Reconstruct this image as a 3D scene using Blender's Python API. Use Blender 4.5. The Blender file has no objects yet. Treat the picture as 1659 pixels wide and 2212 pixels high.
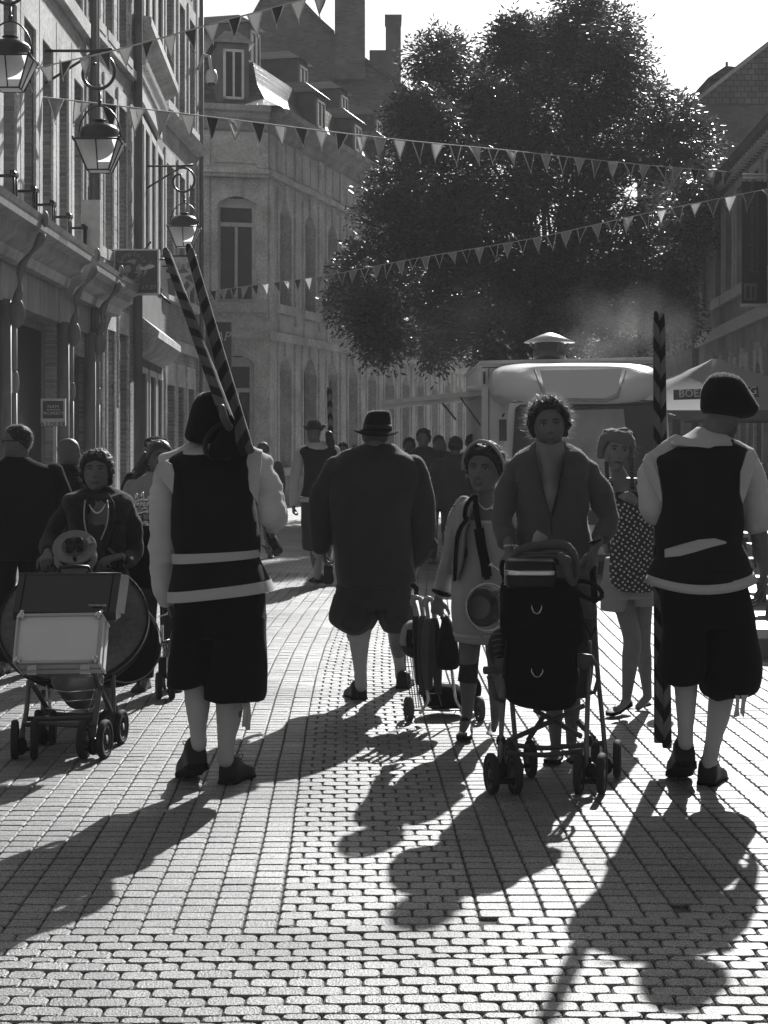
import bpy, bmesh, math, random
import numpy as np
from mathutils import Vector, Matrix, noise

# ------------------------------------------------------------------ camera, world, sun, exposure
S = bpy.context.scene
C = S.collection
F, CX, HY, H = 3600.0, 829.5, 955.0, 1.58        # focal length, centre, horizon (in 1659 x 2212 units), eye height
cam = bpy.data.cameras.new('camera')
cam.sensor_fit = 'VERTICAL'; cam.sensor_height = 36.0
cam.lens = 36.0 * F / 2212.0
cam.shift_y = -(1106.0 - HY) / 2212.0
cam.clip_start = 0.05; cam.clip_end = 3000
camo = bpy.data.objects.new('camera', cam); C.objects.link(camo)
camo.location = (0, 0, H); camo.rotation_euler = (math.pi / 2, 0, 0)
S.camera = camo

SUN_EL, SUN_AZ = math.radians(31.5), math.radians(14.3)   # azimuth measured from +Y towards +X
W = bpy.data.worlds.new('World'); S.world = W; W.use_nodes = True
nt = W.node_tree; nt.nodes.clear()
sky = nt.nodes.new('ShaderNodeTexSky'); sky.sky_type = 'NISHITA'; sky.sun_disc = False
sky.sun_elevation = SUN_EL; sky.sun_rotation = SUN_AZ
sky.dust_density = 3.0; sky.ozone_density = 1.0; sky.air_density = 1.0
bw = nt.nodes.new('ShaderNodeRGBToBW')
bg = nt.nodes.new('ShaderNodeBackground'); bg.inputs[1].default_value = 0.050
wo = nt.nodes.new('ShaderNodeOutputWorld')
nt.links.new(sky.outputs[0], bw.inputs[0]); nt.links.new(bw.outputs[0], bg.inputs[0]); nt.links.new(bg.outputs[0], wo.inputs[0])
sl = bpy.data.lights.new('sun', 'SUN'); sl.energy = 5.0; sl.angle = math.radians(0.55); sl.color = (1.0, 0.995, 0.985)
so = bpy.data.objects.new('sun', sl); C.objects.link(so)
sd = Vector((math.sin(SUN_AZ) * math.cos(SUN_EL), math.cos(SUN_AZ) * math.cos(SUN_EL), math.sin(SUN_EL)))
so.rotation_euler = sd.to_track_quat('Z', 'Y').to_euler(); so.location = (6, 30, 30)
S.view_settings.view_transform = 'Standard'; S.view_settings.look = 'None'
S.view_settings.exposure = 0.62; S.view_settings.gamma = 1.0; S.view_settings.use_curve_mapping = False
S.render.engine = 'CYCLES'
cy = S.cycles
cy.use_denoising = True
try: cy.denoiser = 'OPENIMAGEDENOISE'
except Exception: pass
cy.use_adaptive_sampling = True; cy.adaptive_threshold = 0.015
cy.max_bounces = 6; cy.diffuse_bounces = 3; cy.glossy_bounces = 3; cy.transmission_bounces = 4
cy.transparent_max_bounces = 6; cy.volume_bounces = 1
cy.sample_clamp_indirect = 4.0; cy.caustics_reflective = False; cy.caustics_refractive = False
random.seed(7)
R = random.Random(11)
PI = math.pi

def at(px, py, Y):
    return Vector(((px - CX) * Y / F, Y, H - (py - HY) * Y / F))
def gY(py): return H * F / (py - HY)
def gp(px, py):
    Y = gY(py); return Vector(((px - CX) * Y / F, Y, 0))

# ------------------------------------------------------------------ materials
MC = {}
def mat(name, col, rough=0.8, spec=0.5, metal=0.0, bump=0.0, bscale=60.0, var=0.0, vscale=6.0, sheen=0.0, transl=0.0, stretch=(1, 1, 1), fine=0.0):
    if name in MC: return MC[name]
    m = bpy.data.materials.new(name); m.use_nodes = True; n = m.node_tree; N = n.nodes; L = n.links
    b = N['Principled BSDF']
    b.inputs['Base Color'].default_value = (col, col, col, 1)
    b.inputs['Roughness'].default_value = rough; b.inputs['Metallic'].default_value = metal
    b.inputs['Specular IOR Level'].default_value = spec
    if sheen: b.inputs['Sheen Weight'].default_value = sheen; b.inputs['Sheen Roughness'].default_value = 0.45
    tc = N.new('ShaderNodeTexCoord'); mp = N.new('ShaderNodeMapping'); mp.inputs['Scale'].default_value = stretch
    L.new(tc.outputs['Object'], mp.inputs[0])
    if var:
        t = N.new('ShaderNodeTexNoise'); t.inputs['Scale'].default_value = vscale; t.inputs['Detail'].default_value = 5
        L.new(mp.outputs[0], t.inputs['Vector'])
        r = N.new('ShaderNodeMapRange'); r.inputs[1].default_value = 0.3; r.inputs[2].default_value = 0.7
        r.inputs[3].default_value = col * (1 - var); r.inputs[4].default_value = col * (1 + var)
        L.new(t.outputs[0], r.inputs[0])
        out = r.outputs[0]
        if fine:
            t2 = N.new('ShaderNodeTexNoise'); t2.inputs['Scale'].default_value = vscale * 14; t2.inputs['Detail'].default_value = 3
            L.new(mp.outputs[0], t2.inputs['Vector'])
            r2 = N.new('ShaderNodeMapRange'); r2.inputs[1].default_value = 0.3; r2.inputs[2].default_value = 0.7
            r2.inputs[3].default_value = 1 - fine; r2.inputs[4].default_value = 1 + fine
            L.new(t2.outputs[0], r2.inputs[0])
            mm = N.new('ShaderNodeMath'); mm.operation = 'MULTIPLY'; L.new(out, mm.inputs[0]); L.new(r2.outputs[0], mm.inputs[1]); out = mm.outputs[0]
        L.new(out, b.inputs['Base Color'])
    if bump:
        t = N.new('ShaderNodeTexNoise'); t.inputs['Scale'].default_value = bscale; t.inputs['Detail'].default_value = 4
        L.new(mp.outputs[0], t.inputs['Vector'])
        bp = N.new('ShaderNodeBump'); bp.inputs['Strength'].default_value = bump; bp.inputs['Distance'].default_value = 0.01
        L.new(t.outputs[0], bp.inputs['Height']); L.new(bp.outputs[0], b.inputs['Normal'])
    if transl:
        tr = N.new('ShaderNodeBsdfTranslucent'); tr.inputs[0].default_value = (col, col, col, 1)
        mx = N.new('ShaderNodeMixShader'); mx.inputs[0].default_value = transl
        L.new(b.outputs[0], mx.inputs[1]); L.new(tr.outputs[0], mx.inputs[2]); L.new(mx.outputs[0], N['Material Output'].inputs[0])
    MC[name] = m
    return m

def brickmat(name, c1, c2, cm, udir, bw_=0.22, bh=0.068, mortar=0.012, bump=0.6, rough=0.85):
    if name in MC: return MC[name]
    m = bpy.data.materials.new(name); m.use_nodes = True; n = m.node_tree; N = n.nodes; L = n.links
    b = N['Principled BSDF']; b.inputs['Roughness'].default_value = rough
    g = N.new('ShaderNodeNewGeometry')
    d = N.new('ShaderNodeVectorMath'); d.operation = 'DOT_PRODUCT'; d.inputs[1].default_value = (udir[0], udir[1], 0)
    L.new(g.outputs['Position'], d.inputs[0])
    sx = N.new('ShaderNodeSeparateXYZ'); L.new(g.outputs['Position'], sx.inputs[0])
    cx = N.new('ShaderNodeCombineXYZ'); L.new(d.outputs['Value'], cx.inputs[0]); L.new(sx.outputs[2], cx.inputs[1])
    t = N.new('ShaderNodeTexBrick'); L.new(cx.outputs[0], t.inputs['Vector'])
    t.inputs['Scale'].default_value = 1.0; t.inputs['Brick Width'].default_value = bw_; t.inputs['Row Height'].default_value = bh
    t.inputs['Mortar Size'].default_value = mortar; t.inputs['Mortar Smooth'].default_value = 0.3
    for i, c in zip((1, 2, 3), (c1, c2, cm)): t.inputs[i].default_value = (c, c, c, 1)
    nz = N.new('ShaderNodeTexNoise'); nz.inputs['Scale'].default_value = 1.3; nz.inputs['Detail'].default_value = 6
    L.new(g.outputs['Position'], nz.inputs['Vector'])
    mr = N.new('ShaderNodeMapRange'); mr.inputs[1].default_value = 0.3; mr.inputs[2].default_value = 0.7; mr.inputs[3].default_value = 0.65; mr.inputs[4].default_value = 1.3
    L.new(nz.outputs[0], mr.inputs[0])
    mx = N.new('ShaderNodeVectorMath'); mx.operation = 'SCALE'
    L.new(t.outputs['Color'], mx.inputs[0]); L.new(mr.outputs[0], mx.inputs['Scale']); L.new(mx.outputs[0], b.inputs['Base Color'])
    n2 = N.new('ShaderNodeTexNoise'); n2.inputs['Scale'].default_value = 45; L.new(g.outputs['Position'], n2.inputs['Vector'])
    ad = N.new('ShaderNodeMath'); ad.operation = 'MULTIPLY_ADD'; ad.inputs[1].default_value = -1.0
    L.new(t.outputs['Fac'], ad.inputs[0]); L.new(n2.outputs[0], ad.inputs[2])
    bp = N.new('ShaderNodeBump'); bp.inputs['Strength'].default_value = bump; bp.inputs['Distance'].default_value = 0.015
    L.new(ad.outputs[0], bp.inputs['Height']); L.new(bp.outputs[0], b.inputs['Normal'])
    MC[name] = m
    return m

def stripemat(name, light, dark, period, slant, duty=0.45):
    """painted bands running round a stilt: object space, z along the pole, x across"""
    m = bpy.data.materials.new(name); m.use_nodes = True; n = m.node_tree; N = n.nodes; L = n.links
    b = N['Principled BSDF']; b.inputs['Roughness'].default_value = 0.6; b.inputs['Specular IOR Level'].default_value = 0.15
    tc = N.new('ShaderNodeTexCoord'); sx = N.new('ShaderNodeSeparateXYZ'); L.new(tc.outputs['Object'], sx.inputs[0])
    a = N.new('ShaderNodeMath'); a.operation = 'MULTIPLY_ADD'; a.inputs[1].default_value = slant
    L.new(sx.outputs[0], a.inputs[0]); L.new(sx.outputs[2], a.inputs[2])
    q = N.new('ShaderNodeMath'); q.operation = 'DIVIDE'; q.inputs[1].default_value = period; L.new(a.outputs[0], q.inputs[0])
    f = N.new('ShaderNodeMath'); f.operation = 'FRACT'; L.new(q.outputs[0], f.inputs[0])
    g = N.new('ShaderNodeMath'); g.operation = 'GREATER_THAN'; g.inputs[1].default_value = duty; L.new(f.outputs[0], g.inputs[0])
    nz = N.new('ShaderNodeTexNoise'); nz.inputs['Scale'].default_value = 22; mp = N.new('ShaderNodeMapping'); mp.inputs['Scale'].default_value = (3, 3, 0.35)
    L.new(tc.outputs['Object'], mp.inputs[0]); L.new(mp.outputs[0], nz.inputs['Vector'])
    mr = N.new('ShaderNodeMapRange'); mr.inputs[1].default_value = 0.3; mr.inputs[2].default_value = 0.75
    mr.inputs[3].default_value = light * 0.7; mr.inputs[4].default_value = light * 1.2; L.new(nz.outputs[0], mr.inputs[0])
    mx = N.new('ShaderNodeMix'); mx.data_type = 'FLOAT'
    L.new(g.outputs[0], mx.inputs[0]); mx.inputs[2].default_value = dark; L.new(mr.outputs[0], mx.inputs[3])
    L.new(mx.outputs[0], b.inputs['Base Color'])
    return m

def dotmat(name, base, dot, scale=36.0, rad=0.22):
    if name in MC: return MC[name]
    m = bpy.data.materials.new(name); m.use_nodes = True; n = m.node_tree; N = n.nodes; L = n.links
    b = N['Principled BSDF']; b.inputs['Roughness'].default_value = 0.85
    tc = N.new('ShaderNodeTexCoord'); mp = N.new('ShaderNodeMapping'); mp.inputs['Rotation'].default_value = (0, 0, 0.6); mp.inputs['Scale'].default_value = (1, 1, 1)
    sx = N.new('ShaderNodeSeparateXYZ'); L.new(tc.outputs['Object'], sx.inputs[0])
    cxx = N.new('ShaderNodeCombineXYZ'); L.new(sx.outputs[0], cxx.inputs[0]); L.new(sx.outputs[2], cxx.inputs[1])
    L.new(cxx.outputs[0], mp.inputs[0])
    v = N.new('ShaderNodeTexVoronoi'); v.voronoi_dimensions = '2D'; v.inputs['Scale'].default_value = scale; v.inputs['Randomness'].default_value = 0.35
    L.new(mp.outputs[0], v.inputs['Vector'])
    g = N.new('ShaderNodeMath'); g.operation = 'LESS_THAN'; g.inputs[1].default_value = rad; L.new(v.outputs['Distance'], g.inputs[0])
    mx = N.new('ShaderNodeMix'); mx.data_type = 'FLOAT'; mx.inputs[2].default_value = base; mx.inputs[3].default_value = dot
    L.new(g.outputs[0], mx.inputs[0]); L.new(mx.outputs[0], b.inputs['Base Color'])
    MC[name] = m
    return m

# ------------------------------------------------------------------ mesh builder
def circ(n): return [(math.cos(2 * PI * i / n), math.sin(2 * PI * i / n)) for i in range(n)]
def spow(v, e): return math.copysign(abs(v) ** e, v)

def catmull(pts, sub):
    """pts: list of tuples; returns smooth resampled list"""
    if len(pts) < 3 or sub < 2: return [tuple(p) for p in pts]
    out = []
    n = len(pts)
    for i in range(n - 1):
        p0 = pts[max(i - 1, 0)]; p1 = pts[i]; p2 = pts[i + 1]; p3 = pts[min(i + 2, n - 1)]
        for k in range(sub):
            t = k / sub
            out.append(tuple(0.5 * ((2 * b) + (c - a) * t + (2 * a - 5 * b + 4 * c - d) * t * t + (3 * b - a - 3 * c + d) * t ** 3)
                             for a, b, c, d in zip(p0, p1, p2, p3)))
    out.append(tuple(pts[-1]))
    return out

class MB:
    def __init__(s): s.v = []; s.f = []; s.m = []; s.mi = 0
    def face(s, idx): s.f.append(idx); s.m.append(s.mi)
    def add(s, vs, fs):
        b = len(s.v); s.v.extend([tuple(v) for v in vs])
        for f in fs: s.face([b + i for i in f])
        return s
    def box(s, c, size, M=None):
        hx, hy, hz = size[0] / 2, size[1] / 2, size[2] / 2
        vs = [Vector((x, y, z)) for x in (-hx, hx) for y in (-hy, hy) for z in (-hz, hz)]
        if M is not None: vs = [M @ v for v in vs]
        c = Vector(c); vs = [v + c for v in vs]
        return s.add(vs, [(0, 1, 3, 2), (4, 6, 7, 5), (0, 4, 5, 1), (2, 3, 7, 6), (0, 2, 6, 4), (1, 5, 7, 3)])
    def ext(s, lo, hi, M):
        """box lo..hi in a local frame M (4x4)"""
        (x0, y0, z0), (x1, y1, z1) = lo, hi
        vs = [M @ Vector((x, y, z)) for x in (x0, x1) for y in (y0, y1) for z in (z0, z1)]
        return s.add(vs, [(0, 1, 3, 2), (4, 6, 7, 5), (0, 4, 5, 1), (2, 3, 7, 6), (0, 2, 6, 4), (1, 5, 7, 3)])
    def rings(s, rings, closed=True, cap=True):
        b = len(s.v); n = len(rings[0])
        for r in rings: s.v.extend([tuple(p) for p in r])
        for i in range(len(rings) - 1):
            for j in range(n if closed else n - 1):
                k = (j + 1) % n
                s.face([b + i * n + j, b + i * n + k, b + (i + 1) * n + k, b + (i + 1) * n + j])
        if cap:
            for i, rev in ((0, True), (len(rings) - 1, False)):
                c = sum((Vector(p) for p in rings[i]), Vector()) / n
                ci = len(s.v); s.v.append(tuple(c))
                for j in range(n):
                    k = (j + 1) % n
                    a, d = b + i * n + j, b + i * n + k
                    s.face([ci, d, a] if rev else [ci, a, d])
        return s
    def tube(s, pts, rad, n=12, cap=True, round_=False, flat=1.0, up=None):
        """pts: Vectors, rad: radius or list; flat scales the second axis"""
        pts = [Vector(p) for p in pts]
        if not isinstance(rad, (list, tuple)): rad = [rad] * len(pts)
        rad = list(rad)
        if round_:
            d0 = (pts[0] - pts[1]).normalized(); d1 = (pts[-1] - pts[-2]).normalized()
            P = []; Q = []
            for a in (0.95, 0.7, 0.35): P.append(pts[0] + d0 * rad[0] * a); Q.append(rad[0] * math.sqrt(1 - a * a))
            P += pts; Q += rad
            for a in (0.35, 0.7, 0.95): P.append(pts[-1] + d1 * rad[-1] * a); Q.append(rad[-1] * math.sqrt(1 - a * a))
            pts, rad = P, Q
        ref = Vector(up) if up else None
        rings = []; prev = None
        for i, p in enumerate(pts):
            t = (pts[min(i + 1, len(pts) - 1)] - pts[max(i - 1, 0)])
            if t.length < 1e-9: t = Vector((0, 0, 1))
            t.normalize()
            if prev is None:
                a = ref if ref else (Vector((0, 1, 0)) if abs(t.y) < 0.9 else Vector((1, 0, 0)))
                x = a.cross(t); x.normalize()
            else:
                x = prev - t * prev.dot(t)
                if x.length < 1e-6: x = Vector((1, 0, 0))
                x.normalize()
            prev = x; y = t.cross(x)
            rings.append([p + x * (c * rad[i]) + y * (q * rad[i] * flat) for c, q in circ(n)])
        return s.rings(rings, cap=cap)
    def ell(s, c, r, M=None, nu=20, nv=12):
        c = Vector(c); rings = []
        for i in range(1, nv):
            a = PI * i / nv
            ring = []
            for x, y in circ(nu):
                v = Vector((x * math.sin(a) * r[0], y * math.sin(a) * r[1], -math.cos(a) * r[2]))
                if M is not None: v = M @ v
                ring.append(c + v)
            rings.append(ring)
        return s.rings(rings)
    def lathe(s, prof, M, n=24, cap=True):
        """prof: (r, z) rows; M: 4x4"""
        rings = [[M @ Vector((x * r, y * r, z)) for x, y in circ(n)] for r, z in prof]
        return s.rings(rings, cap=cap)
    def prism(s, pts, off):
        """pts: polygon of Vectors, off: Vector"""
        n = len(pts); pts = [Vector(p) for p in pts]; off = Vector(off)
        b = len(s.v); s.v.extend([tuple(p) for p in pts] + [tuple(p + off) for p in pts])
        s.face([b + i for i in range(n)][::-1]); s.face([b + n + i for i in range(n)])
        for i in range(n):
            k = (i + 1) % n; s.face([b + i, b + k, b + n + k, b + n + i])
        return s
    def strip(s, pts, width, thick):
        """a ribbon through pts (Vectors), width along a given Vector"""
        w = Vector(width) / 2; t = Vector(thick)
        rings = [[p - w, p + w, p + w + t, p - w + t] for p in (Vector(q) for q in pts)]
        return s.rings(rings)

QUEUE = []
def link(name, mb, mats, parent=None, origin=Vector((0, 0, 0)), smooth=True, vox=0, wr=None, sm=3, cols=None):
    me = bpy.data.meshes.new(name)
    o = Vector(origin)
    va = np.array(mb.v, dtype=np.float64) - np.array(o)
    me.from_pydata(va.tolist(), [], mb.f)
    if not isinstance(mats, (list, tuple)): mats = [mats]
    for m in mats: me.materials.append(m)
    if len(mats) > 1: me.polygons.foreach_set('material_index', mb.m)
    if smooth: me.polygons.foreach_set('use_smooth', [True] * len(mb.f))
    me.validate(clean_customdata=False)
    me.update()
    ob = bpy.data.objects.new(name, me); C.objects.link(ob)
    if parent is not None: ob.parent = parent
    else: ob.location = o
    if vox:
        r = ob.modifiers.new('remesh', 'REMESH'); r.mode = 'VOXEL'; r.voxel_size = vox; r.use_smooth_shade = True
        if sm: q = ob.modifiers.new('smooth', 'SMOOTH'); q.factor = 0.5; q.iterations = sm
        QUEUE.append((ob, wr))
    return ob

def fn(a, *p): return noise.noise(Vector(p))
RIM_FIBRES = {}
def add_rim_fibres(ob, me, count, length, m):
    """short loose fibres on the sides of a garment that face the sun, coloured pale to paint a bright rim, part of its own mesh"""
    n = len(me.vertices); co = np.empty(n * 3); no = np.empty(n * 3)
    me.vertices.foreach_get('co', co); me.vertex_normals.foreach_get('vector', no); co = co.reshape(-1, 3); no = no.reshape(-1, 3)
    rng = np.random.default_rng(len(me.vertices)); ok = np.nonzero(no @ np.array(sd) > 0.02)[0]
    if not len(ok): return
    pick = rng.choice(ok, count); bm = bmesh.new(); bm.from_mesh(me); me.materials.append(m); mi = len(me.materials) - 1
    for i in pick:
        p = Vector(co[i]); d = Vector(no[i]); j = Vector(rng.normal(0, .55, 3)); dd = (d + j).normalized(); L_ = length * rng.uniform(.4, 1.3)
        sd_ = dd.cross(Vector(rng.normal(0, 1, 3))).normalized() * .0005; e = p + dd * L_ + Vector(rng.normal(0, .25, 3)) * L_
        vs = [bm.verts.new(q) for q in (p - sd_, p + sd_, e + sd_ * .6, e - sd_ * .6)]; f_ = bm.faces.new(vs); f_.material_index = mi
    bm.to_mesh(me); bm.free()
def run_queue():
    dg = bpy.context.evaluated_depsgraph_get()
    new = []
    for ob, wr in QUEUE:
        me = bpy.data.meshes.new_from_object(ob.evaluated_get(dg)); new.append(me)
    for (ob, wr), me in zip(QUEUE, new):
        ob.modifiers.clear(); old = ob.data; nm = old.name
        mats = list(old.materials)
        ob.data = me; bpy.data.meshes.remove(old); me.name = nm
        if not me.materials:
            for m in mats: me.materials.append(m)
        if wr:
            amp, fx, fz, kind = wr
            n = len(me.vertices); co = np.empty(n * 3); no = np.empty(n * 3)
            me.vertices.foreach_get('co', co); me.vertex_normals.foreach_get('vector', no)
            co = co.reshape(-1, 3); no = no.reshape(-1, 3)
            d = np.empty(n); sd_ = (hash(nm) % 97) * 0.0 + len(nm) * 3.1
            for i in range(n):
                x, y, z = co[i]
                if kind == 'fold':
                    a = noise.noise(Vector((x * fx, y * fx, z * fz + sd_)))
                    b = noise.noise(Vector((x * fx * 2.1 + 5, y * fx * 2.1, z * fz * 2.3)))
                    d[i] = (1 - 2.2 * abs(a)) * 0.75 + b * 0.5
                else:
                    a = noise.noise(Vector((x * fx, y * fx, z * fz + sd_)))
                    b = noise.noise(Vector((x * fx * 3, y * fx * 3, z * fz * 3)))
                    d[i] = a + b * 0.6
            co += no * (d * amp)[:, None]
            me.vertices.foreach_set('co', co.ravel()); me.update()
        me.polygons.foreach_set('use_smooth', [True] * len(me.polygons))
        if ob in RIM_FIBRES: add_rim_fibres(ob, me, *RIM_FIBRES[ob])
    QUEUE.clear()

def tagthing(o, label, cat, group=None, kind=None):
    o['label'] = label; o['category'] = cat
    if group: o['group'] = group
    if kind: o['kind'] = kind
    return o
class Thing:
    def __init__(s, name, label, cat, base, group=None):
        s.o = bpy.data.objects.new(name, None); s.o.empty_display_size = 0.1; C.objects.link(s.o)
        s.b = Vector(base); s.o.location = s.b; tagthing(s.o, label, cat, group)
    def part(s, name, mb, mats, parent=None, **k):
        return link(name, mb, mats, parent if parent is not None else s.o, s.b, **k)
def single(name, label, cat, mb, mats, base, group=None, **k):
    return tagthing(link(name, mb, mats, None, base, **k), label, cat, group)
def struct(name, mb, mats, **k):
    o = link(name, mb, mats, **k); o['kind'] = 'structure'; return o

def text_mesh(mb, txt, M, size, thick=0.002, spacing=1.0, shear=0.0, align='CENTER'):
    """lettering as mesh, laid in the xy plane of M"""
    cu = bpy.data.curves.new('t', 'FONT'); cu.body = txt; cu.size = size; cu.extrude = thick; cu.align_x = align
    cu.space_character = spacing; cu.shear = shear; cu.resolution_u = 2
    ob = bpy.data.objects.new('t', cu); C.objects.link(ob)
    dg = bpy.context.evaluated_depsgraph_get(); me = bpy.data.meshes.new_from_object(ob.evaluated_get(dg))
    b = len(mb.v)
    mb.v.extend([tuple(M @ v.co) for v in me.vertices])
    for p in me.polygons: mb.face([b + i for i in p.vertices])
    bpy.data.objects.remove(ob); bpy.data.curves.remove(cu); bpy.data.meshes.remove(me)
    return mb
def frame(o, x, y):
    x = Vector(x).normalized(); y = Vector(y); z = x.cross(y).normalized(); y = z.cross(x)
    m = Matrix((x, y, z)).transposed().to_4x4(); m.translation = Vector(o); return m
# ------------------------------------------------------------------ materials of the place
stone = mat('pale_stone', 0.58, 0.85, 0.3, bump=0.5, bscale=30, var=0.28, vscale=1.6, fine=0.25)
stone_d = mat('grey_stone', 0.38, 0.85, 0.3, bump=0.5, bscale=30, var=0.3, vscale=1.8, fine=0.25)
woodtrim = mat('painted_wood', 0.22, 0.5, 0.5, bump=0.15, bscale=40, var=0.2, vscale=5, stretch=(3, 3, 0.6))
frame_w = mat('window_frame_paint', 0.55, 0.45, 0.5, bump=0.1, bscale=60, var=0.12, vscale=9)
glass = mat('window_glass', 0.018, 0.08, 0.35, bump=0.03, bscale=3)
iron = mat('black_iron', 0.02, 0.38, 0.5, bump=0.1, bscale=90)
zinc = mat('zinc_pipe', 0.16, 0.45, 0.5, metal=0.4, var=0.2, vscale=8)
slate = None
def slatemat(name, udir):
    m = brickmat(name, 0.055, 0.12, 0.02, udir, 0.26, 0.14, 0.012, 0.7, 0.34)
    return m
plaster = mat('dark_plaster', 0.14, 0.9, 0.3, var=0.25, vscale=2, bump=0.3, bscale=40)

class Facade:
    def __init__(s, name, label, p0, p1, zt, wall, depth=7.0, group=None, cat='building', z0=0.0):
        s.p0 = Vector((p0[0], p0[1], 0)); s.p1 = Vector((p1[0], p1[1], 0)); u = s.p1 - s.p0; s.L = u.length; u.normalize(); s.u = u
        up = Vector((0, 0, 1)); inn = up.cross(u)
        s.M = Matrix((u, inn, up)).transposed().to_4x4(); s.M.translation = s.p0
        s.zt = zt; s.depth = depth; s.wallm = wall; s.z0 = z0
        s.t = Thing(name, label, cat, s.p0, group); s.op = []; s.wins = []
    def ext(s, mb, u0, u1, y0, y1, z0, z1): mb.ext((u0, y0, z0), (u1, y1, z1), s.M)
    def uY(s, Y): return (Y - s.p0.y) / s.u.y
    def upx(s, px):
        """u where the facade plane crosses image column px"""
        k = (px - CX) / F
        return (k * s.p0.y - s.p0.x) / (s.u.x - k * s.u.y)
    def window(s, u0, u1, z0, z1, arch=0.0, mull=1, transom=0.72, reveal=0.18, fr=0.055, jamb=0.13, lint=0.22, sill=0.1, name='window', fm=None, sm=None, gm=None, bars=0, sproud=0.03):
        s.op.append((u0, u1, z0, z1, arch, reveal))
        fm = fm or frame_w; sm = sm or stone
        m = MB(); y0, y1 = reveal - 0.06, reveal
        s.ext(m, u0, u0 + fr, y0, y1, z0, z1); s.ext(m, u1 - fr, u1, y0, y1, z0, z1)
        s.ext(m, u0 + fr, u1 - fr, y0, y1, z0, z0 + fr * 1.3); s.ext(m, u0 + fr, u1 - fr, y0, y1, z1 - fr - arch, z1 - arch * 0.2)
        if transom:
            zz = z0 + (z1 - z0) * transom; s.ext(m, u0 + fr, u1 - fr, y0 - 0.02, y1 - 0.002, zz - 0.05, zz + 0.05)
        for k in range(mull):
            uu = u0 + (u1 - u0) * (k + 1) / (mull + 1)
            s.ext(m, uu - 0.035, uu + 0.035, y0 - 0.01, y1 - 0.004, z0 + fr, (z0 + (z1 - z0) * transom) - 0.05 if transom else z1 - fr)
        for k in range(bars):
            zz = z0 + (z1 - z0) * transom * (k + 1) / (bars + 1); s.ext(m, u0 + fr, u1 - fr, y0 + 0.01, y1 - 0.006, zz - 0.015, zz + 0.015)
        w = s.t.part(name, m, fm, smooth=False)
        p = MB(); s.ext(p, u0, u1, reveal - 0.025, reveal + 0.02, z0, z1); s.t.part('pane', p, gm or glass, w, smooth=False)
        if jamb:
            q = MB(); pr = -sproud
            s.ext(q, u0 - jamb, u0, pr, 0.02, z0, z1); s.ext(q, u1, u1 + jamb, pr, 0.02, z0, z1)
            if arch:
                n = 9; P = []
                for i in range(n):
                    a = -1 + 2 * i / (n - 1); P.append((u0 + (u1 - u0) * (a + 1) / 2, z1 - arch * a * a))
                for i in range(n - 1):
                    (a0, b0), (a1, b1) = P[i], P[i + 1]
                    q.prism([s.M @ Vector((a0, pr, b0)), s.M @ Vector((a1, pr, b1)), s.M @ Vector((a1, pr, z1 + lint)), s.M @ Vector((a0, pr, z1 + lint))], s.M.to_3x3() @ Vector((0, reveal - 0.07 - pr, 0)))
                s.ext(q, u0 - jamb, u0, pr, 0.02, z1, z1 + lint); s.ext(q, u1, u1 + jamb, pr, 0.02, z1, z1 + lint)
                uc = (u0 + u1) / 2; s.ext(q, uc - 0.1, uc + 0.1, pr - 0.04, 0.02, z1 + 0.003, z1 + lint + 0.12)
            elif lint: s.ext(q, u0 - jamb, u1 + jamb, pr, 0.02, z1, z1 + lint)
            if sill: s.ext(q, u0 - jamb - 0.04, u1 + jamb + 0.04, pr - 0.07, 0.1, z0 - sill, z0)
            s.t.part('surround', q, sm, w, smooth=False)
        return w
    def finish(s, extra_back=True):
        us = sorted(set([0, s.L] + [a for o in s.op for a in (o[0], o[1])])); zs = sorted(set([s.z0, s.zt] + [a for o in s.op for a in (o[2], o[3])]))
        m = MB()
        for i in range(len(us) - 1):
            for j in range(len(zs) - 1):
                uc, zc = (us[i] + us[i + 1]) / 2, (zs[j] + zs[j + 1]) / 2
                if any(o[0] < uc < o[1] and o[2] < zc < o[3] for o in s.op): continue
                m.add([s.M @ Vector(p) for p in ((us[i], 0, zs[j]), (us[i + 1], 0, zs[j]), (us[i + 1], 0, zs[j + 1]), (us[i], 0, zs[j + 1]))], [(0, 1, 2, 3)])
        for (u0, u1, z0, z1, arch, rv) in s.op:
            for a, b in (((u0, z0), (u1, z0)), ((u1, z0), (u1, z1)), ((u1, z1), (u0, z1)), ((u0, z1), (u0, z0))):
                m.add([s.M @ Vector(p) for p in ((a[0], 0, a[1]), (b[0], 0, b[1]), (b[0], rv + 0.05, b[1]), (a[0], rv + 0.05, a[1]))], [(0, 1, 2, 3)])
            m.add([s.M @ Vector(p) for p in ((u0, rv + 0.05, z0), (u1, rv + 0.05, z0), (u1, rv + 0.05, z1), (u0, rv + 0.05, z1))], [(0, 1, 2, 3)])
        D = s.depth
        for q in (((0, 0, s.z0), (0, D, s.z0), (0, D, s.zt), (0, 0, s.zt)), ((s.L, 0, s.z0), (s.L, 0, s.zt), (s.L, D, s.zt), (s.L, D, s.z0)),
                  ((0, D, s.z0), (s.L, D, s.z0), (s.L, D, s.zt), (0, D, s.zt)), ((0, 0, s.zt), (0, D, s.zt), (s.L, D, s.zt), (s.L, 0, s.zt))):
            m.add([s.M @ Vector(p) for p in q], [(0, 1, 2, 3)])
        return s.t.part('wall', m, s.wallm, smooth=False)
    def bar(s, name, z0, z1, out, mat_, u0=None, u1=None, y1=0.02, parent=None):
        m = MB(); s.ext(m, 0 if u0 is None else u0, s.L if u1 is None else u1, -out, y1, z0, z1)
        return s.t.part(name, m, mat_, parent, smooth=False)
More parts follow.
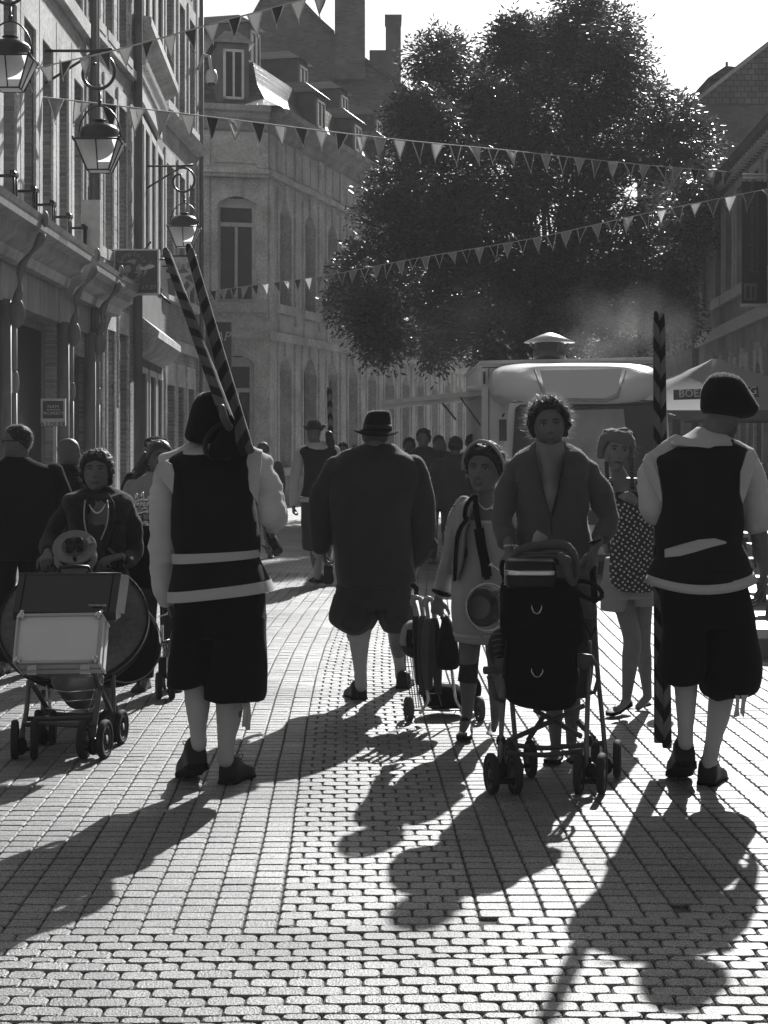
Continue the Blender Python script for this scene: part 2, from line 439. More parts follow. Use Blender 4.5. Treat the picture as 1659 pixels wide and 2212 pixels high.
    def profile(s, name, prof, mat_, u0=None, u1=None, parent=None):
        """prof: (out, z) polygon, swept along u"""
        u0 = 0 if u0 is None else u0; u1 = s.L if u1 is None else u1
        m = MB(); m.prism([s.M @ Vector((u0, -o, z)) for o, z in prof], s.M.to_3x3() @ Vector((u1 - u0, 0, 0)))
        return s.t.part(name, m, mat_, parent, smooth=False)

# ------------------------------------------------------------------ ground
def pavemat():
    m = bpy.data.materials.new('pavers'); m.use_nodes = True; n = m.node_tree; N = n.nodes; L = n.links
    b = N['Principled BSDF']
    tc = N.new('ShaderNodeTexCoord')
    at_ = N.new('ShaderNodeAttribute'); at_.attribute_name = 'tone'
    n1 = N.new('ShaderNodeTexNoise'); n1.inputs['Scale'].default_value = 210; n1.inputs['Detail'].default_value = 2; n1.inputs['Roughness'].default_value = 0.7
    n2 = N.new('ShaderNodeTexNoise'); n2.inputs['Scale'].default_value = 1.1; n2.inputs['Detail'].default_value = 4
    L.new(tc.outputs['Object'], n1.inputs['Vector']); L.new(tc.outputs['Object'], n2.inputs['Vector'])
    r1 = N.new('ShaderNodeMapRange'); r1.inputs[1].default_value = 0.40; r1.inputs[2].default_value = 0.60; r1.inputs[3].default_value = 0.25; r1.inputs[4].default_value = 1.75
    r2 = N.new('ShaderNodeMapRange'); r2.inputs[1].default_value = 0.3; r2.inputs[2].default_value = 0.7; r2.inputs[3].default_value = 0.72; r2.inputs[4].default_value = 1.2
    L.new(n1.outputs[0], r1.inputs[0]); L.new(n2.outputs[0], r2.inputs[0])
    a = N.new('ShaderNodeMath'); a.operation = 'MULTIPLY'; L.new(r1.outputs[0], a.inputs[0]); L.new(r2.outputs[0], a.inputs[1])
    c = N.new('ShaderNodeMath'); c.operation = 'MULTIPLY'; L.new(a.outputs[0], c.inputs[0]); L.new(at_.outputs['Fac'], c.inputs[1])
    d = N.new('ShaderNodeMath'); d.operation = 'MULTIPLY'; d.inputs[1].default_value = 0.175; L.new(c.outputs[0], d.inputs[0])
    L.new(d.outputs[0], b.inputs['Base Color'])
    b.inputs['Roughness'].default_value = 0.50; b.inputs['Specular IOR Level'].default_value = 0.5
    rr = N.new('ShaderNodeMapRange'); rr.inputs[1].default_value = 0.35; rr.inputs[2].default_value = 0.65; rr.inputs[3].default_value = 0.42; rr.inputs[4].default_value = 0.62
    n4 = N.new('ShaderNodeTexNoise'); n4.inputs['Scale'].default_value = 0.9; n4.inputs['Detail'].default_value = 3
    L.new(tc.outputs['Object'], n4.inputs['Vector']); L.new(n4.outputs[0], rr.inputs[0]); L.new(rr.outputs[0], b.inputs['Roughness'])
    n3 = N.new('ShaderNodeTexNoise'); n3.inputs['Scale'].default_value = 150; n3.inputs['Detail'].default_value = 3
    L.new(tc.outputs['Object'], n3.inputs['Vector'])
    bp = N.new('ShaderNodeBump'); bp.inputs['Strength'].default_value = 1.0; bp.inputs['Distance'].default_value = 0.005
    L.new(n3.outputs[0], bp.inputs['Height']); L.new(bp.outputs[0], b.inputs['Normal'])
    return m
pavem = pavemat()
jointm = mat('joint_sand', 0.07, 0.95, 0.2, bump=0.5, bscale=120, var=0.3, vscale=20)

def farpave():
    m = brickmat('far_pavers', 0.24, 0.30, 0.10, (1, 0), 0.12, 0.1, 0.008, 0.5, 0.55)
    n = m.node_tree
    for nd in n.nodes:
        if nd.type == 'COMBXYZ':
            sx = [q for q in n.nodes if q.type == 'SEPXYZ'][0]; n.links.new(sx.outputs[1], nd.inputs[1])
    return m
g = MB(); g.add([(-400, -60, 0), (400, -60, 0), (400, 900, 0), (-400, 900, 0)], [(0, 1, 2, 3)])
struct('ground', g, jointm, smooth=False)
g = MB(); g.add([(-9, 19.96, .011), (12, 19.96, .011), (30, 130, .011), (-9, 130, .011)], [(0, 1, 2, 3)])
struct('street_far', g, farpave(), smooth=False)
g = MB(); g.add([(-9, -14, .011), (12, -14, .011), (12, 3.2, .011), (-9, 3.2, .011)], [(0, 1, 2, 3)])
struct('street_near', g, farpave(), smooth=False)

def make_pavers():
    V = []; Fc = []; T = []
    rr = random.Random(3)
    cut, ch, gap = 0.018, 0.005, 0.0022
    def brick(cx, cy_, w, l, skew, stretchcut, tone, yaw):
        hw, hl = w / 2 - gap, l / 2 - gap
        cu = min(cut * stretchcut, hl * 0.8)
        z0 = 0.012 + rr.uniform(-0.0012, 0.0012); tx, ty = rr.uniform(-.012, .012), rr.uniform(-.012, .012)
        o = [(-hw + cu, -hl), (hw - cu, -hl), (hw - cu * .3, -hl + cu * .45), (hw, -hl + cu), (hw, hl - cu), (hw - cu * .3, hl - cu * .45), (hw - cu, hl), (-hw + cu, hl), (-hw + cu * .3, hl - cu * .45), (-hw, hl - cu), (-hw, -hl + cu), (-hw + cu * .3, -hl + cu * .45)]
        b = len(V); ca, sa = math.cos(yaw), math.sin(yaw)
        for k, (s_, z) in enumerate(((1.0, 0.0), (1.0, z0 - ch), (None, z0))):
            for x, y in o:
                if s_ is None:
                    r = math.hypot(x, y); x *= (1 - ch * 1.1 / r); y *= (1 - ch * 1.3 / r)
                x2 = x + skew * y
                X = cx + x2 * ca - y * sa; Y = cy_ + x2 * sa + y * ca
                V.append((X, Y, z if k == 0 else z + x * tx + y * ty))
        n = 12
        for k in range(2):
            for i in range(n):
                j = (i + 1) % n; Fc.append((b + k * n + i, b + k * n + j, b + (k + 1) * n + j, b + (k + 1) * n + i))
        Fc.append(tuple(b + 2 * n + i for i in range(n)))
        T.extend([tone] * (3 * n))
    y = 3.25; row = 0
    Wd = 0.110
    while y < 19.95:
        bottom = y < 5.40
        P = (0.078 if row % 7 != 3 else 0.050) if y < 5.4 else 0.088
        P *= 1
        cy_ = y + P / 2
        half = cy_ * 0.245 + 0.35
        i0 = int((-half) / Wd) - 2; i1 = int(half / Wd) + 3
        for i in range(i0, i1):
            x = (i + .5) * Wd
            xs = x + 0.006 * cy_
            mid = -0.42 < x < 0.20
            ye = y - .28 * max(x - .2, 0); band = False
            low = ye < 5.40
            off = 0; wmul = 1.0
            if low and not band: off = (row % 2) * Wd / 2
            elif mid and row % 2:
                off = Wd / 2
                if not (x + Wd < 0.20):
                    off = -Wd / 4 + Wd / 2 * 0; wmul = 0.5; off = -Wd * .25 + Wd * .5
                    off = Wd * 0.25; wmul = 0.5
            # rows of the two outer strips sag a little, as laid by hand
            wob = 0.09 * math.sin(cy_ * 0.33 + .6) + 0.006 * noise.noise(Vector((i * .21, cy_ * 1.3, 0)))
            skew = 0
            if band: skew = (1.1 if row % 2 else -1.1)
            if mid and not low and row % 2 and not (x - Wd > -0.42):
                brick(xs - Wd * .25 + wob, cy_ + 0.02 * math.sin(i * 0.32 + 1), Wd * .5, P, 0, .7, rr.uniform(.84, 1.16), 0)
            brick(xs + off + wob, cy_ + 0.02 * math.sin(i * 0.32 + 1) + 0.006 * math.sin(i * 0.9 + row * .3) + rr.uniform(-.002, .002), Wd * wmul, P, skew * 0.5, (0.85 if mid else 0.8) if (mid or low) else 0.62,
                  rr.uniform(0.84, 1.16) * (0.97 + 0.05 * math.sin(i * 2.1)), rr.uniform(-.012, .012))
        y += P; row += 1
    me = bpy.data.meshes.new('paving')
    me.from_pydata(V, [], Fc); me.materials.append(pavem)
    a = me.attributes.new('tone', 'FLOAT', 'POINT'); a.data.foreach_set('value', T)
    me.update()
    ob = bpy.data.objects.new('paving', me); C.objects.link(ob); ob['kind'] = 'structure'
make_pavers()

# ------------------------------------------------------------------ left row of buildings
LU = (0, 1)
brickL = brickmat('left_brick', 0.26, 0.38, 0.42, (0.03, 1), 0.21, 0.07, 0.012, 0.8)
XA = lambda Y: -4.05 - 0.008 * (Y - 15)
YA, YB, YC, YD = 23.4, 26.8, 32.0, 36.4
pA0 = (XA(-16), -16); pA = (-4.15, YA); pB = (-4.04, YB); pC = (-4.25, YC); pD = (-4.05, YD)

fa = Facade('townhouse', 'tall stone and brick townhouse with a timber shopfront, nearest on the left', pA0, pA, 14.5, brickL, 8.0, 'houses along the left side')
Y = 22.45
k = 0
while Y > 13.0:
    u = fa.uY(Y); fa.window(u - .34, u + .34, 4.12, 6.42, mull=0, transom=0.7, jamb=0.17, lint=0.42, sill=0.16, reveal=0.22)
    fa.window(u - .34, u + .34, 7.35, 9.5, mull=0, transom=0.7, jamb=0.17, lint=0.4, sill=0.2, reveal=0.22)
    if Y > 15: fa.window(u - .34, u + .34, 10.6, 12.6, mull=0, transom=0.7, jamb=0.17, lint=0.3, sill=0.2, reveal=0.22)
    Y -= 1.07; k += 1
# shopfront openings
darkshop = mat('shop_interior', 0.012, 0.3, 0.3)
shopglass = mat('shop_glass', 0.06, 0.12, 0.5, var=0.5, vscale=0.8)
for (ya, yb) in ((15.2, 17.0), (18.4, 20.9)):
    fa.window(fa.uY(ya), fa.uY(yb), 0.25, 3.05, mull=0, transom=0, jamb=0, name='shop_window', fm=woodtrim, gm=darkshop, fr=0.09)
fa.window(fa.uY(21.35), fa.uY(22.05), 0.1, 2.75, mull=0, transom=0, jamb=0, name='shop_door', fm=woodtrim, gm=shopglass, fr=0.06)
fa.window(fa.uY(22.15), fa.uY(23.3), 0.4, 2.75, mull=0, transom=0, jamb=0, name='shop_window', fm=woodtrim, gm=shopglass, fr=0.06)
fa.finish()
shopw = mat('shop_timber', 0.34, 0.5, 0.5, var=0.3, vscale=3, bump=0.2, bscale=30, stretch=(2, 2, .7))
shopd = mat('shop_timber_dark', 0.06, 0.45, 0.5, var=0.3, vscale=5)
corn = [(0, 3.5), (0.16, 3.52), (0.20, 3.62), (0.34, 3.70), (0.36, 3.80), (0.46, 3.84), (0.47, 3.93), (0.5, 3.98), (0, 4.02)]
fa.profile('shop_cornice', corn, shopw, fa.uY(10), fa.uY(20.95))
fa.profile('shop_cornice', [(o, z - 0.06) for o, z in corn], shopw, fa.uY(21.25), fa.L)
fa.bar('fascia', 3.08, 3.5, 0.06, shopw, fa.uY(14), fa.L)
for yy in (17.7, 21.1, 24.95 - 1.8):
    # carved timber post with a scrolled bracket at the top
    m = MB(); u = fa.uY(min(yy, 23.2))
    fa.ext(m, u - .045, u + .045, -0.14, 0.02, 0, 3.1)
    P = []
    for i in range(15):
        t = i / 14; P.append(fa.M @ Vector((u, -(0.18 + 0.28 * t ** 1.6 + 0.03 * math.sin(t * 9)), 3.05 + 0.75 * t)))
    m.tube(P, [0.036 + 0.016 * math.sin(i * 1.1) for i in range(15)], 8)
    m.ell(fa.M @ Vector((u, -0.5, 3.95)), (0.04, 0.05, 0.09))
    m.ell(fa.M @ Vector((u, -0.2, 2.95)), (0.09, 0.07, 0.16))
    fa.t.part('bracket', m, woodtrim)
    for zz in (0.05, 2.25):
        pass
    m = MB(); fa.ext(m, u - .025, u + .025, -0.2, -0.15, 0.9, 2.1); fa.ext(m, u - .018, u + .018, -0.2, -0.15, 2.35, 2.9)
    m.ell(fa.M @ Vector((u, -0.19, 2.22)), (0.035, 0.035, 0.12)); fa.t.part('post_moulding', m, shopw)
# little iron balconies at the feet of the windows
Y = 22.45; k = 0
while Y > 14:
    u = fa.uY(Y); m = MB()
    fa.ext(m, u + .16, u + .42, -0.26, -0.22, 4.36, 4.40)
    for i in range(5, 7):
        uu = u - .39 + .13 * i; fa.ext(m, uu - .008, uu + .008, -0.25, -0.23, 4.05, 4.36)
        m.tube([fa.M @ Vector((uu, -0.24, 4.07 + 0.035 * j)) + Vector((0, 0.03 * math.sin(j * 1.3), 0)) for j in range(8)], 0.007, 5)
    fa.ext(m, u + .38, u + .40, -0.25, 0, 4.36, 4.39)
    fa.t.part('window_railing', m, iron); Y -= 1.07
m = MB(); P = [fa.M @ Vector((fa.L - .12, -.09, z)) for z in (0, 14.4)]; m.tube(P, 0.055, 10); fa.t.part('downpipe', m, zinc)
m = MB(); fa.ext(m, fa.uY(21.9) - .1, fa.uY(21.9) + .1, -0.42, -0.18, 4.05, 4.75); m.v = m.v
fa.t.part('alarm_box', m, frame_w, smooth=False)
fa.bar('cornice', 14.3, 14.7, 0.35, stone)

fb = Facade('townhouse', 'narrow brick house with toothed stone window piers beside the striped downpipes', pA, pB, 14.5, brickL, 8.0, 'houses along the left side')
for (a, b_) in ((201, 213), (223, 242), (253, 272)):
    u0, u1 = fb.upx(a), fb.upx(b_)
    fb.window(u0, u1, 4.4, 6.75, arch=0, mull=0, transom=0.75, jamb=0.05, lint=0.25, sill=0.16)
    fb.window(u0, u1, 7.6, 9.9, mull=0, transom=0.75, jamb=0.05, lint=0.25, sill=0.14)
    fb.window(u0, u1, 10.8, 12.9, mull=0, transom=0.75, jamb=0.05, lint=0.25, sill=0.14)
for (a, b_) in ((207, 220), (229, 246), (255, 275)):
    u0, u1 = fb.upx(a), fb.upx(b_)
    fb.window(u0, u1, 0.7, 3.25, mull=0, transom=0.72, jamb=0.03, lint=0.35, sill=0.1, bars=2)
fb.finish()
fb.bar('sill_band', 7.36, 7.5, 0.09, stone); fb.bar('sill_band', 4.1, 4.24, 0.07, stone)
fb.profile('shop_cornice', [(o, z - 0.06) for o, z in corn], shopw, 0.0, 1.5)
m = MB()
for u in (fb.upx(218), fb.upx(248), fb.upx(196), fb.upx(280)):      # toothed quoins
    z = 4.4; i = 0
    while z < 12.9:
        w = 0.13 if i % 2 else 0.075
        if not (6.76 < z < 7.6 or 9.9 < z < 10.8): fb.ext(m, u - w, u + w, -0.018, 0.02, z, z + 0.19)
        z += 0.2; i += 1
fb.t.part('quoins', m, stone, smooth=False)
m = MB(); m.tube([fb.M @ Vector((fb.upx(285), -.1, z)) for z in (0, 14.4)], 0.07, 10); fb.t.part('downpipe', m, plaster)
m = MB(); m.tube([fb.M @ Vector((fb.upx(192), -.1, z)) for z in (0, 14.4)], 0.05, 10); fb.t.part('downpipe', m, zinc)
fb.bar('cornice', 14.3, 14.7, 0.35, stone)
# posted ruler-like strip between the ground-floor windows
m = MB(); u = fb.upx(250); fb.ext(m, u - .07, u + .07, -0.03, 0.01, 0.3, 2.1)
fb.t.part('sign_strip', m, frame_w, smooth=False)

fc = Facade('townhouse', 'house with narrow white framed windows and a pale dentilled band, behind the hanging shop signs', pB, pC, 15.0, plaster, 8.0, 'houses along the left side')
wf = mat('white_frame', 0.62, 0.45, 0.5, var=0.1)
for (a, b_) in ((297, 308), (311, 320), (325, 333), (338, 349)):
    u0, u1 = fc.upx(a), fc.upx(b_)
    for z0, z1 in ((4.6, 6.95), (8.55, 10.9), (11.8, 13.8)):
        fc.window(u0, u1, z0, z1, mull=1 if (b_ - a) > 9 else 0, transom=0.0 if z0 < 5 else 0.7, jamb=0.16, lint=0.12, sill=0.1, fm=wf, sm=wf, reveal=0.12)
for (a, b_) in ((300, 315), (322, 334), (338, 348)):
    fc.window(fc.upx(a), fc.upx(b_), 0.2, 2.75, mull=0, transom=0, jamb=0.1, lint=0.1, sill=0.05, fm=wf, sm=wf, reveal=0.15)
fc.finish()
fc.profile('sill_cornice', [(0, 8.1), (0.22, 8.2), (0.3, 8.28), (0.3, 8.42), (0, 8.48)], stone)
m = MB(); i = 0.1
while i < fc.L * 0.8:
    fc.ext(m, i, i + .09, -0.14, 0.0, 7.5, 7.68); fc.ext(m, i + .02, i + .07, -0.2, 0.0, 7.68, 7.8); i += 0.16
fc.ext(m, 0, fc.L * .8, -0.09, 0.01, 7.2, 7.5); fc.t.part('dentil_band', m, wf, smooth=False)
fc.profile('shop_cornice', [(0, 3.0), (0.2, 3.1), (0.35, 3.3), (0.35, 3.42), (0, 3.7)], stone, fc.L * .1, fc.L)
fc.bar('cornice', 14.8, 15.2, 0.4, stone)

fd = Facade('townhouse', 'tall brick house at the far end of the left row, against the corner house', pC, pD, 14.0, brickL, 8.0, 'houses along the left side')
for (a, b_) in ((357, 373), (385, 397), (407, 419)):
    u0, u1 = fd.upx(a), fd.upx(b_)
    for z0, z1 in ((4.5, 7.0), (8.2, 10.5), (11.4, 13.2)):
        fd.window(u0, u1, z0, z1, mull=0, transom=0.7, jamb=0.13, lint=0.28, sill=0.16)
for (a, b_) in ((358, 376), (382, 396), (404, 418)):
    fd.window(fd.upx(a), fd.upx(b_), 0.1, 2.7, mull=0, transom=0.8, jamb=0.12, lint=0.45, sill=0.0)
fd.finish()
fd.bar('band', 3.4, 3.6, 0.08, stone); fd.profile('sill_cornice', [(0, 7.75), (0.12, 7.8), (0.2, 7.95), (0, 8.0)], stone)
m = MB(); m.tube([fd.M @ Vector((fd.L - .1, -.08, z)) for z in (0, 14)], 0.05, 10); fd.t.part('downpipe', m, zinc)
fd.bar('cornice', 13.8, 14.2, 0.35, stone)

# ------------------------------------------------------------------ corner house
cs = (0.2567, 0.9665)
cp = (-2.805, 40.0); cfront0 = (-5.6, 39.3)
st_corner = mat('corner_render', 0.60, 0.9, 0.3, bump=0.35, bscale=40, var=0.22, vscale=1.2, fine=0.2)
f1 = Facade('corner_house', 'pale stone corner house with a slate mansard roof, dormers and arched windows', cfront0, cp, 9.35, st_corner, 3.0)
u0, u1 = f1.upx(470), f1.upx(553)
f1.window(u0, u1, 4.9, 7.45, arch=0.18, mull=1, transom=0.74, jamb=0.16, lint=0.42, sill=0.22, reveal=0.16, fr=0.08)
f1.window(f1.upx(480), f1.upx(548), 0.9, 3.65, arch=0.18, mull=1, transom=0.7, jamb=0.16, lint=0.4, sill=0.2, reveal=0.16, fr=0.08, bars=1)
f1.finish()
p1 = (cp[0] + cs[0] * 27, cp[1] + cs[1] * 27)
class _F2(Facade):
    def __init__(s, base, p0, p1, zt, wall, depth):
        s.p0 = Vector((p0[0], p0[1], 0)); s.p1 = Vector((p1[0], p1[1], 0)); u = s.p1 - s.p0; s.L = u.length; u.normalize(); s.u = u
        up = Vector((0, 0, 1)); s.M = Matrix((u, up.cross(u), up)).transposed().to_4x4(); s.M.translation = s.p0
        s.zt = zt; s.depth = depth; s.wallm = wall; s.z0 = 0; s.t = base; s.op = []
f2 = _F2(f1.t, cp, p1, 9.35, st_corner, 6.0)
for i in range(13):
    c = 1.35 + 2.03 * i
    if c > 26: break
    f2.window(c - .46, c + .46, 4.95, 7.45, arch=0.3, mull=0 if i % 2 else 1, transom=0.74, jamb=0.13, lint=0.35, sill=0.2, reveal=0.3)
    if i in (1, 5): f2.window(c - .55, c + .55, 0.1, 3.75, arch=0.42, mull=0, transom=0.75, jamb=0.12, lint=0.3, sill=0, reveal=0.35, name='door', fm=shopd)
    else: f2.window(c - .46, c + .46, 0.95, 3.7, arch=0.3, mull=1, transom=0.68, jamb=0.13, lint=0.35, sill=0.2, reveal=0.3, bars=1)
f2.finish()
# raised panels, strings, pilasters
for ff, us in ((f1, [f1.upx(440), f1.upx(566)]), (f2, [0.25 + 2.03 * i for i in range(14)])):
    m = MB()
    for u in us:
        w = 0.16 if ff is f1 else 0.2
        ff.ext(m, u - w, u + w, -0.05, 0.02, 0.0, 4.1); ff.ext(m, u - w * .8, u + w * .8, -0.04, 0.02, 4.5, 7.9); ff.ext(m, u - w * .9, u + w * .9, -0.045, 0.02, 8.15, 9.0)
    ff.t.part('pilasters', m, stone, smooth=False)
    m = MB()
    if ff is f2:
        for i in range(13):
            c = 1.35 + 2.03 * i
            for s_ in (-1, 1):
                q = MB(); ff.ext(q, c + s_ * .35 - .28, c + s_ * .35 + .28, -0.025, 0.02, 8.2, 8.95); ff.t.part('panel', q, st_corner, smooth=False)
            q = MB(); ff.ext(q, c - .5, c + .5, -0.03, 0.02, 4.26, 4.7); ff.t.part('panel', q, st_corner, smooth=False)
    else:
        ff.ext(m, u0 - .05, u1 + .05, -0.03, 0.02, 8.25, 8.9); ff.t.part('panel', m, st_corner, smooth=False)
    ff.bar('plinth', 0, 0.75, 0.09, stone_d); ff.bar('string_course', 4.05, 4.25, 0.09, stone)
    ff.bar('string_course', 7.98, 8.1, 0.1 if ff is f2 else 0.25, stone)
    if ff is f1: ff.bar('ledge', 7.9, 7.98, 0.18, stone)
    ff.profile('cornice', [(0, 9.0), (0.12, 9.05), (0.16, 9.2), (0.35, 9.28), (0.38, 9.38), (0.5, 9.42), (0.52, 9.55), (0, 9.62)], stone_d)
# mansard roof
slA = slatemat('slate_side', cs); slB = slatemat('slate_front', (1, 0))
m = MB()
def roofpt(ff, u, inn, z): return ff.M @ Vector((u, inn, z))
L2 = 26.5
prof = [(-.45, 9.55), (0.1, 9.85), (0.40, 10.3), (0.55, 10.85)]
ringsA = [[roofpt(f2, max(i, -0.0), 0, z) for i in (0, 1)] for _, z in prof]
for k in range(len(prof) - 1):
    (i0, z0), (i1, z1) = prof[k], prof[k + 1]
    m.add([roofpt(f2, i0, i0, z0), roofpt(f2, L2, i0, z0), roofpt(f2, L2, i1, z1), roofpt(f2, i1, i1, z1)], [(0, 1, 2, 3)])
m.add([roofpt(f2, .55, .55, 10.85), roofpt(f2, L2, .55, 10.85), roofpt(f2, L2, 4.2, 13.3), roofpt(f2, 4.2, 4.2, 13.3)], [(0, 1, 2, 3)])
mroof = f1.t.part('roof', m, slA, smooth=False); mroof['label'] = 'slate mansard slope facing the street'
m = MB()
P1 = [roofpt(f2, i, i, z) for i, z in prof] + [roofpt(f2, 4.2, 4.2, 13.3)]
for k in range(len(prof)):
    zq = P1[k + 1].z
    a, b_ = P1[k], P1[k + 1]
    m.add([Vector((-7.5, a.y - 0.35 * (a.x + 7.5) * 0.25, a.z)), a, b_, Vector((-7.5, b_.y - 0.35 * (b_.x + 7.5) * 0.25, b_.z))], [(0, 1, 2, 3)])
m.add([P1[-1], Vector((-7.5, P1[-1].y, 13.3)), roofpt(f2, L2, 4.2 + 3, 13.3), roofpt(f2, L2, 4.2, 13.3)], [(0, 1, 2, 3)])
o = f1.t.part('roof', m, slB, smooth=False); o['label'] = 'slate mansard slope facing the camera'
def dormer(ff, uc, inn, z0, w, h, back=1.6, roofm=None, cheek=None, hip=0.42):
    m = MB(); u0, u1 = uc - w / 2, uc + w / 2
    ff.ext(m, u0, u1, inn, inn + back, z0, z0 + h)
    d = ff.t.part('dormer', m, cheek or plaster, smooth=False)
    m = MB(); e = 0.13
    A = [ff.M @ Vector(p) for p in ((u0 - e, inn - e, z0 + h), (u1 + e, inn - e, z0 + h), (u1 + e, inn + back, z0 + h + .02), (u0 - e, inn + back, z0 + h + .02))]
    B = [ff.M @ Vector(p) for p in ((u0 + w * .28, inn + .35, z0 + h + hip), (u1 - w * .28, inn + .35, z0 + h + hip), (u1 - w * .28, inn + back + .5, z0 + h + hip), (u0 + w * .28, inn + back + .5, z0 + h + hip))]
    m.add(A + B, [(0, 1, 5, 4), (1, 2, 6, 5), (2, 3, 7, 6), (3, 0, 4, 7), (4, 5, 6, 7), (3, 2, 1, 0)])
    ff.t.part('dormer_roof', m, roofm or slA, d, smooth=False)
    m = MB(); q = 0.12
    for (a, b2, c, dd) in ((u0 + q, u0 + q + .06, z0 + .12, z0 + h - .15), (u1 - q - .06, u1 - q, z0 + .12, z0 + h - .15), (u0 + q, u1 - q, z0 + .12, z0 + .18), (u0 + q, u1 - q, z0 + h - .2, z0 + h - .14), (uc - .025, uc + .025, z0 + .18, z0 + h - .2)):
        ff.ext(m, a, b2, inn - 0.05, inn - 0.002, c, dd)
    wfr = ff.t.part('dormer_window', m, wf, d, smooth=False)
    m = MB(); ff.ext(m, u0 + q + .05, u1 - q - .05, inn - 0.02, inn + 0.01, z0 + .16, z0 + h - .18); ff.t.part('dormer_pane', m, glass, d, smooth=False)
for i in range(6): dormer(f2, 4.3 + 3.6 * i, 0.0, 9.75, 0.95, 1.0, hip=.36)
for i in range(5): dormer(f2, 3.2 + 4.15 * i, 1.45, 11.2, 0.95, 1.2, back=2.4, hip=.3)
dormer(f1, f1.upx(503), -0.1, 9.62, 0.74, 1.45, back=1.6, roofm=slB, hip=.38)

# ------------------------------------------------------------------ gabled brick building behind, with chimneys
brG = brickmat('gable_brick', 0.13, 0.24, 0.2, (1, 0), 0.24, 0.08, 0.012, 0.8)
Yg = 62.0
t = Thing('gabled_building', 'old brick gable wall with tall chimneys above the corner house', 'building', (-2, Yg, 0))
poly = [(480, 300), (500, 120), (588, -40), (600, -60), (720, 70), (786, 128), (890, 200), (960, 240), (960, 700), (480, 700)]
m = MB(); m.prism([at(x, y, Yg) for x, y in poly], (0, 9, 0)); t.part('wall', m, brG, smooth=False)
m = MB()
for (a, b_) in (((498, 112), (590, -52)), ((590, -52), (722, 66)), ((786, 122), (892, 196)), ((892, 196), (965, 236))):
    pa, pb = at(a[0], a[1], Yg - .25), at(b_[0], b_[1], Yg - .25)
    dn = Vector((0, 0, -.16)); m.prism([pa, pb, pb + dn, pa + dn], (0, 9.5, 0))
t.part('roof', m, slB, smooth=False)
m = MB(); m.prism([at(x, y, Yg - .5) for x, y in ((723, -90), (788, -90), (788, 170), (723, 170))], (0, 2.2, 0)); t.part('chimney', m, brG, smooth=False)
m = MB(); m.prism([at(x, y, Yg + 1) for x, y in ((833, 36), (866, 36), (866, 200), (833, 200))], (0, 1.2, 0)); m.prism([at(x, y, Yg + 1) for x, y in ((798, 108), (833, 108), (833, 190), (798, 190))], (0, 1.2, 0)); m.prism([at(x, y, Yg + .9) for x, y in ((831, 31), (868, 31), (868, 38), (831, 38))], (0, 1.4, 0))
t.part('chimney', m, plaster, smooth=False)

# ------------------------------------------------------------------ right side
brR = brickmat('right_render', 0.3, 0.36, 0.3, (0.06, 1), 0.5, 0.3, 0.004, 0.2)
XR = lambda Y: 5.24 + 0.0585 * Y
fr_ = Facade('school_building', 'long pale building on the right with tall narrow windows and a vertical school banner', (XR(40.2), 40.2), (XR(19.0), 19.0), 7.1, brR, 9.0)
for px in (1553, 1575, 1600, 1632):
    u = fr_.upx(px); fr_.window(u - .5, u + .5, 4.75, 6.75, mull=0, transom=0.6, jamb=0.12, lint=0.15, sill=0.22, sm=frame_w)
for px in (1524,):
    u = fr_.upx(px); fr_.window(u - .4, u + .4, 4.7, 6.75, mull=0, transom=0.6, jamb=0.08, lint=0.15, sill=0.0)
Y = 30.2
while Y > 20.5:
    u = (40.2 - Y) / abs(fr_.u.y); fr_.window(u - .45, u + .45, 4.75, 6.75, mull=0, jamb=0.12, lint=0.15, sill=0.2, sm=frame_w); Y -= 2.6
for px in (1545, 1562, 1583, 1608, 1640):
    u = fr_.upx(px); fr_.window(u - .42, u + .42, 0.9, 3.1, arch=0.35, mull=1, transom=0.65, jamb=0.12, lint=0.25, sill=0.12, fm=wf)
fr_.finish()
fr_.bar('string_course', 3.85, 4.1, 0.1, frame_w); fr_.bar('plinth', 0, .7, .08, stone_d)
fr_.profile('eaves', [(0, 7.0), (0.06, 7.0), (0.26, 7.15), (0.28, 7.27), (0, 7.3)], plaster)
i = 0.2
while i < fr_.L:
    m = MB(); fr_.ext(m, i, i + .09, -0.22, -0.02, 6.98, 7.08); i += 0.32
    fr_.t.part('rafter_end', m, frame_w, smooth=False)
m = MB(); m.add([fr_.M @ Vector(p) for p in ((0, -.27, 7.3), (fr_.L, -.27, 7.3), (fr_.L, 3.5, 7.7), (0, 3.5, 7.7), (fr_.L, 8.5, 7.3), (0, 8.5, 7.3))], [(0, 1, 2, 3), (3, 2, 4, 5), (0, 3, 5), (1, 4, 2)])
fr_.t.part('roof', m, slatemat('slate_right', (0.06, 1)), smooth=False)

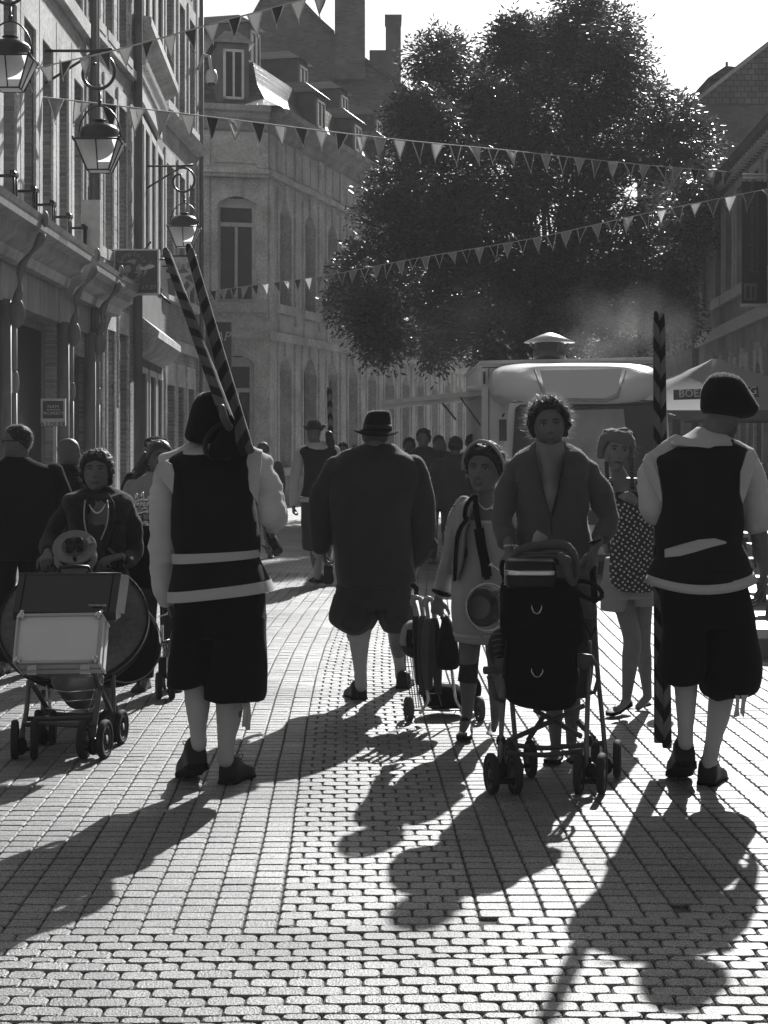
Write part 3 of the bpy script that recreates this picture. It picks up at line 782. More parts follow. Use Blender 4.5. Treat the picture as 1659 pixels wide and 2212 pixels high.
# banner hung square to the street
Yb = 29.2
bx0, bx1 = 1603, 1641
bann = Thing('banner', 'tall dark vertical school banner hung out from the wall on the right', 'banner', at(1650, 660, Yb))
m = MB(); m.prism([at(bx0, 392, Yb), at(1657, 392, Yb), at(1657, 655, Yb), at(bx0, 655, Yb)], (0, 0.03, 0)); bann.part('cloth', m, mat('banner_dark', 0.035, 0.7, 0.4, var=0.1), smooth=False)
m = MB(); m.tube([at(1600, 660, Yb + .03), at(1672, 660, Yb + .03)], 0.03, 8); m.tube([at(1604, 384, Yb), at(1680, 384, Yb)], 0.022, 8); m.tube([at(1604, 377, Yb + .1), at(1680, 377, Yb + .1)], 0.022, 8)
bann.part('pole', m, wf)
m = MB()
def vtext(mb, txt, px, py0, py1, Y, thick=0.003):
    """text running upwards from py0 (bottom) to py1 (top)"""
    h = (py0 - py1) * Y / F
    M = frame(at(px, py0, Y), (0, 0, 1), (-1, 0, 0))
    t2 = MB(); text_mesh(t2, txt, M, 1.0, thick, align='LEFT')
    zs = [v[2] for v in t2.v]; L_ = max(zs) - min(zs)
    M2 = frame(at(px, py0, Y), (0, 0, 1), (-1, 0, 0)) @ Matrix.Scale(h / L_, 4); text_mesh(mb, txt, M2, 1.0, thick * L_ / h, align='LEFT')
vtext(m, 'Athénée Royal François Bovesse', 1628, 588, 392, Yb - 0.012)
vtext(m, 'Enseignement de la Communauté française', 1638, 588, 420, Yb - 0.012)
M = frame(at(1608, 652, Yb - .012), (1, 0, 0), (0, 0, 1))
m.prism([at(x, y, Yb - .012) for x, y in ((1607, 612), (1636, 612), (1636, 618), (1607, 618))], (0, 0.008, 0))
for x in (1608, 1620, 1630): m.prism([at(x_, y, Yb - .012) for x_, y in ((x, 618), (x + 4, 618), (x + 4, 645), (x, 645))], (0, 0.008, 0))
m.prism([at(x, y, Yb - .012) for x, y in ((1607, 645), (1634, 645), (1634, 648), (1607, 648))], (0, 0.008, 0))
bann.part('lettering', m, mat('banner_text', 0.16, 0.7, 0.3), smooth=False)

# buildings beyond on the right
def boxbuilding(name, label, px0, px1, ytop, Y, mats, group, depth=8, roofpts=None, wins=(), x1=None):
    a, b_ = at(px0, ytop, Y), at(px1, ytop, Y)
    f = Facade(name, label, (a.x, Y), (b_.x, Y), a.z, mats, depth, group)
    for (u0, u1, z0, z1) in wins: f.window(u0, u1, z0, z1, mull=1, transom=.7, jamb=.12, lint=.2, sill=.12)
    f.finish(); return f
brT = brickmat('tower_brick', 0.13, 0.18, 0.14, (1, 0), 0.24, 0.08, 0.01, 0.5)
fg = boxbuilding('tall_house', 'tall dark house with a steep tiled roof and dormer at the right edge', 1495, 1760, 222, 46, brT, None, 10)
t2 = fg.t
m = MB(); Yr = 46
rp = [at(1488, 224, Yr - .3), at(1770, 224, Yr - .3), at(1770, 60, Yr + 5), at(1700, 60, Yr + 5)]
m.prism([at(1488, 222, Yr - .25), at(1775, 222, Yr - .25), at(1775, 60, Yr - .1), at(1696, 60, Yr - .1)], (0, 9, 0)); t2.part('roof', m, brickmat('roof_tiles', 0.10, 0.16, 0.04, (1, 0), 0.2, 0.16, 0.015, 0.8, .5), smooth=False)
m = MB(); m.prism([at(1486, 226, Yr - .4), at(1700, 57, Yr - .4), at(1700, 66, Yr - .4), at(1498, 226, Yr - .4)], (0, 9.4, 0)); t2.part('verge', m, stone_d, smooth=False)
m = MB(); m.prism([at(x, y, Yr + .4) for x, y in ((1535, 168), (1590, 168), (1590, 235), (1535, 235))], (0, 2, 0)); dm = t2.part('dormer', m, plaster, smooth=False)
m = MB(); m.prism([at(x, y, Yr + .2) for x, y in ((1529, 168), (1600, 168), (1600, 145), (1568, 142))], (0, 2.4, 0)); m.tube([at(1570, 143, Yr + .6), at(1570, 134, Yr + .6)], .04, 6); t2.part('dormer_roof', m, slB, dm, smooth=False)

fx = Facade('row_house', 'far grey row house glimpsed under the tree crown on the right', (at(1500, 0, 62).x, 62), (XR(40.2) + .3, 40.4), 7.2, st_corner, 8, 'far houses beyond the tree')
for i in range(5):
    c = 2 + 3.4 * i
    for z0, z1 in ((1.0, 2.9), (4.3, 6.3)): fx.window(c - .5, c + .5, z0, z1, mull=1, transom=.7, jamb=.12, lint=.2, sill=.12)
fx.finish()
ox = -3
for k, (px0, px1, yt, Y, lab) in enumerate(((1380, 1470, 690, 75, 'small far house under the tree, its gable towards the street'), (1455, 1512, 640, 70, 'taller far house with a hanging sign under the tree'),
                                            (900, 1060, 640, 80, 'wide far house behind the serving hatch of the van'), (1040, 1400, 660, 84, 'far row hidden behind the van and the tree trunk'))):
    w = (px1 - px0) * Y / F
    wins = []
    n = max(2, int(w / 1.2))
    for i in range(n):
        c = w * (i + .5) / n
        for z0 in (1.0, 4.0): wins.append((c - .28, c + .28, z0, z0 + 1.7))
    boxbuilding('far_house', lab, px0, px1, yt, Y, st_corner, 'far houses beyond the tree', wins=wins)
m = MB(); m.box(at(1493, 808, 52), (.26, .05, .62)); 
s_ = Thing('hanging_sign', 'small pale vertical sign hanging under the tree beside the upright stilts', 'sign', at(1493, 808, 52), 'signs on far houses')
s_.part('board', m, wf, smooth=False)
m = MB(); m.tube([at(1493, 785, 52), at(1493, 780, 52), at(1506, 780, 52)], .02, 6); s_.part('bracket', m, iron)

# iron-spiked railing and bright doors beneath the school building are part of its ground floor
# ------------------------------------------------------------------ shop signs on the left
def signbox(name, label, px0, py0, px1, py1, Y, d, mats, rim=None, cat='sign', group=None):
    t = Thing(name, label, cat, at((px0 + px1) / 2, py1, Y), group)
    m = MB(); m.prism([at(px0, py0, Y), at(px1, py0, Y), at(px1, py1, Y), at(px0, py1, Y)], (0, d, 0)); t.part('board', m, mats, smooth=False)
    if rim:
        m = MB(); q = 3.2
        for (a, b_, c, d_) in ((px0 - q, py0 - q, px1 + q, py0), (px0 - q, py1, px1 + q, py1 + q), (px0 - q, py0, px0, py1), (px1, py0, px1 + q, py1)):
            m.prism([at(a, b_, Y - .01), at(c, b_, Y - .01), at(c, d_, Y - .01), at(a, d_, Y - .01)], (0, d + .02, 0))
        t.part('frame', m, rim, smooth=False)
    return t
Ys = 24.7
sg = signbox('travel_sign', 'square dark hanging shop sign with a globe emblem and an aeroplane', 249, 541, 340, 633, Ys, .14, mat('sign_dark', 0.075, .6, .4, var=.15), frame_w)
lit = mat('sign_print', 0.26, .6, .3); litb = mat('sign_print_bright', 0.5, .6, .3)
def SP(x, y, dy=0.012): return at(249 + (x - 95) * 0.1465 , 541 + (y - 270) * 0.1455, Ys - dy)   # coordinates of the zoomed sign
m = MB()
for poly in ([(225, 460), (290, 410), (345, 400), (415, 405), (380, 480), (330, 455), (270, 445)], [(240, 500), (300, 485), (330, 560), (310, 600), (270, 600), (290, 665), (250, 640), (232, 560)],
             [(400, 520), (450, 460), (490, 490), (490, 530), (440, 590), (400, 560)], [(365, 600), (430, 565), (480, 560), (500, 600), (440, 650), (380, 665), (440, 620)], [(130, 405), (220, 440), (200, 460)], [(520, 560), (570, 550), (555, 610), (490, 665), (520, 600)], [(540, 490), (590, 470), (630, 430), (605, 480)]):
    m.prism([SP(*p) for p in poly], (0, .01, 0))
sg.part('emblem', m, lit, smooth=False)
m = MB(); m.prism([SP(*p, 0.02) for p in ((440, 510), (520, 515), (600, 480), (650, 480), (682, 500), (640, 535), (540, 555), (455, 560), (470, 535))], (0, .01, 0)); sg.part('aeroplane', m, litb, smooth=False)
m = MB()
for i, ch in enumerate('Comptoir'):      # arc of lettering
    a = PI * (0.86 - 0.74 * i / 7); c = SP(340 + 165 * math.cos(a), 500 - 150 * math.sin(a)); 
    text_mesh(m, ch, frame(c, (math.sin(a), 0, -math.cos(a)), (math.cos(a), 0, math.sin(a))), 0.11, .003)
for i, ch in enumerate('Voyages'):
    a = PI * (0.82 - 0.64 * i / 6); c = SP(340 + 150 * math.cos(a), 585 + 170 * math.sin(a))
    text_mesh(m, ch, frame(c, (math.sin(a), 0, math.cos(a)), (-math.cos(a), 0, math.sin(a))), 0.11, .003)
text_mesh(m, '081/728.69.89', frame(SP(410, 850), (1, 0, 0), (0, 0, 1)), 0.1, .003, shear=.2)
sg.part('lettering', m, lit, smooth=False)
m = MB(); m.tube([at(285, 541, Ys + .07), at(262, 541, Ys + .07) + Vector((-1.0, 0, 0))], .018, 6); m.tube([at(312, 540, Ys + .07), at(326, 522, Ys + .07)], .014, 6); m.tube([at(340, 560, Ys + .07), at(356, 560, Ys + .07)], .014, 6)
m.tube([at(346, 636, Ys), at(356, 645, Ys - .05), at(368, 655, Ys)], .02, 8); sg.part('bracket', m, iron)
Ys2 = 28.6
s2 = Thing('shield_sign', 'pale rounded hanging restaurant sign behind the striped stilts', 'sign', at(385, 650, Ys2))
P = [(346, 560), (352, 556), (418, 556), (421, 565), (421, 585)] + [(383.5 + 38 * math.cos(a), 597 + 44 * math.sin(a)) for a in [PI * k / 14 for k in range(15)]] + [(346, 585)]
m = MB(); m.prism([at(x, y, Ys2) for x, y in P], (0, .1, 0)); s2.part('board', m, mat('sign_pale', 0.5, .6, .4, var=.1), smooth=False)
m = MB()
for poly in ([(361, 602), (375, 600), (378, 638), (364, 636)], [(392, 622), (404, 606), (411, 616), (398, 632)], [(385, 585), (396, 577), (408, 588), (388, 590)], [(398, 600), (412, 592), (418, 612), (408, 606)]):
    m.prism([at(x, y, Ys2 - .012) for x, y in poly], (0, .01, 0))
text_mesh(m, 'Le Bi', frame(at(400, 578, Ys2 - .012), (1, 0, 0), (0, 0, 1)), .13, .003)
s2.part('picture', m, mat('sign_mid', .16, .6, .3), smooth=False)
m = MB(); m.tube([at(372, 553, Ys2 + .05), at(424, 553, Ys2 + .05)], .02, 6); m.tube([at(372, 553, Ys2 + .05), at(340, 553, Ys2 + .05)], .02, 6); m.ell(at(366, 585, Ys2 - .06), (.06, .06, .04)); m.tube([at(350, 575, Ys2), at(364, 575, Ys2 - .05)], .012, 6)
s2.part('bracket', m, iron)
# square sign on the corner house
s3 = signbox('bank_sign', 'square dark projecting sign with italic white capitals on the corner house', 444, 696, 499, 797, 38.2, .2, mat('sign_dark2', .06, .6, .4, var=.1))
m = MB(); text_mesh(m, 'AP', frame(at(480, 736, 38.19), (1, 0, 0), (0, 0, 1)), .30, .004, shear=.25); s3.part('lettering', m, frame_w, smooth=False)
# agency board in the shop window, facing us
s4 = signbox('agency_board', 'framed estate agent board on a post in front of the near shop', 92, 866, 137, 904, 19.7, .04, mat('sign_mid2', .11, .6, .4), None)
m = MB()
for (a, b_, c, d_) in ((88, 861, 141, 866), (88, 904, 141, 920), (88, 866, 92, 904), (137, 866, 141, 904)): m.prism([at(a, b_, 19.69), at(c, b_, 19.69), at(c, d_, 19.69), at(a, d_, 19.69)], (0, .05, 0))
m.prism([at(100, 884.5, 19.68), at(129, 884.5, 19.68), at(129, 886, 19.68), at(100, 886, 19.68)], (0, .01, 0))
text_mesh(m, "NAM", frame(at(114.5, 882, 19.685), (1, 0, 0), (0, 0, 1)), .06, .002); text_mesh(m, 'PROPERTY', frame(at(114.5, 896, 19.685), (1, 0, 0), (0, 0, 1)), .055, .002)
s4.part('lettering', m, wf, smooth=False)
m = MB(); text_mesh(m, 'A LOUER', frame(at(114.5, 921, 19.675), (1, 0, 0), (0, 0, 1)), .075, .002); s4.part('notice', m, iron, smooth=False)
m = MB(); m.ext((-.02, -.02, 0), (.02, .02, at(0, 920, 19.73).z), Matrix.Translation((at(118, 0, 19.73).x, 19.76, 0))); s4.part('post', m, frame_w, smooth=False)

# ------------------------------------------------------------------ wall lanterns
glow = mat('lantern_glass', 0.78, 0.45, 0.5, transl=0.75)
def lantern(px, ytop, ybot, Y, label, xwall, base_h=0.6):
    """lantern hung from a scrolled wall bracket; ytop: chimney cap, ybot: foot of the glass"""
    s = (ybot - ytop) * Y / F
    zc = at(px, ybot, Y); t = Thing('wall_lantern', label, 'street lamp', zc, 'lanterns along the left wall')
    M = Matrix.Translation(zc) @ Matrix.Scale(s, 4)
    m = MB(); m.lathe([(0.40, .56), (.41, .60), (.385, .64), (.39, .70), (.36, .80), (.28, .88), (.16, .915), (.09, .92), (.085, .96), (.14, .965), (.15, .975), (.09, 1.0), (.02, 1.01)], M, 28); t.part('dome', m, iron)
    m = MB(); a = .43; b_ = .205
    for sx, sy in ((1, 1), (1, -1), (-1, -1), (-1, 1)):
        m.tube([M @ Vector((sx * a * .95, sy * a * .95, .56)), M @ Vector((sx * b_, sy * b_, 0.02))], .017 * s, 6); m.ell(M @ Vector((sx * a, sy * a, .60)), (.02 * s,) * 3, None, 8, 6)
    for k in range(4):
        c = [(a, a), (a, -a), (-a, -a), (-a, a)]; p, q = c[k], c[(k + 1) % 4]
        m.tube([M @ Vector((p[0], p[1], .565)), M @ Vector((q[0], q[1], .565))], .02 * s, 6)
        r = b_ / a; m.tube([M @ Vector((p[0] * r, p[1] * r, .02)), M @ Vector((q[0] * r, q[1] * r, .02))], .015 * s, 6)
        mx_, my_ = (p[0] + q[0]) / 2, (p[1] + q[1]) / 2
        m.tube([M @ Vector((mx_, my_, .56)), M @ Vector((mx_ * r, my_ * r, .02))], .013 * s, 6)
    t.part('frame', m, iron)
    m = MB(); a2, b2 = .405, .19
    m.add([M @ Vector(p) for p in ((a2, a2, .55), (-a2, a2, .55), (-a2, -a2, .55), (a2, -a2, .55), (b2, b2, .02), (-b2, b2, .02), (-b2, -b2, .02), (b2, -b2, .02))], [(0, 1, 5, 4), (1, 2, 6, 5), (2, 3, 7, 6), (3, 0, 4, 7)])
    m.add([M @ Vector(p) for p in ((b2, b2, .02), (-b2, b2, .02), (-b2, -b2, .02), (b2, -b2, .02))], [(0, 1, 2, 3)])
    t.part('glass', m, glow, smooth=False)
    m = MB()   # hoop, chain, scroll and wall arm
    P = []
    for i in range(13):
        an = PI * i / 12; P.append(M @ Vector((.40 * math.cos(an), 0, .66 + (.60 * math.sin(an)) ** 1.0)))
    m.tube(P, .016 * s, 7)
    top = M @ Vector((0, 0, 1.26)); m.tube([top, top + Vector((0, 0, .10 * s)), top + Vector((0, 0, .26 * s))], [.03 * s, .022 * s, .03 * s], 8); m.ell(top + Vector((0, 0, .08 * s)), (.045 * s,) * 3, None, 8, 6)
    t.part('hanger', m, iron)
    m = MB(); sc = top + Vector((0, 0, .26 * s))
    cen = sc + Vector((.0, 0, .34 * s)); P = []
    for i in range(34):                  # big scroll
        f = i / 33; an = math.radians(112 - 400 * f); r = (.40 - .24 * f ** 1.2) * s * (1 if f < .55 else 1)
        P.append(cen + Vector((-.02 * s + r * math.cos(an) * .95 - .10 * s * f, 0, r * math.sin(an) + .03 * s * f)))
    m.tube(P, .032 * s, 8)
    arm = cen + Vector((0, 0, .44 * s)); w = Vector((xwall(Y), Y, arm.z))
    m.tube([w, arm + Vector((-.1 * s, 0, 0)), arm + Vector((.24 * s, 0, .03 * s))], [.026 * s, .03 * s, .036 * s], 8)
    m.tube([w + Vector((0, 0, -.62 * s)), w.lerp(arm, .55) + Vector((0, 0, -.26 * s)), arm + Vector((-.12 * s, 0, -.04 * s))], .026 * s, 8)
    t.part('bracket', m, iron)
    m = MB(); m.ell(M @ Vector((0, 0, .40)), (.09 * s, .09 * s, .13 * s)); t.part('bulb', m, wf)
    return t
lantern(22, 77, 196, 15.9, 'nearest black lantern, cut by the left edge of the picture', lambda Y: -4.1)
lantern(215, 258, 372, 20.3, 'black wall lantern with a large scroll, middle of the three on the left', lambda Y: -4.13)
lantern(398, 459, 536, 28.8, 'black wall lantern above the tips of the carried stilts', lambda Y: -4.1)
lantern(712, 640, 690, 44.5, 'far lantern on the corner house, half inside the tree crown', lambda Y: -1.9)
# camera on a bent arm
t = Thing('security_camera', 'pale dome camera on a bent arm at the end of the left row', 'camera', at(457, 180, 35.5))
m = MB(); m.tube([at(428, 150, 36), at(440, 118, 35.7), at(452, 122, 35.5), at(456, 150, 35.5)], .035, 10); t.part('arm', m, frame_w)
m = MB(); m.lathe([(.02, .3), (.09, .28), (.13, .16), (.13, .06), (.10, .0)], Matrix.Translation(at(457, 180, 35.5)), 18); t.part('housing', m, frame_w)
m = MB(); m.ell(at(457, 180, 35.5), (.09, .09, .08)); t.part('lens', m, glass)

# ------------------------------------------------------------------ bunting
flagd = mat('flag_dark', 0.02, .9, .2, transl=.25); flagl = mat('flag_light', 0.42, .9, .2, transl=.55); flagm = mat('flag_mid', 0.13, .9, .2, transl=.45)
cordm = mat('flag_cord', .55, .8, .3)
def bunting(label, pts, sp, fw, fh, seed, start=0.05, light=None):
    """pts: world points of the hanging cord"""
    r = random.Random(seed)
    P = [Vector(p) for p in catmull([tuple(p) for p in pts], 12)]
    t = Thing('bunting', label, 'bunting', P[0], 'flag lines across the street')
    m = MB(); m.tube(P, .009, 5); t.part('cord', m, cordm)
    d = [0]
    for a, b_ in zip(P, P[1:]): d.append(d[-1] + (b_ - a).length)
    def on(s_):
        for i in range(len(P) - 1):
            if d[i + 1] >= s_: return P[i].lerp(P[i + 1], (s_ - d[i]) / (d[i + 1] - d[i]))
        return P[-1]
    s_ = start; k = 0
    while s_ < d[-1] - fw:
        a, b_ = on(s_ + r.uniform(-.02, .02)), on(s_ + fw * r.uniform(.92, 1.06)); ax = (b_ - a).normalized()
        w = r.gauss(0, .3); yaw = r.gauss(0, .25); h = fh * r.uniform(.95, 1.18); fwk = r.uniform(.85, 1.1)
        dn = Vector((ax.x * 0 + r.gauss(.0, .12), w, -1)).normalized()
        mid = (a + b_) / 2 + dn * h; curl = r.gauss(0, .05)
        c1 = a.lerp(mid, .5) + Vector((0, curl, 0)); c2 = b_.lerp(mid, .5) + Vector((0, -curl * .6, 0)); cm = (a + b_) / 2 + Vector((0, curl * 1.4, -h * .25)) 
        m = MB(); th = Vector((0, .002, 0))
        m.add([a, (a + b_) / 2, b_, c1, cm, c2, mid], [(0, 3, 4, 1), (1, 4, 5, 2), (3, 6, 4), (4, 6, 5)])
        f = t.part('flag', m, (light or flagl) if k % 2 else (flagd if r.random() < .85 else flagm))
        f['label'] = 'pale pennant' if k % 2 else 'dark pennant'
        if True:
            m = MB(); m.tube([a, c1, mid, c2, b_], .006 * (Y0 := (a.y / 20)) + .002, 4); m.tube([mid, mid + Vector((.01, 0, -.04))], .006, 4); t.part('piping', m, cordm, f)
        s_ += sp; k += 1
bunting('flag line running from the near lantern up to the top edge', [at(-60, 205, 16.5), at(61, 153, 19.2), at(250, 108, 19), at(465, 50, 18.6), at(640, 3, 18.2), at(760, -35, 18)], .272, .165, .22, 1, .02, mat('flag_grey', .2, .9, .2, transl=.4))
bunting('long flag line across the middle, from the left wall over the tree crown', [at(-20, 195, 19.2), at(0, 199, 19.3), at(200, 222, 20.8), at(433, 250, 22.5), at(846, 300, 26.2), at(1100, 325, 28.6), at(1390, 356, 31.5), at(1659, 378, 34), at(1700, 381, 34.3)], .50, .30, .29, 2, .1)
bunting('lowest flag line, rising to the right in front of the tree', [at(448, 630, 38.9), at(580, 612, 37.2), at(710, 594, 35.5), at(900, 558, 33.2), at(1150, 515, 30.6), at(1390, 462, 28.3), at(1659, 408, 26), at(1720, 395, 25.6)], .395, .25, .245, 3, .1)

# ------------------------------------------------------------------ tree
def tree():
    r = random.Random(5); Yt = 37.5
    base = Vector((at(1165, 0, Yt).x, Yt, 0))
    t = Thing('street_tree', 'large feathery ash tree filling the middle of the street', 'tree', base)
    bark = mat('bark', 0.06, .9, .3, bump=.6, bscale=25, var=.3, vscale=6)
    lobes = []
    spec = [(1255, 75, 78), (1325, 50, 50), (1190, 115, 82), (1100, 95, 66), (945, 135, 60), (1000, 190, 90), (1395, 225, 56), (1300, 180, 90), (1445, 242, 45), (900, 260, 78), (1060, 260, 110), (1180, 250, 110),
            (1290, 300, 100), (1400, 320, 62), (1500, 300, 55), (1530, 400, 55), (960, 380, 110), (860, 400, 62), (1100, 400, 120), (1230, 430, 110), (1350, 440, 70), (1500, 470, 68), (1555, 490, 42), (830, 490, 80), (790, 560, 60), (960, 510, 110), (1120, 540, 120), (1270, 560, 100),
            (1390, 560, 80), (1470, 545, 60), (760, 640, 55), (860, 640, 100), (1000, 650, 110), (1150, 660, 105), (1290, 650, 90), (1400, 640, 75), (1455, 690, 48), (820, 720, 62), (930, 735, 62), (1060, 740, 62), (1200, 745, 62), (1330, 735, 60), (1440, 615, 45), (1340, 125, 52), (1275, 22, 42)]
    for px, py, pr in spec:
        for q in range(2):
            Y = Yt + r.uniform(-3.2, 3.2) * (1 - 0.2 * q)
            c = at(px + r.uniform(-12, 12), py + r.uniform(-10, 10), Y)
            lobes.append((c, pr * .94 * Y / F * (1.0 if q == 0 else .8)))
    for _ in range(46):
        c0, r0 = lobes[r.randrange(len(lobes))]; d = Vector((r.gauss(0, 1), r.gauss(0, .6), r.gauss(0, .8))).normalized()
        q_ = c0 + d * r0 * 1.05
        if q_.x / q_.y < .165: lobes.append((q_, r0 * r.uniform(.22, .4)))
    V = []; Fc = []; n = 0
    cen = []
    for c, rad in lobes:
        k = int(900 * rad ** 1.7)
        for _ in range(k):
            d = Vector((r.gauss(0, 1), r.gauss(0, 1), r.gauss(0, 1))).normalized()
            rr = rad * (r.random() ** .45) * r.uniform(.75, 1.10)
            p = c + Vector((d.x * rr, d.y * rr, d.z * rr * .9))
            if noise.noise(p * .9) < -0.30 or noise.noise(p * 2.3) < -0.36: continue
            cen.append((p, d))
    for p, d in cen:
        # a drooping compound leaf spray: 9-11 leaflets along a stem
        out = (d + Vector((r.gauss(0, .5), r.gauss(0, .5), r.gauss(0, .3) - .15))).normalized()
        side = out.cross(Vector((0, 0, 1)));
        if side.length < .1: side = Vector((1, 0, 0))
        side.normalize(); L_ = r.uniform(.28, .5); m_ = r.choice((6, 7, 8))
        for i in range(m_):
            f = (i + .6) / m_
            q = p + out * (L_ * f) + Vector((0, 0, -.12 * f * f))
            s2 = 1 if i % 2 else -1
            dr = (side * s2 * .8 + out * .6 + Vector((r.gauss(0, .25), r.gauss(0, .25), r.gauss(0, .25) - .1))).normalized()
            nn = dr.cross(Vector((r.gauss(0, .6), r.gauss(0, .6), 1))).normalized()
            l, w = r.uniform(.11, .19), r.uniform(.018, .031)
            a = q; b_ = q + dr * l * .5 + nn * w; c2 = q + dr * l; d2 = q + dr * l * .5 - nn * w
            V += [tuple(a), tuple(b_), tuple(c2), tuple(d2)]; Fc.append((n, n + 1, n + 2, n + 3)); n += 4
    print('tree leaves', len(Fc))
    m = MB(); m.v = V; m.f = Fc; m.m = [0] * len(Fc)
    leafm = mat('leaf', 0.060, .38, .6, transl=.38)
    t.part('crown', m, leafm, smooth=False)
    m = MB()
    fork = base + Vector((0, 0, 3.0))
    m.tube([base, base + Vector((.05, 0, 1.5)), fork], [.38, .30, .27], 14)
    ends = [lobes[i][0] for i in range(0, len(lobes), 2)]
    for i, e in enumerate(ends):
        if i % 3 == 2: continue
        st = base + Vector((0, 0, 2.4 + (i % 5) * .35)); mid = st.lerp(e, .5) + Vector((r.uniform(-.5, .5), r.uniform(-.5, .5), r.uniform(.1, .9)))
        pts = [Vector(q) for q in catmull([tuple(st), tuple(st.lerp(mid, .5) + Vector((r.uniform(-.2, .2), 0, .25))), tuple(mid), tuple(mid.lerp(e, .6))], 4)]
        m.tube(pts, [.085 * (1 - .85 * j / (len(pts) - 1)) for j in range(len(pts))], 7)
    t.part('trunk', m, bark)
tree()

# ------------------------------------------------------------------ food van
def van():
    Y = 20.6; k = Y / F
    whitep = mat('van_paint', 0.78, 0.28, 0.5, var=.05, vscale=3, bump=.02, bscale=8)
    t = Thing('food_van', 'white food van with a raised side flap and a roof chimney, facing us', 'van', at(1245, 1232, Y))
    def Q(px, py, dy=0): return at(px, py, Y) + Vector((0, dy, 0))
    base = 1228
    m = MB()   # box body, set back behind the cab
    poly = [(1047, 777), (1440, 768), (1448, 776), (1448, 1150), (1047, 1150)]
    m.prism([Q(x, y, .55) for x, y in poly], (0, 4.2, 0)); t.part('body', m, whitep, smooth=False)
    m = MB(); m.prism([Q(x, y, .50) for x, y in ((1043, 775), (1442, 766), (1450, 772), (1450, 779), (1442, 774), (1043, 783))], (0, 4.3, 0)); t.part('roof_edge', m, frame_w, smooth=False)
    m = MB()   # wind deflector over the cab: rounded hood
    ringsd = []
    for i, (s_, dy, cy_) in enumerate(((.0, -.46, 835), (.5, -.45, 835), (.80, -.40, 834), (.93, -.28, 833), (1.0, -.05, 832), (1.03, .56, 830))):
        ring = []
        for c, q in circ(48):
            x = spow(c, .42) * 182 * max(s_, .02); y = spow(q, .5) * 50 * max(s_, .02)
            bot = 1 if q < 0 else 0
            ring.append(Q(1247 + x * (1 - .10 * (q < 0) * abs(q)), cy_ - y * 1.0, dy + (.22 * (q if q > 0 else 0) + .10)))
        ringsd.append(ring)
    m.rings(ringsd, cap=True); t.part('roof_fairing', m, whitep)
    m = MB(); m.prism([Q(x, y, -.385) for x, y in ((1160, 803), (1335, 800), (1322, 852), (1300, 862), (1190, 862), (1172, 850))], (0, .03, 0)); t.part('fairing_panel', m, mat('van_panel', .75, .3, .5), smooth=False)
    m = MB(); m.tube([Q(1150, 800, -.28), Q(1165, 850, -.38), Q(1185, 866, -.39), Q(1300, 868, -.39), Q(1325, 860, -.38), Q(1345, 803, -.28)], .012, 6); t.part('fairing_crease', m, stone_d)
    m = MB()   # cab
    pc = [(1098, 872), (1115, 858), (1405, 855), (1432, 872), (1440, 960), (1444, 1150), (1080, 1150), (1085, 960)]
    m.prism([Q(x, y, -.25) for x, y in pc], (0, .9, 0)); 
    m.prism([Q(x, y, -.95) for x, y in [(1084, 1075), (1444, 1075), (1446, 1190), (1082, 1190)]], (0, 1.5, 0))
    t.part('cab', m, whitep, smooth=False)
    m = MB(); ws = [(1112, 884), (1120, 878), (1405, 872), (1418, 880), (1428, 1050), (1100, 1055)]
    m.prism([Q(x, y, -.275) for x, y in ws], (0, .03, 0)); wsn = t.part('windscreen', m, mat('windscreen_glass', .07, .06, .6), smooth=False)
    m = MB(); m.prism([Q(x, y, -.282) for x, y in ((1180, 888), (1340, 884), (1345, 930), (1335, 1050), (1150, 1052), (1160, 940))], (0, .005, 0)); t.part('reflection_blind', m, mat('screen_blind', .38, .5, .4, var=.3, vscale=2), wsn, smooth=False)  # pale mottled sheet laid over the glass, lightens part of the windscreen
    m = MB(); m.tube([Q(x, y, -.285) for x, y in ws + [ws[0]]], .018, 6); t.part('windscreen_seal', m, shopd)
    m = MB(); m.prism([Q(x, y, -.97) for x, y in ((1110, 1095), (1415, 1095), (1410, 1125), (1115, 1125))], (0, .03, 0)); t.part('grille', m, shopd, smooth=False)
    for x in (1095, 1418):
        m = MB(); m.ell(Q(x + 7, 1110, -.95), (.13, .05, .09)); t.part('headlight', m, glass)
    m = MB(); m.prism([Q(x, y, -1.0) for x, y in ((1080, 1165), (1448, 1165), (1446, 1200), (1082, 1200))], (0, .3, 0)); t.part('bumper', m, plaster, smooth=False)
    for x in (1108, 1424):
        m = MB(); m.lathe([(.0, -.1), (.2, -.1), (.33, -.09), (.34, 0), (.33, .09), (0, .1)], Matrix.Translation(Vector((Q(x, 0).x, Y - .35, .34))) @ Matrix.Rotation(PI / 2, 4, 'Y'), 24); t.part('wheel', m, mat('tyre', .025, .8, .3))
    for x, s_ in ((1086, -1), (1440, 1)):
        m = MB(); m.box(Q(x + s_ * 6, 930, -.5), (.09, .05, .26)); m.tube([Q(x + s_ * 6, 900, -.45), Q(x, 895, -.2)], .014, 6); t.part('mirror', m, shopd, smooth=False)
    m = MB(); m.prism([Q(x, y, .5) for x, y in ((1049, 800), (1054, 798), (1054, 825), (1049, 827))], (0, .03, 0)); t.part('marker_lamp', m, shopd, smooth=False)
    m = MB(); m.tube([Q(1190, 1054, -.31), Q(1215, 1048, -.33), Q(1290, 1012, -.32)], .008, 6); m.tube([Q(1300, 1054, -.31), Q(1330, 1048, -.33), Q(1400, 1010, -.32)], .008, 6); t.part('wipers', m, shopd, wsn)
    m = MB(); m.prism([Q(x, y, -1.02) for x, y in ((1225, 1170), (1300, 1170), (1300, 1186), (1225, 1186))], (0, .02, 0)); t.part('number_plate', m, frame_w, smooth=False)
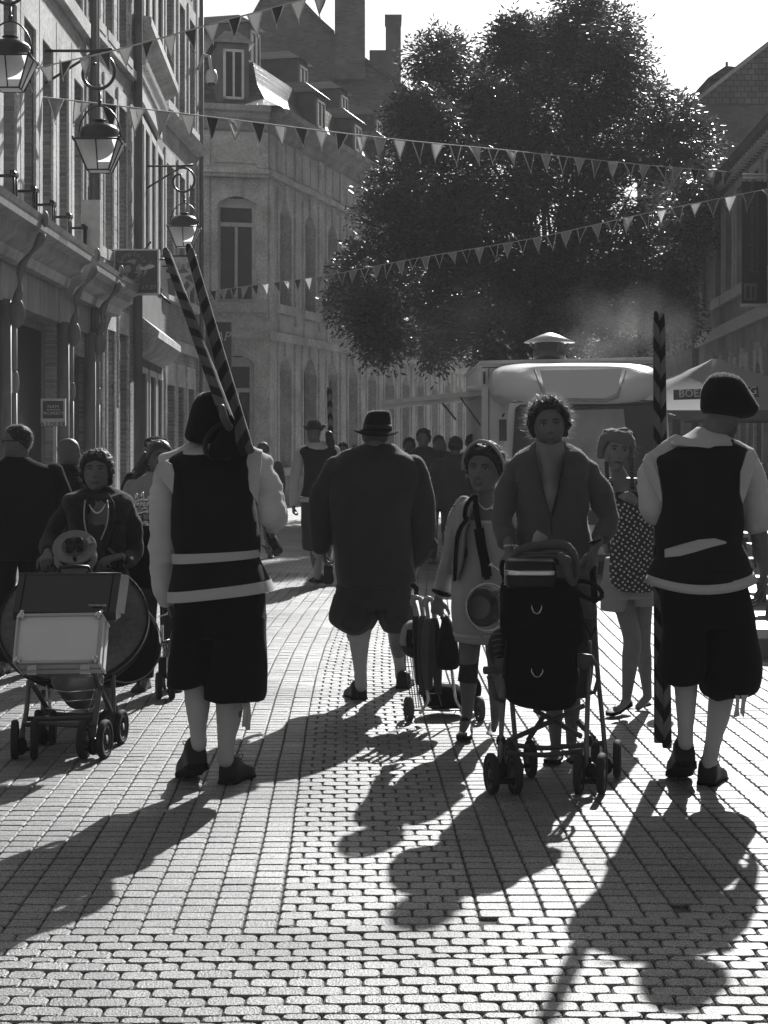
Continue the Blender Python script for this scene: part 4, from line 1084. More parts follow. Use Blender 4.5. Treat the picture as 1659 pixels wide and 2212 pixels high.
    m = MB(); m.tube([Q(1100, 870, -.26), Q(1260, 862, -.27), Q(1420, 868, -.26)], .007, 5); m.tube([Q(1062, 790, .54), Q(1062, 1140, .54)], .006, 5); m.tube([Q(1047, 790, .54), Q(1440, 782, .54)], .006, 5); t.part('panel_seam', m, plaster)
    # chimney cowl
    m = MB(); bx = Q(1204, 772, 1.0); m.lathe([(.21, 0), (.21, .13), (.19, .14), (.19, .26)], Matrix.Translation(bx), 20); ch = t.part('chimney', m, mat('chimney_metal', .12, .4, .5, metal=.6))
    m = MB(); m.lathe([(.33, .24), (.33, .25), (.12, .34), (.03, .37)], Matrix.Translation(bx), 24)
    t.part('cowl', m, mat('cowl_metal', .6, .3, .5, metal=.5), ch)
    m = MB()
    for a in range(4):
        an = a * PI / 2 + .4; m.tube([bx + Vector((.2 * math.cos(an), .2 * math.sin(an), .12)), bx + Vector((.29 * math.cos(an), .29 * math.sin(an), .26))], .012, 5)
    t.part('cowl_stay', m, plaster, ch)
    # raised flap on the left side with its stays
    m = MB(); a, b_ = Q(1047, 838, .8), Q(822, 862, .8)
    m.prism([a, b_, b_ + Vector((0, 0, -.05)), a + Vector((0, 0, -.07))], (0, 3.2, 0)); fl = t.part('side_flap', m, frame_w, smooth=False)
    m = MB(); m.tube([Q(1047, 918, .85), Q(1000, 852, .85)], .014, 6); m.tube([Q(1010, 900, 3.2), Q(975, 858, 3.2)], .014, 6); t.part('flap_stay', m, zinc, fl)
    m = MB(); m.ell(Q(1028, 836, .75), (.08, .05, .035)); t.part('flap_lamp', m, wf, fl)
van()

# ------------------------------------------------------------------ market parasol / tent behind the van
def tent():
    Y = 24.0
    t = Thing('market_tent', 'pale peaked cafe tent with a dark name band, behind the man in the beret', 'tent', at(1545, 1190, Y))
    c = at(1545, 768, Y + 1.6)
    m = MB(); hw = 2.3; e = []
    z1, z0 = at(0, 832, Y).z, at(0, 852, Y).z
    top = at(1545, 770, Y + 1.6)
    cr = [Vector((top.x + sx * hw, Y + 1.6 + sy * 1.6, at(0, 886, Y).z)) for sx, sy in ((-1, -1), (1, -1), (1, 1), (-1, 1))]
    zc = at(0, 812, Y + 1.0).z; mid = [Vector((top.x + sx * hw * .52, Y + 1.6 + sy * .85, zc)) for sx, sy in ((-1, -1), (1, -1), (1, 1), (-1, 1))]
    n = 10; rings = []
    for f in range(n + 1):
        ff = f / n; ring = []
        for k in range(4):
            for q in range(8):
                g_ = q / 8; o = cr[k].lerp(cr[(k + 1) % 4], g_); o.z -= .0
                rr = max(ff, .02); p = top.lerp(o, rr); p.z = top.z + (o.z - top.z) * (rr ** .8) - .035 * math.sin(PI * g_) * math.sin(PI * ff) + .012 * math.sin(g_ * 25) * ff
                ring.append(p)
        rings.append(ring)
    m.rings(rings, cap=False)
    t.part('canopy', m, mat('canvas', .5, .8, .3, transl=.45, bump=.2, bscale=6))
    m = MB(); zb = at(0, 908, Y).z
    for k in range(4):
        P = [cr[k].lerp(cr[(k + 1) % 4], q / 20) for q in range(21)]
        m.rings([[p + Vector((0, .02 * math.sin(i * 1.3), 0)) for i, p in enumerate(P)], [Vector((p.x, p.y + .03 * math.sin(i * 1.3), zb)) for i, p in enumerate(P)]], closed=False, cap=False)
    t.part('valance', m, mat('valance', .2, .85, .3, transl=.2))
    m = MB(); sl_ = lambda px, py, dy: at(px, py, Y + dy)
    m.prism([sl_(1455, 842, -.02), sl_(1637, 835, -.02), sl_(1640, 858, -.08), sl_(1455, 864, -.08)], (0, .01, 0)); bd = t.part('name_band', m, mat('band_dark', .08, .7, .3), smooth=False)
    m = MB()
    text_mesh(m, 'BOE', frame(sl_(1466, 858, -.10), (1, 0, .03), (0, .03, 1)), .155, .004, align='LEFT'); text_mesh(m, 'NG', frame(sl_(1600, 852, -.10), (1, 0, .03), (0, .03, 1)), .155, .004, align='LEFT')
    t.part('lettering', m, wf, bd, smooth=False)
    for p in cr:
        m = MB(); m.tube([p, Vector((p.x, p.y, 0))], .025, 8); t.part('pole', m, zinc)
tent()
# terrace platform, bench tables and railing at the right edge
t = Thing('terrace', 'low dark terrace step at the right edge, its top in the sun', 'terrace', gp(1640, 1425))
m = MB(); b_ = gp(1640, 1425); m.ext((0, 0, 0), (3.2, 4.6, .155), Matrix.Translation(b_)); t.part('platform', m, mat('terrace_wood', .2, .45, .5, var=.2, vscale=3, bump=.3, bscale=20), smooth=False)
m = MB(); m.ext((-.03, -.03, .0), (3.2, .0, .15), Matrix.Translation(b_)); t.part('kerb', m, plaster, smooth=False)
deckm = mat('bench_wood', .28, .4, .5, var=.25, vscale=4, bump=.2, bscale=30, stretch=(1, 6, 1))
for i, (x, y) in enumerate(((3.15, 13.2), (3.35, 15.4))):
    t = Thing('picnic_bench', ['wooden terrace bench table nearest the right edge', 'second terrace bench table, just behind the nearest one'][i], 'bench table', (x, y, .0), 'bench tables on the right')
    for k in range(5):
        m = MB(); m.ext((-.2, -.38 + .155 * k, .72), (1.6, -.24 + .155 * k, .76), Matrix.Translation((x, y, 0))); t.part('tabletop_board', m, deckm, smooth=False)
    for s_ in (-.75, .6):
        m = MB(); m.ext((-.2, s_, .42), (1.6, s_ + .24, .46), Matrix.Translation((x, y, 0))); t.part('seat', m, deckm, smooth=False)
    for xx in (.0, 1.3):
        m = MB(); m.ext((xx, -.7, .34), (xx + .06, .8, .41), Matrix.Translation((x, y, 0)))
        for s_ in (-1, 1): m.tube([Vector((x + xx + .03, y + s_ * .2, .74)), Vector((x + xx + .03, y + s_ * .62, 0))], .04, 6)
        t.part('trestle', m, shopd, smooth=False)
t = Thing('barrier', 'upright board screen at the right behind the beret man', 'screen', (4.9, 21.2, 0))
for i in range(9):
    m = MB(); x = 4.55 + .17 * i; m.ext((x, 21.2, 0), (x + .13, 21.24, 1.28 + .02 * (i % 3)), Matrix()); t.part('board', m, [shopw, plaster, stone_d][i % 3], smooth=False)
m = MB(); m.ext((4.5, 21.25, 1.1), (6.1, 21.3, 1.18), Matrix()); t.part('rail', m, shopd, smooth=False)
# ------------------------------------------------------------------ people: materials
skin = mat('skin', 0.115, 0.55, 0.4, bump=.08, bscale=220, var=.12, vscale=14)
skin_l = mat('skin_light', 0.17, 0.55, 0.4, bump=.08, bscale=220, var=.12, vscale=14)
cl_black = mat('black_wool', 0.009, 0.95, 0.04, bump=.35, bscale=420, sheen=.05)
cl_blue = mat('dark_vest_cloth', 0.013, 0.93, 0.06, bump=.35, bscale=380, sheen=.05, var=.15, vscale=5)
cl_navy = mat('dark_coat_cloth', 0.034, 0.85, 0.12, bump=.3, bscale=300, sheen=.15, var=.2, vscale=5)
cl_white = mat('white_linen', 0.62, 0.88, 0.25, bump=.25, bscale=350, sheen=.2, transl=.35, var=.06, vscale=9)
cl_trim = mat('pale_trim', 0.50, 0.88, 0.25, bump=.2, bscale=350, transl=.12)
cl_stock = mat('white_stocking', 0.42, 0.85, 0.25, bump=.2, bscale=500, var=.06, vscale=9)
cl_grey = mat('grey_knit', 0.085, 0.9, 0.12, bump=.35, bscale=300, sheen=.2, var=.12, vscale=7)
cl_lgrey = mat('light_grey_cloth', 0.32, 0.88, 0.2, bump=.2, bscale=300, transl=.1, var=.08, vscale=7)
cl_cream = mat('cream_dress_cloth', 0.36, 0.85, 0.25, bump=.2, bscale=350, transl=.12, var=.06, vscale=7)
cl_tweed = mat('tweed', 0.018, 0.9, 0.2, bump=.9, bscale=160, sheen=.15, var=.5, vscale=90)
leather = mat('black_leather', 0.010, 0.42, 0.25, bump=.12, bscale=60)
hair_d = mat('dark_hair', 0.010, 0.55, 0.35, bump=.8, bscale=60, stretch=(1, 1, .25))
hair_b = mat('brown_hair', 0.045, 0.42, 0.5, bump=.8, bscale=60, stretch=(1, 1, .25), transl=.1)
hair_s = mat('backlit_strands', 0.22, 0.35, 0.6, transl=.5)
eye_w = mat('eye_white', 0.22, 0.25, 0.5); eye_d = mat('eye_dark', 0.01, 0.15, 0.6); lip_m = mat('lips', 0.05, 0.4, 0.5); brow_m = mat('brow', 0.03, 0.8, 0.2)
pearl = mat('pearl', 0.6, 0.25, 0.6); chrome = mat('chrome', 0.6, 0.15, 0.5, metal=1.0); brass = mat('brass', 0.42, 0.16, 0.5, metal=1.0, bump=.05, bscale=20)

HZ = [.5, .49, .46, .42, .35, .28, .2, .1, .05, 0, -.05, -.1, -.15, -.2, -.25, -.3, -.35, -.4, -.44, -.475, -.5]
HRX = [.0, .09, .16, .21, .27, .30, .323, .332, .332, .33, .326, .318, .306, .29, .272, .25, .222, .185, .145, .095, .0]
HF = [.0, .10, .18, .245, .315, .36, .385, .395, .395, .393, .393, .395, .397, .398, .398, .396, .392, .38, .352, .30, .2]
HB = [.0, .11, .20, .27, .345, .39, .415, .42, .415, .40, .385, .36, .325, .28, .22, .16, .10, .05, .01, -.03, -.1]
def head_surface(a, z, male=False, feat=True):
    rx = np.interp(z, HZ[::-1], HRX[::-1]); f = np.interp(z, HZ[::-1], HF[::-1]); b = np.interp(z, HZ[::-1], HB[::-1])
    s, c = math.sin(a), math.cos(a)
    if male and z < -.2: rx *= 1.05
    x = rx * spow(s, .92); y = -f * spow(c, .88) if c > 0 else b * abs(c) ** .9
    if feat and c > 0:
        G = lambda u, w: math.exp(-(u / w) ** 2)
        p = 0
        if -.2 < z < .09:
            t = (.09 - z) / .22
            prof = (t ** 1.3) if t <= 1 else max(0, 1 - (t - 1) * 4.5)
            p += (.105 if male else .09) * prof * G(x, .035 + .028 * min(t, 1))
        p -= .040 * (G(x - .135, .075) + G(x + .135, .075)) * G(z - .035, .045)
        p += .014 * G(z - .12, .035) * G(abs(x) - .12, .10)
        p += .020 * G(abs(x) - .20, .07) * G(z + .10, .07)
        p += .026 * G(z + .275, .034) * G(x, .11) - .016 * G(z + .275, .008) * G(x, .12)
        p -= .012 * G(z + .345, .022) * G(x, .1); p += .024 * G(z + .43, .04) * G(x, .09)
        y -= p
    return x, y
FZM = [mat('loose_fibre', .65, .6, .3, transl=.5), mat('loose_fibre_dark', .28, .6, .3, transl=.5), mat('loose_fibre_pale', .6, .6, .3, transl=.5)]  # fibres coloured paler than most cloth, so the rim light is in their colour
FZ = {'cardigan': (7000, .0055, 0), 'jacket': (5200, .0045, 0), 'coat': (3500, .0045, 1), 'hat': (1500, .0035, 0), 'beret': (1600, .0035, 0), 'shirt': (3600, .003, 2), 'jacket_collar': (900, .004, 0), 'breeches': (700, .004, 1), 'headscarf': (1300, .005, 0), 'vest': (900, .0035, 1)}
class Fig:
    def __init__(s, label, Y, fx, group=None, vox=None, name='person', cat='person'):
        s.Y = Y; s.k = Y / F; s.fx = fx
        b = at(fx, HY + H / s.k, Y); b.z = 0
        s.t = Thing(name, label, cat, b, group); s.body = MB(); s.vox = vox or (.005 if Y < 9.1 else (.007 if Y < 12 else .013))
        s.kids = []
    def P(s, px, py, dY=0):
        return at(px, py, s.Y + dY)
    def Q(s, px, py, dY=0):
        return at(px, py, s.Y) + Vector((0, dY, 0))
    def tube(s, mb, pts, n=14, sub=4, flat=1.0, rnd=True, rip=0):
        q = catmull([(*s.P(p[0], p[1], p[2]), p[3] * s.k) for p in pts], sub)
        mb.tube([Vector(p[:3]) for p in q], [max(p[3], .001) for p in q], n, round_=rnd, flat=flat); return mb
    def rows(s, mb, rows, e=2.4, n=40, sub=4, cap=True, rip=0, ripn=7, seed=0):
        R_ = []
        for r in rows:
            pl, pr = r[0] if isinstance(r[0], tuple) else (r[0], r[0])
            R_.append((pl, pr, r[1], r[2], r[3], r[4] if len(r) > 4 else 0.0))
        R_ = catmull(R_, sub); rings = []
        for j, (pl, pr, xl, xr, dep, dy) in enumerate(R_):
            cx, hw = (xl + xr) / 2, (xr - xl) / 2; ring = []
            g_ = j / len(R_)
            for c, q in circ(n):
                w = 1 + (rip * g_ * math.sin(ripn * math.atan2(q, c) + seed + 1.5 * noise.noise(Vector((c * 2, q * 2, g_ * 2 + seed)))) if rip else 0)
                x = cx + spow(c, 2 / e) * hw * (1 + (w - 1) * .5); f = (x - xl) / max(xr - xl, .001)
                ring.append(s.Q(x, pl + (pr - pl) * f, dy + spow(q, 2 / e) * dep * w))
            rings.append(ring)
        return mb.rings(rings, cap=cap)
    def part(s, name, mb, m, parent=None, vox=None, wr=None, **k):
        o = s.t.part(name, mb, m, parent, vox=vox or 0, wr=wr, **k)
        if vox and s.Y < 14 and name in FZ: RIM_FIBRES[o] = (int(FZ[name][0] * 9 / s.Y), FZ[name][1], FZM[FZ[name][2]])
        return o
    def head(s, px, py, h, yaw=0, pitch=0, roll=0, dY=0, male=False, neck=None, eyes=True, smile=1.0, teeth=False):
        """px,py: centre of the head, h: chin to crown in px; yaw 0 faces the camera, +90 faces image right"""
        sc = h * s.k
        M = Matrix.Translation(s.P(px, py, dY)) @ Matrix.Rotation(math.radians(yaw), 4, 'Z') @ Matrix.Rotation(math.radians(pitch), 4, 'X') @ Matrix.Rotation(math.radians(roll), 4, 'Y') @ Matrix.Scale(sc, 4)
        s.HM = M; s.hs = sc; s.male = male
        n, mrow = (64, 60) if s.Y < 12 else (32, 26)
        rings = []
        for j in range(mrow + 1):
            z = .4995 * math.cos(PI * j / mrow)
            rings.append([M @ Vector((*head_surface(2 * PI * i / n, z, male), z)) for i in range(n)])
        s.body.rings(rings)
        for sx in (-1, 1): s.body.ell(M @ Vector((sx * .335, .03, -.03)), (.026 * sc, .055 * sc, .095 * sc), M.to_3x3().normalized() @ Matrix.Rotation(-.25, 3, 'X'), 12, 8)
        if neck:
            x, y, r = neck[:3]; dd = neck[3] if len(neck) > 3 else 0
            a = M @ Vector((0, .10, -.28)); b_ = s.P(x, y, dY + dd)
            s.body.tube([a, a.lerp(b_, .5), b_], [r * s.k * .95, r * s.k, r * s.k * 1.2], 18, round_=True)
        if eyes:
            R3 = M.to_3x3().normalized()
            m = MB()
            for sx in (-1, 1):
                m = MB(); m.ell(M @ Vector((sx * .135, -.318, .030)), (.050 * sc,) * 3, R3, 14, 10)
                m.mi = 1; m.ell(M @ Vector((sx * .135 + .004, -.350, .030)), (.024 * sc, .022 * sc, .024 * sc), R3, 10, 8)
                e = s.part('eye', m, [eye_w, eye_d])
                m = MB(); m.tube([M @ Vector((sx * (.135 + u), -.358 - .012 * math.cos(u * 18), .055 + .012 * math.cos(u * 20))) for u in (-.065, -.03, 0, .03, .065)], [.006 * sc, .011 * sc, .012 * sc, .011 * sc, .006 * sc], 6)
                s.part('eyelid', m, brow_m, e)
                m = MB(); m.tube([M @ Vector((sx * q, y_, z_)) for q, y_, z_ in ((.055, -.402, .118), (.10, -.400, .130), (.16, -.382, .130), (.215, -.345, .104))], [.010 * sc, .013 * sc, .012 * sc, .005 * sc], 6, flat=.6)
                s.part('eyebrow', m, brow_m)
            m = MB()
            for q0, rr_ in ((-.268, .014), (-.290, .016)):
                m.tube([M @ Vector((u, -.418 + 1.9 * u * u, q0 + 1.2 * smile * u * u - .002)) for u in (-.11, -.07, -.03, 0, .03, .07, .11)], [.003 * sc, rr_ * .8 * sc, rr_ * sc, rr_ * .9 * sc, rr_ * sc, rr_ * .8 * sc, .003 * sc], 8)
            s.part('lips', m, lip_m)
            if teeth:
                m = MB(); m.tube([M @ Vector((u, -.428 + 1.9 * u * u, -.279 + 1.2 * smile * u * u)) for u in (-.055, 0, .055)], .006 * sc, 6); s.part('teeth', m, eye_w)
        return M
    def hair(s, m_=None, line=((0, .30), (35, .27), (60, .10), (80, -.08), (100, -.2), (180, -.30)), vol=.05, curl=.015, cf=7, strands=0, slen=.05, top=1.0, name='hair', shift=0, sw=.0011, droop=.3, ext=None):
        M = s.HM; n, mr = 72, 50; rings = []; surf = []
        xs = [p[0] for p in line]; ys = [p[1] for p in line]
        for j in range(mr + 1):
            z = .4995 * math.cos(PI * j / mr); ring = []
            for i in range(n):
                a = 2 * PI * i / n; aa = a if a <= PI else 2 * PI - a; deg = math.degrees(aa)
                x, y = head_surface(a, z, False, False)
                zl = np.interp(deg + shift, xs, ys)
                t = max(0, min(1, (z - zl) / .05)); t = t * t * (3 - 2 * t)
                d = Vector((x, y, z * .9)).normalized()
                nn = noise.noise(Vector((x * cf, y * cf, z * cf))) + .5 * noise.noise(Vector((x * cf * 2.3, y * cf * 2.3, z * cf * 2.3 + 3)))
                off = -.035 + t * (.035 + vol * (1 + (top - 1) * max(0, z) * 2) + curl * nn)
                p = Vector((x, y, z)) + d * off; ring.append(M @ p)
                if t > .95 and R.random() < math.sin(PI * j / mr) ** 1.0: surf.append((p, d))
            rings.append(ring)
        m = MB(); m.rings(rings)
        if ext: ext(m)
        if strands:
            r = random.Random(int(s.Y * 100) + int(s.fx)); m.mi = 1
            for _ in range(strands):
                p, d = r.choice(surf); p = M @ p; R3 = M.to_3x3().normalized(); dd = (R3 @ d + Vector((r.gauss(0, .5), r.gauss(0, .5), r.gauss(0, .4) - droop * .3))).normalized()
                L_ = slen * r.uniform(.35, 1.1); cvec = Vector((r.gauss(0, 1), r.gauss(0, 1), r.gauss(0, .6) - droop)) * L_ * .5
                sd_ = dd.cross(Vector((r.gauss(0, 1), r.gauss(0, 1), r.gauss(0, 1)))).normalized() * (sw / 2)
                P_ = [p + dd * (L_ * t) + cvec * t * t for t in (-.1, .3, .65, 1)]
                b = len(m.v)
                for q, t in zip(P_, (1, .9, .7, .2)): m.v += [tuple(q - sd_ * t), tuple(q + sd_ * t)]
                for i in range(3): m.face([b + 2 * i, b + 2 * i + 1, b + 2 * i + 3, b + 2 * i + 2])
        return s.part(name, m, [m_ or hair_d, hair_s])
    def limb(s, pts, n=16, sub=4): s.tube(s.body, pts, n, sub)
    def hand(s, w, d, nrm, side=1, L=.185, curl=.5, spread=.12, thumb=.6, mb=None):
        mb = mb or s.body; w = Vector(w); d = Vector(d).normalized(); nr = Vector(nrm); nr = (nr - d * nr.dot(d)).normalized(); x = d.cross(nr).normalized() * side
        q = L / .185
        rings = []
        for t, hw, th in ((-.02, .024, .021), (.0, .027, .019), (.03, .036, .018), (.06, .042, .016), (.085, .042, .013), (.095, .038, .009)):
            c = w + d * t * q
            rings.append([c + x * (cc * hw * q) + nr * (ss * th * q) for cc, ss in circ(18)])
        mb.rings(rings)
        cl = curl if isinstance(curl, (list, tuple)) else [curl * .85, curl, curl * 1.08, curl * 1.2]
        for i, (off, ln, r) in enumerate(((.031, .070, .0085), (.0105, .078, .0088), (-.0105, .073, .0083), (-.031, .058, .0072))):
            p = w + d * (.085 - .004 * i) * q + x * off * q; dirn = (d + x * (spread * (1.5 - i) / 1.5)).normalized(); P_ = [p - dirn * .012 * q, p]; rad = [r * q * 1.02, r * q]
            an = 0
            for sgl in (.42, .32, .26):
                an += cl[i]; dd = (dirn * math.cos(an) + nr * math.sin(an)); p = p + dd * ln * sgl * q; P_.append(p); rad.append(rad[-1] * .93)
            mb.tube(P_, rad, 10, round_=True)
        p = w + d * .022 * q + x * .030 * q; dd = (d * .62 + x * .72 + nr * .3).normalized(); P_ = [p - dd * .012, p + dd * .03 * q]
        dd2 = (d * (.95) + x * .25 + nr * thumb).normalized(); P_ += [P_[-1] + dd2 * .034 * q, P_[-1] + dd2 * .058 * q]
        mb.tube(P_, [.013 * q, .0125 * q, .0105 * q, .0085 * q], 10, round_=True)
    def leg(s, hip, knee, ankle, toe, r=(20, 13, 14.5, 8.5), dk=0, da=0):
        """points (px,py,dY)"""
        hx, hy, hd = hip; kx, ky, kd = knee; ax, ay, ad = ankle
        c1 = (kx + (ax - kx) * .3, ky + (ay - ky) * .3, kd + (ad - kd) * .3)
        s.tube(s.body, [(hx, hy, hd, r[0]), ((hx + kx) / 2, (hy + ky) / 2, (hd + kd) / 2, r[0] * .82), (kx, ky, kd, r[1]), (*c1, r[2]), (kx + (ax - kx) * .65, ky + (ay - ky) * .65, kd + (ad - kd) * .65, r[2] * .75), (ax, ay, ad, r[3])], 18, 4)
        s.tube(s.body, [(ax, ay, ad, r[3]), ((ax + toe[0]) / 2, (ay + toe[1]) / 2 + 1, (ad + toe[2]) / 2, r[3]), (toe[0], toe[1], toe[2], r[3] * .8)], 14, 3, flat=.8)
    def finish(s, m=None, wr=None): return s.part('body', s.body, m or skin, vox=s.vox, sm=2, wr=wr)
    def shoe(s, heel, toe, w=.095, h=.10, m=None, up=(0, 0, 1), laces=True, name='shoe', low=False, vox=True):
        """heel, toe: world points on the underside"""
        heel, toe = Vector(heel), Vector(toe); d = toe - heel; L_ = d.length; d.normalize(); u = Vector(up); u = (u - d * u.dot(d)).normalized(); x = d.cross(u).normalized()
        T = ((.0, .62, .55), (.03, .80, .80), (.12, .88, 1.0), (.28, .86, .98), (.42, .84, .80), (.56, .95, .62), (.72, 1.08, .50), (.86, 1.0, .42), (.96, .72, .34), (1.0, .42, .24))
        if low: T = tuple((a, b_, c * (.42 if .12 < a < .6 else .62)) for a, b_, c in T)
        rings = []
        for t, hw, hh in T:
            c = heel + d * (t * L_); ring = []
            for cc, ss in circ(20):
                z = (ss + 1) / 2; zz = spow(ss, .6) * .5 + .5
                ring.append(c + x * (spow(cc, .75) * w / 2 * hw * (1 - .25 * z)) + u * (zz * h * hh))
            rings.append(ring)
        mb = MB(); mb.rings(rings)
        o = s.part(name, mb, m or leather)
        sb = MB(); rr = []
        for t, hw, hh in T:
            c = heel + d * ((t * 1.02 - .01) * L_); hd = .018 if t > .3 else .026
            rr.append([c + x * (-w / 2 * hw * .95) - u * .004, c + x * (w / 2 * hw * .95) - u * .004, c + x * (w / 2 * hw * .95) + u * (hd - .004), c + x * (-w / 2 * hw * .95) + u * (hd - .004)])
        sb.rings(rr); s.part('sole', sb, cl_black, o, smooth=False)
        if laces:
            lb = MB(); c = heel + d * (.40 * L_) + u * (h * .86)
            for q in (-1, 1):
                P_ = [c + x * (q * (.012 + .03 * math.sin(a))) + u * (.012 * math.sin(a * 2)) + d * (-.01 + .02 * math.cos(a)) for a in [PI * i / 8 for i in range(9)]]; lb.tube(P_, .0022, 5)
            for i in range(3):
                cc = heel + d * ((.44 + .07 * i) * L_) + u * (h * (.80 - .09 * i)); lb.tube([cc - x * .02, cc + u * .004, cc + x * .02], .0025, 5)
            s.part('lace', lb, cl_black, o)
        return o
    def plate(s, name, pts, thick, m, parent=None, dys=None):
        mb = MB(); P_ = [s.P(p[0], p[1], (p[2] if len(p) > 2 else 0)) for p in pts]; mb.prism(P_, (0, thick, 0)); return s.part(name, mb, m, parent, smooth=False)

def stilt(label, pb, pt, wb, wt, slant, group, period=.14, light=.14, duty=.45, depth=.8, ring=None, phase=0):
    """striped wooden stilt from pb (lower/near end) to pt; wb, wt widths in metres"""
    pb, pt = Vector(pb), Vector(pt); z = (pt - pb); L_ = z.length; z.normalize(); y = Vector((0, 1, 0)); y = (y - z * y.dot(z)).normalized(); x = y.cross(z)
    M = Matrix((x, y, z)).transposed().to_4x4(); M.translation = pb
    t = Thing('stilt', label, 'stilt', pb, group); t.o.matrix_world = M; t.b = Vector((0, 0, 0))
    m = MB(); N_ = 40; rings = []
    for i in range(N_ + 1):
        f = i / N_; w = (wb + (wt - wb) * f) / 2; c = .72
        if f > .985: w *= .75
        o = [(-w * c, -w * depth), (w * c, -w * depth), (w, -w * depth * c), (w, w * depth * c), (w * c, w * depth), (-w * c, w * depth), (-w, w * depth * c), (-w, -w * depth * c)]
        rings.append([Vector((a, b_, L_ * f)) for a, b_ in o])
    m.rings(rings); m.ell((0, 0, L_), (wt * .42, wt * .42, wt * .4), None, 10, 6)
    o = t.part('pole', m, stripemat('stilt_stripes', light, .012, period, slant, duty), smooth=False)
    return t

# ================================================================== LEFT STILT MAN (from behind)
f = Fig('man from behind in a dark pointed hat, two striped stilts on his shoulder', 7.63, 470)
f.head(466, 925, 96, yaw=195, pitch=4, male=True, neck=(468, 992, 27), eyes=False)
f.rows(f.body, [(975, 425, 512, .07), (1000, 385, 535, .09), (1100, 392, 538, .10), (1190, 398, 540, .10), (1290, 392, 560, .11), (1340, 392, 560, .10)], e=2.4)
f.leg((430, 1330, 0), (425, 1480, .03), (430, 1606, -.02), (412, 1640, .15), r=(34, 22, 22, 13))
f.leg((515, 1330, 0), (505, 1505, .02), (488, 1628, 0), (500, 1664, .12), r=(36, 23, 23, 13))
f.limb([(372, 1015, 0, 18), (356, 1115, 0, 15), (354, 1200, .02, 13), (358, 1280, .07, 10)])
f.hand(f.P(362, 1290, .08), (.25, .25, -1), (1, 0, 0), side=-1, curl=.75, L=.18)
f.limb([(558, 1012, 0, 17), (590, 1100, -.01, 14), (592, 1118, .04, 13), (586, 1142, .15, 10)])
f.hand(f.P(586, 1146, .17), (.12, .35, -.8), (-1, .1, -.2), side=1, curl=.85, L=.17)
f.finish(skin)
m = MB(); f.tube(m, [(366, 1012, 0, 26), (354, 1060, 0, 27), (352, 1130, 0, 28), (349, 1200, .01, 26), (352, 1262, .05, 21), (356, 1296, .06, 15)], n=24)
f.tube(m, [(366, 1000, .02, 24), (420, 992, 0, 34), (520, 990, 0, 34), (566, 1004, .02, 24)], n=20)
f.tube(m, [(560, 1008, 0, 25), (576, 1050, -.01, 29), (594, 1100, -.01, 27), (596, 1122, .03, 22), (588, 1136, .12, 15)], n=24)
f.tube(m, [(575, 1052, -.03, 25), (588, 1098, -.05, 28), (585, 1112, -.02, 27)], n=20)
f.rows(m, [(985, 410, 530, .10), (1100, 384, 548, .12), (1190, 388, 550, .12)])
shirt = f.part('shirt', m, cl_white, vox=.007, wr=(.011, 5, 13, 'fold'), sm=4)
m = MB()
f.rows(m, [((966, 962), 425, 520, .07), ((980, 970), 385, 540, .10), ((1000, 985), 362, 541, .125), (1035, 375, 537, .145), (1080, 374, 545, .15), (1130, 372, 556, .15), (1175, 375, 561, .15), (1205, 378, 558, .142), (1218, 380, 554, .142)], e=2.6)
f.part('vest', m, cl_blue, vox=.008, wr=(.010, 4.5, 4, 'fold'))
m = MB(); f.rows(m, [((1194, 1185), 372, 563, .172), ((1216, 1202), 373, 562, .172)], e=2.6, sub=1, cap=False); f.part('belt', m, cl_trim)
m = MB(); f.rows(m, [((1208, 1196), 377, 557, .145), ((1245, 1225), 371, 569, .165), ((1278, 1254), 364, 585, .19)], e=2.5, rip=.02, ripn=5); sk = f.part('vest_skirt', m, cl_blue)
m = MB(); f.rows(m, [((1276, 1250), 363, 585, .192), ((1299, 1273), 361, 594, .205)], e=2.5, sub=2, rip=.02, ripn=5, cap=False); f.part('hem_band', m, cl_trim, sk)
m = MB(); f.rows(m, [(1255, 384, 566, .145), (1330, 377, 575, .15), (1372, 377, 576, .145)], e=2.6)
f.rows(m, [(1330, 378, 470, .13), (1400, 373, 462, .135), (1450, 369, 452, .13), ((1478, 1476), 366, 447, .125)], e=2.7)
f.rows(m, [(1330, 462, 576, .135), (1400, 452, 576, .14), (1450, 446, 574, .14), (1495, 441, 572, .135), ((1509, 1512), 442, 569, .13)], e=2.7)
f.part('breeches', m, cl_black, vox=.008, wr=(.015, 6, 2.4, 'fold'))
m = MB(); f.tube(m, [(425, 1460, .03, 30), (427, 1520, .02, 27), (428, 1570, .0, 19), (430, 1606, -.02, 17.5)], n=20); f.part('stocking', m, cl_stock, vox=.008, wr=(.002, 8, 30, 'fold'))
m = MB(); f.tube(m, [(497, 1495, .02, 31), (495, 1540, .02, 28.5), (489, 1600, 0, 19), (487, 1640, 0, 18)], n=20); f.part('stocking', m, cl_stock, vox=.008, wr=(.002, 8, 30, 'fold'))
f.shoe(f.P(430, 1660, -.04), f.P(401, 1677, .20), w=.125, h=.155, laces=True)
f.shoe(gp(487, 1702) + Vector((0, .02, .004)), gp(487, 1702) + Vector((.085, .255, .004)), w=.115, h=.14)
# hat
m = MB(); f.rows(m, [(846, 446, 470, .03), (853, 430, 486, .08), (872, 418, 500, .13), (898, 410, 508, .155), (925, 404, 500, .16), (944, 401, 484, .15), (953, 408, 472, .12), (957, 418, 460, .1)], e=2.1)
hat = f.part('hat', m, cl_black, vox=.008, wr=(.006, 5, 5, 'n'))
m = MB(); f.rows(m, [(928, 420, 490, .115), (944, 421, 482, .118)], e=2.0, sub=1); f.part('hat_band', m, leather, hat)
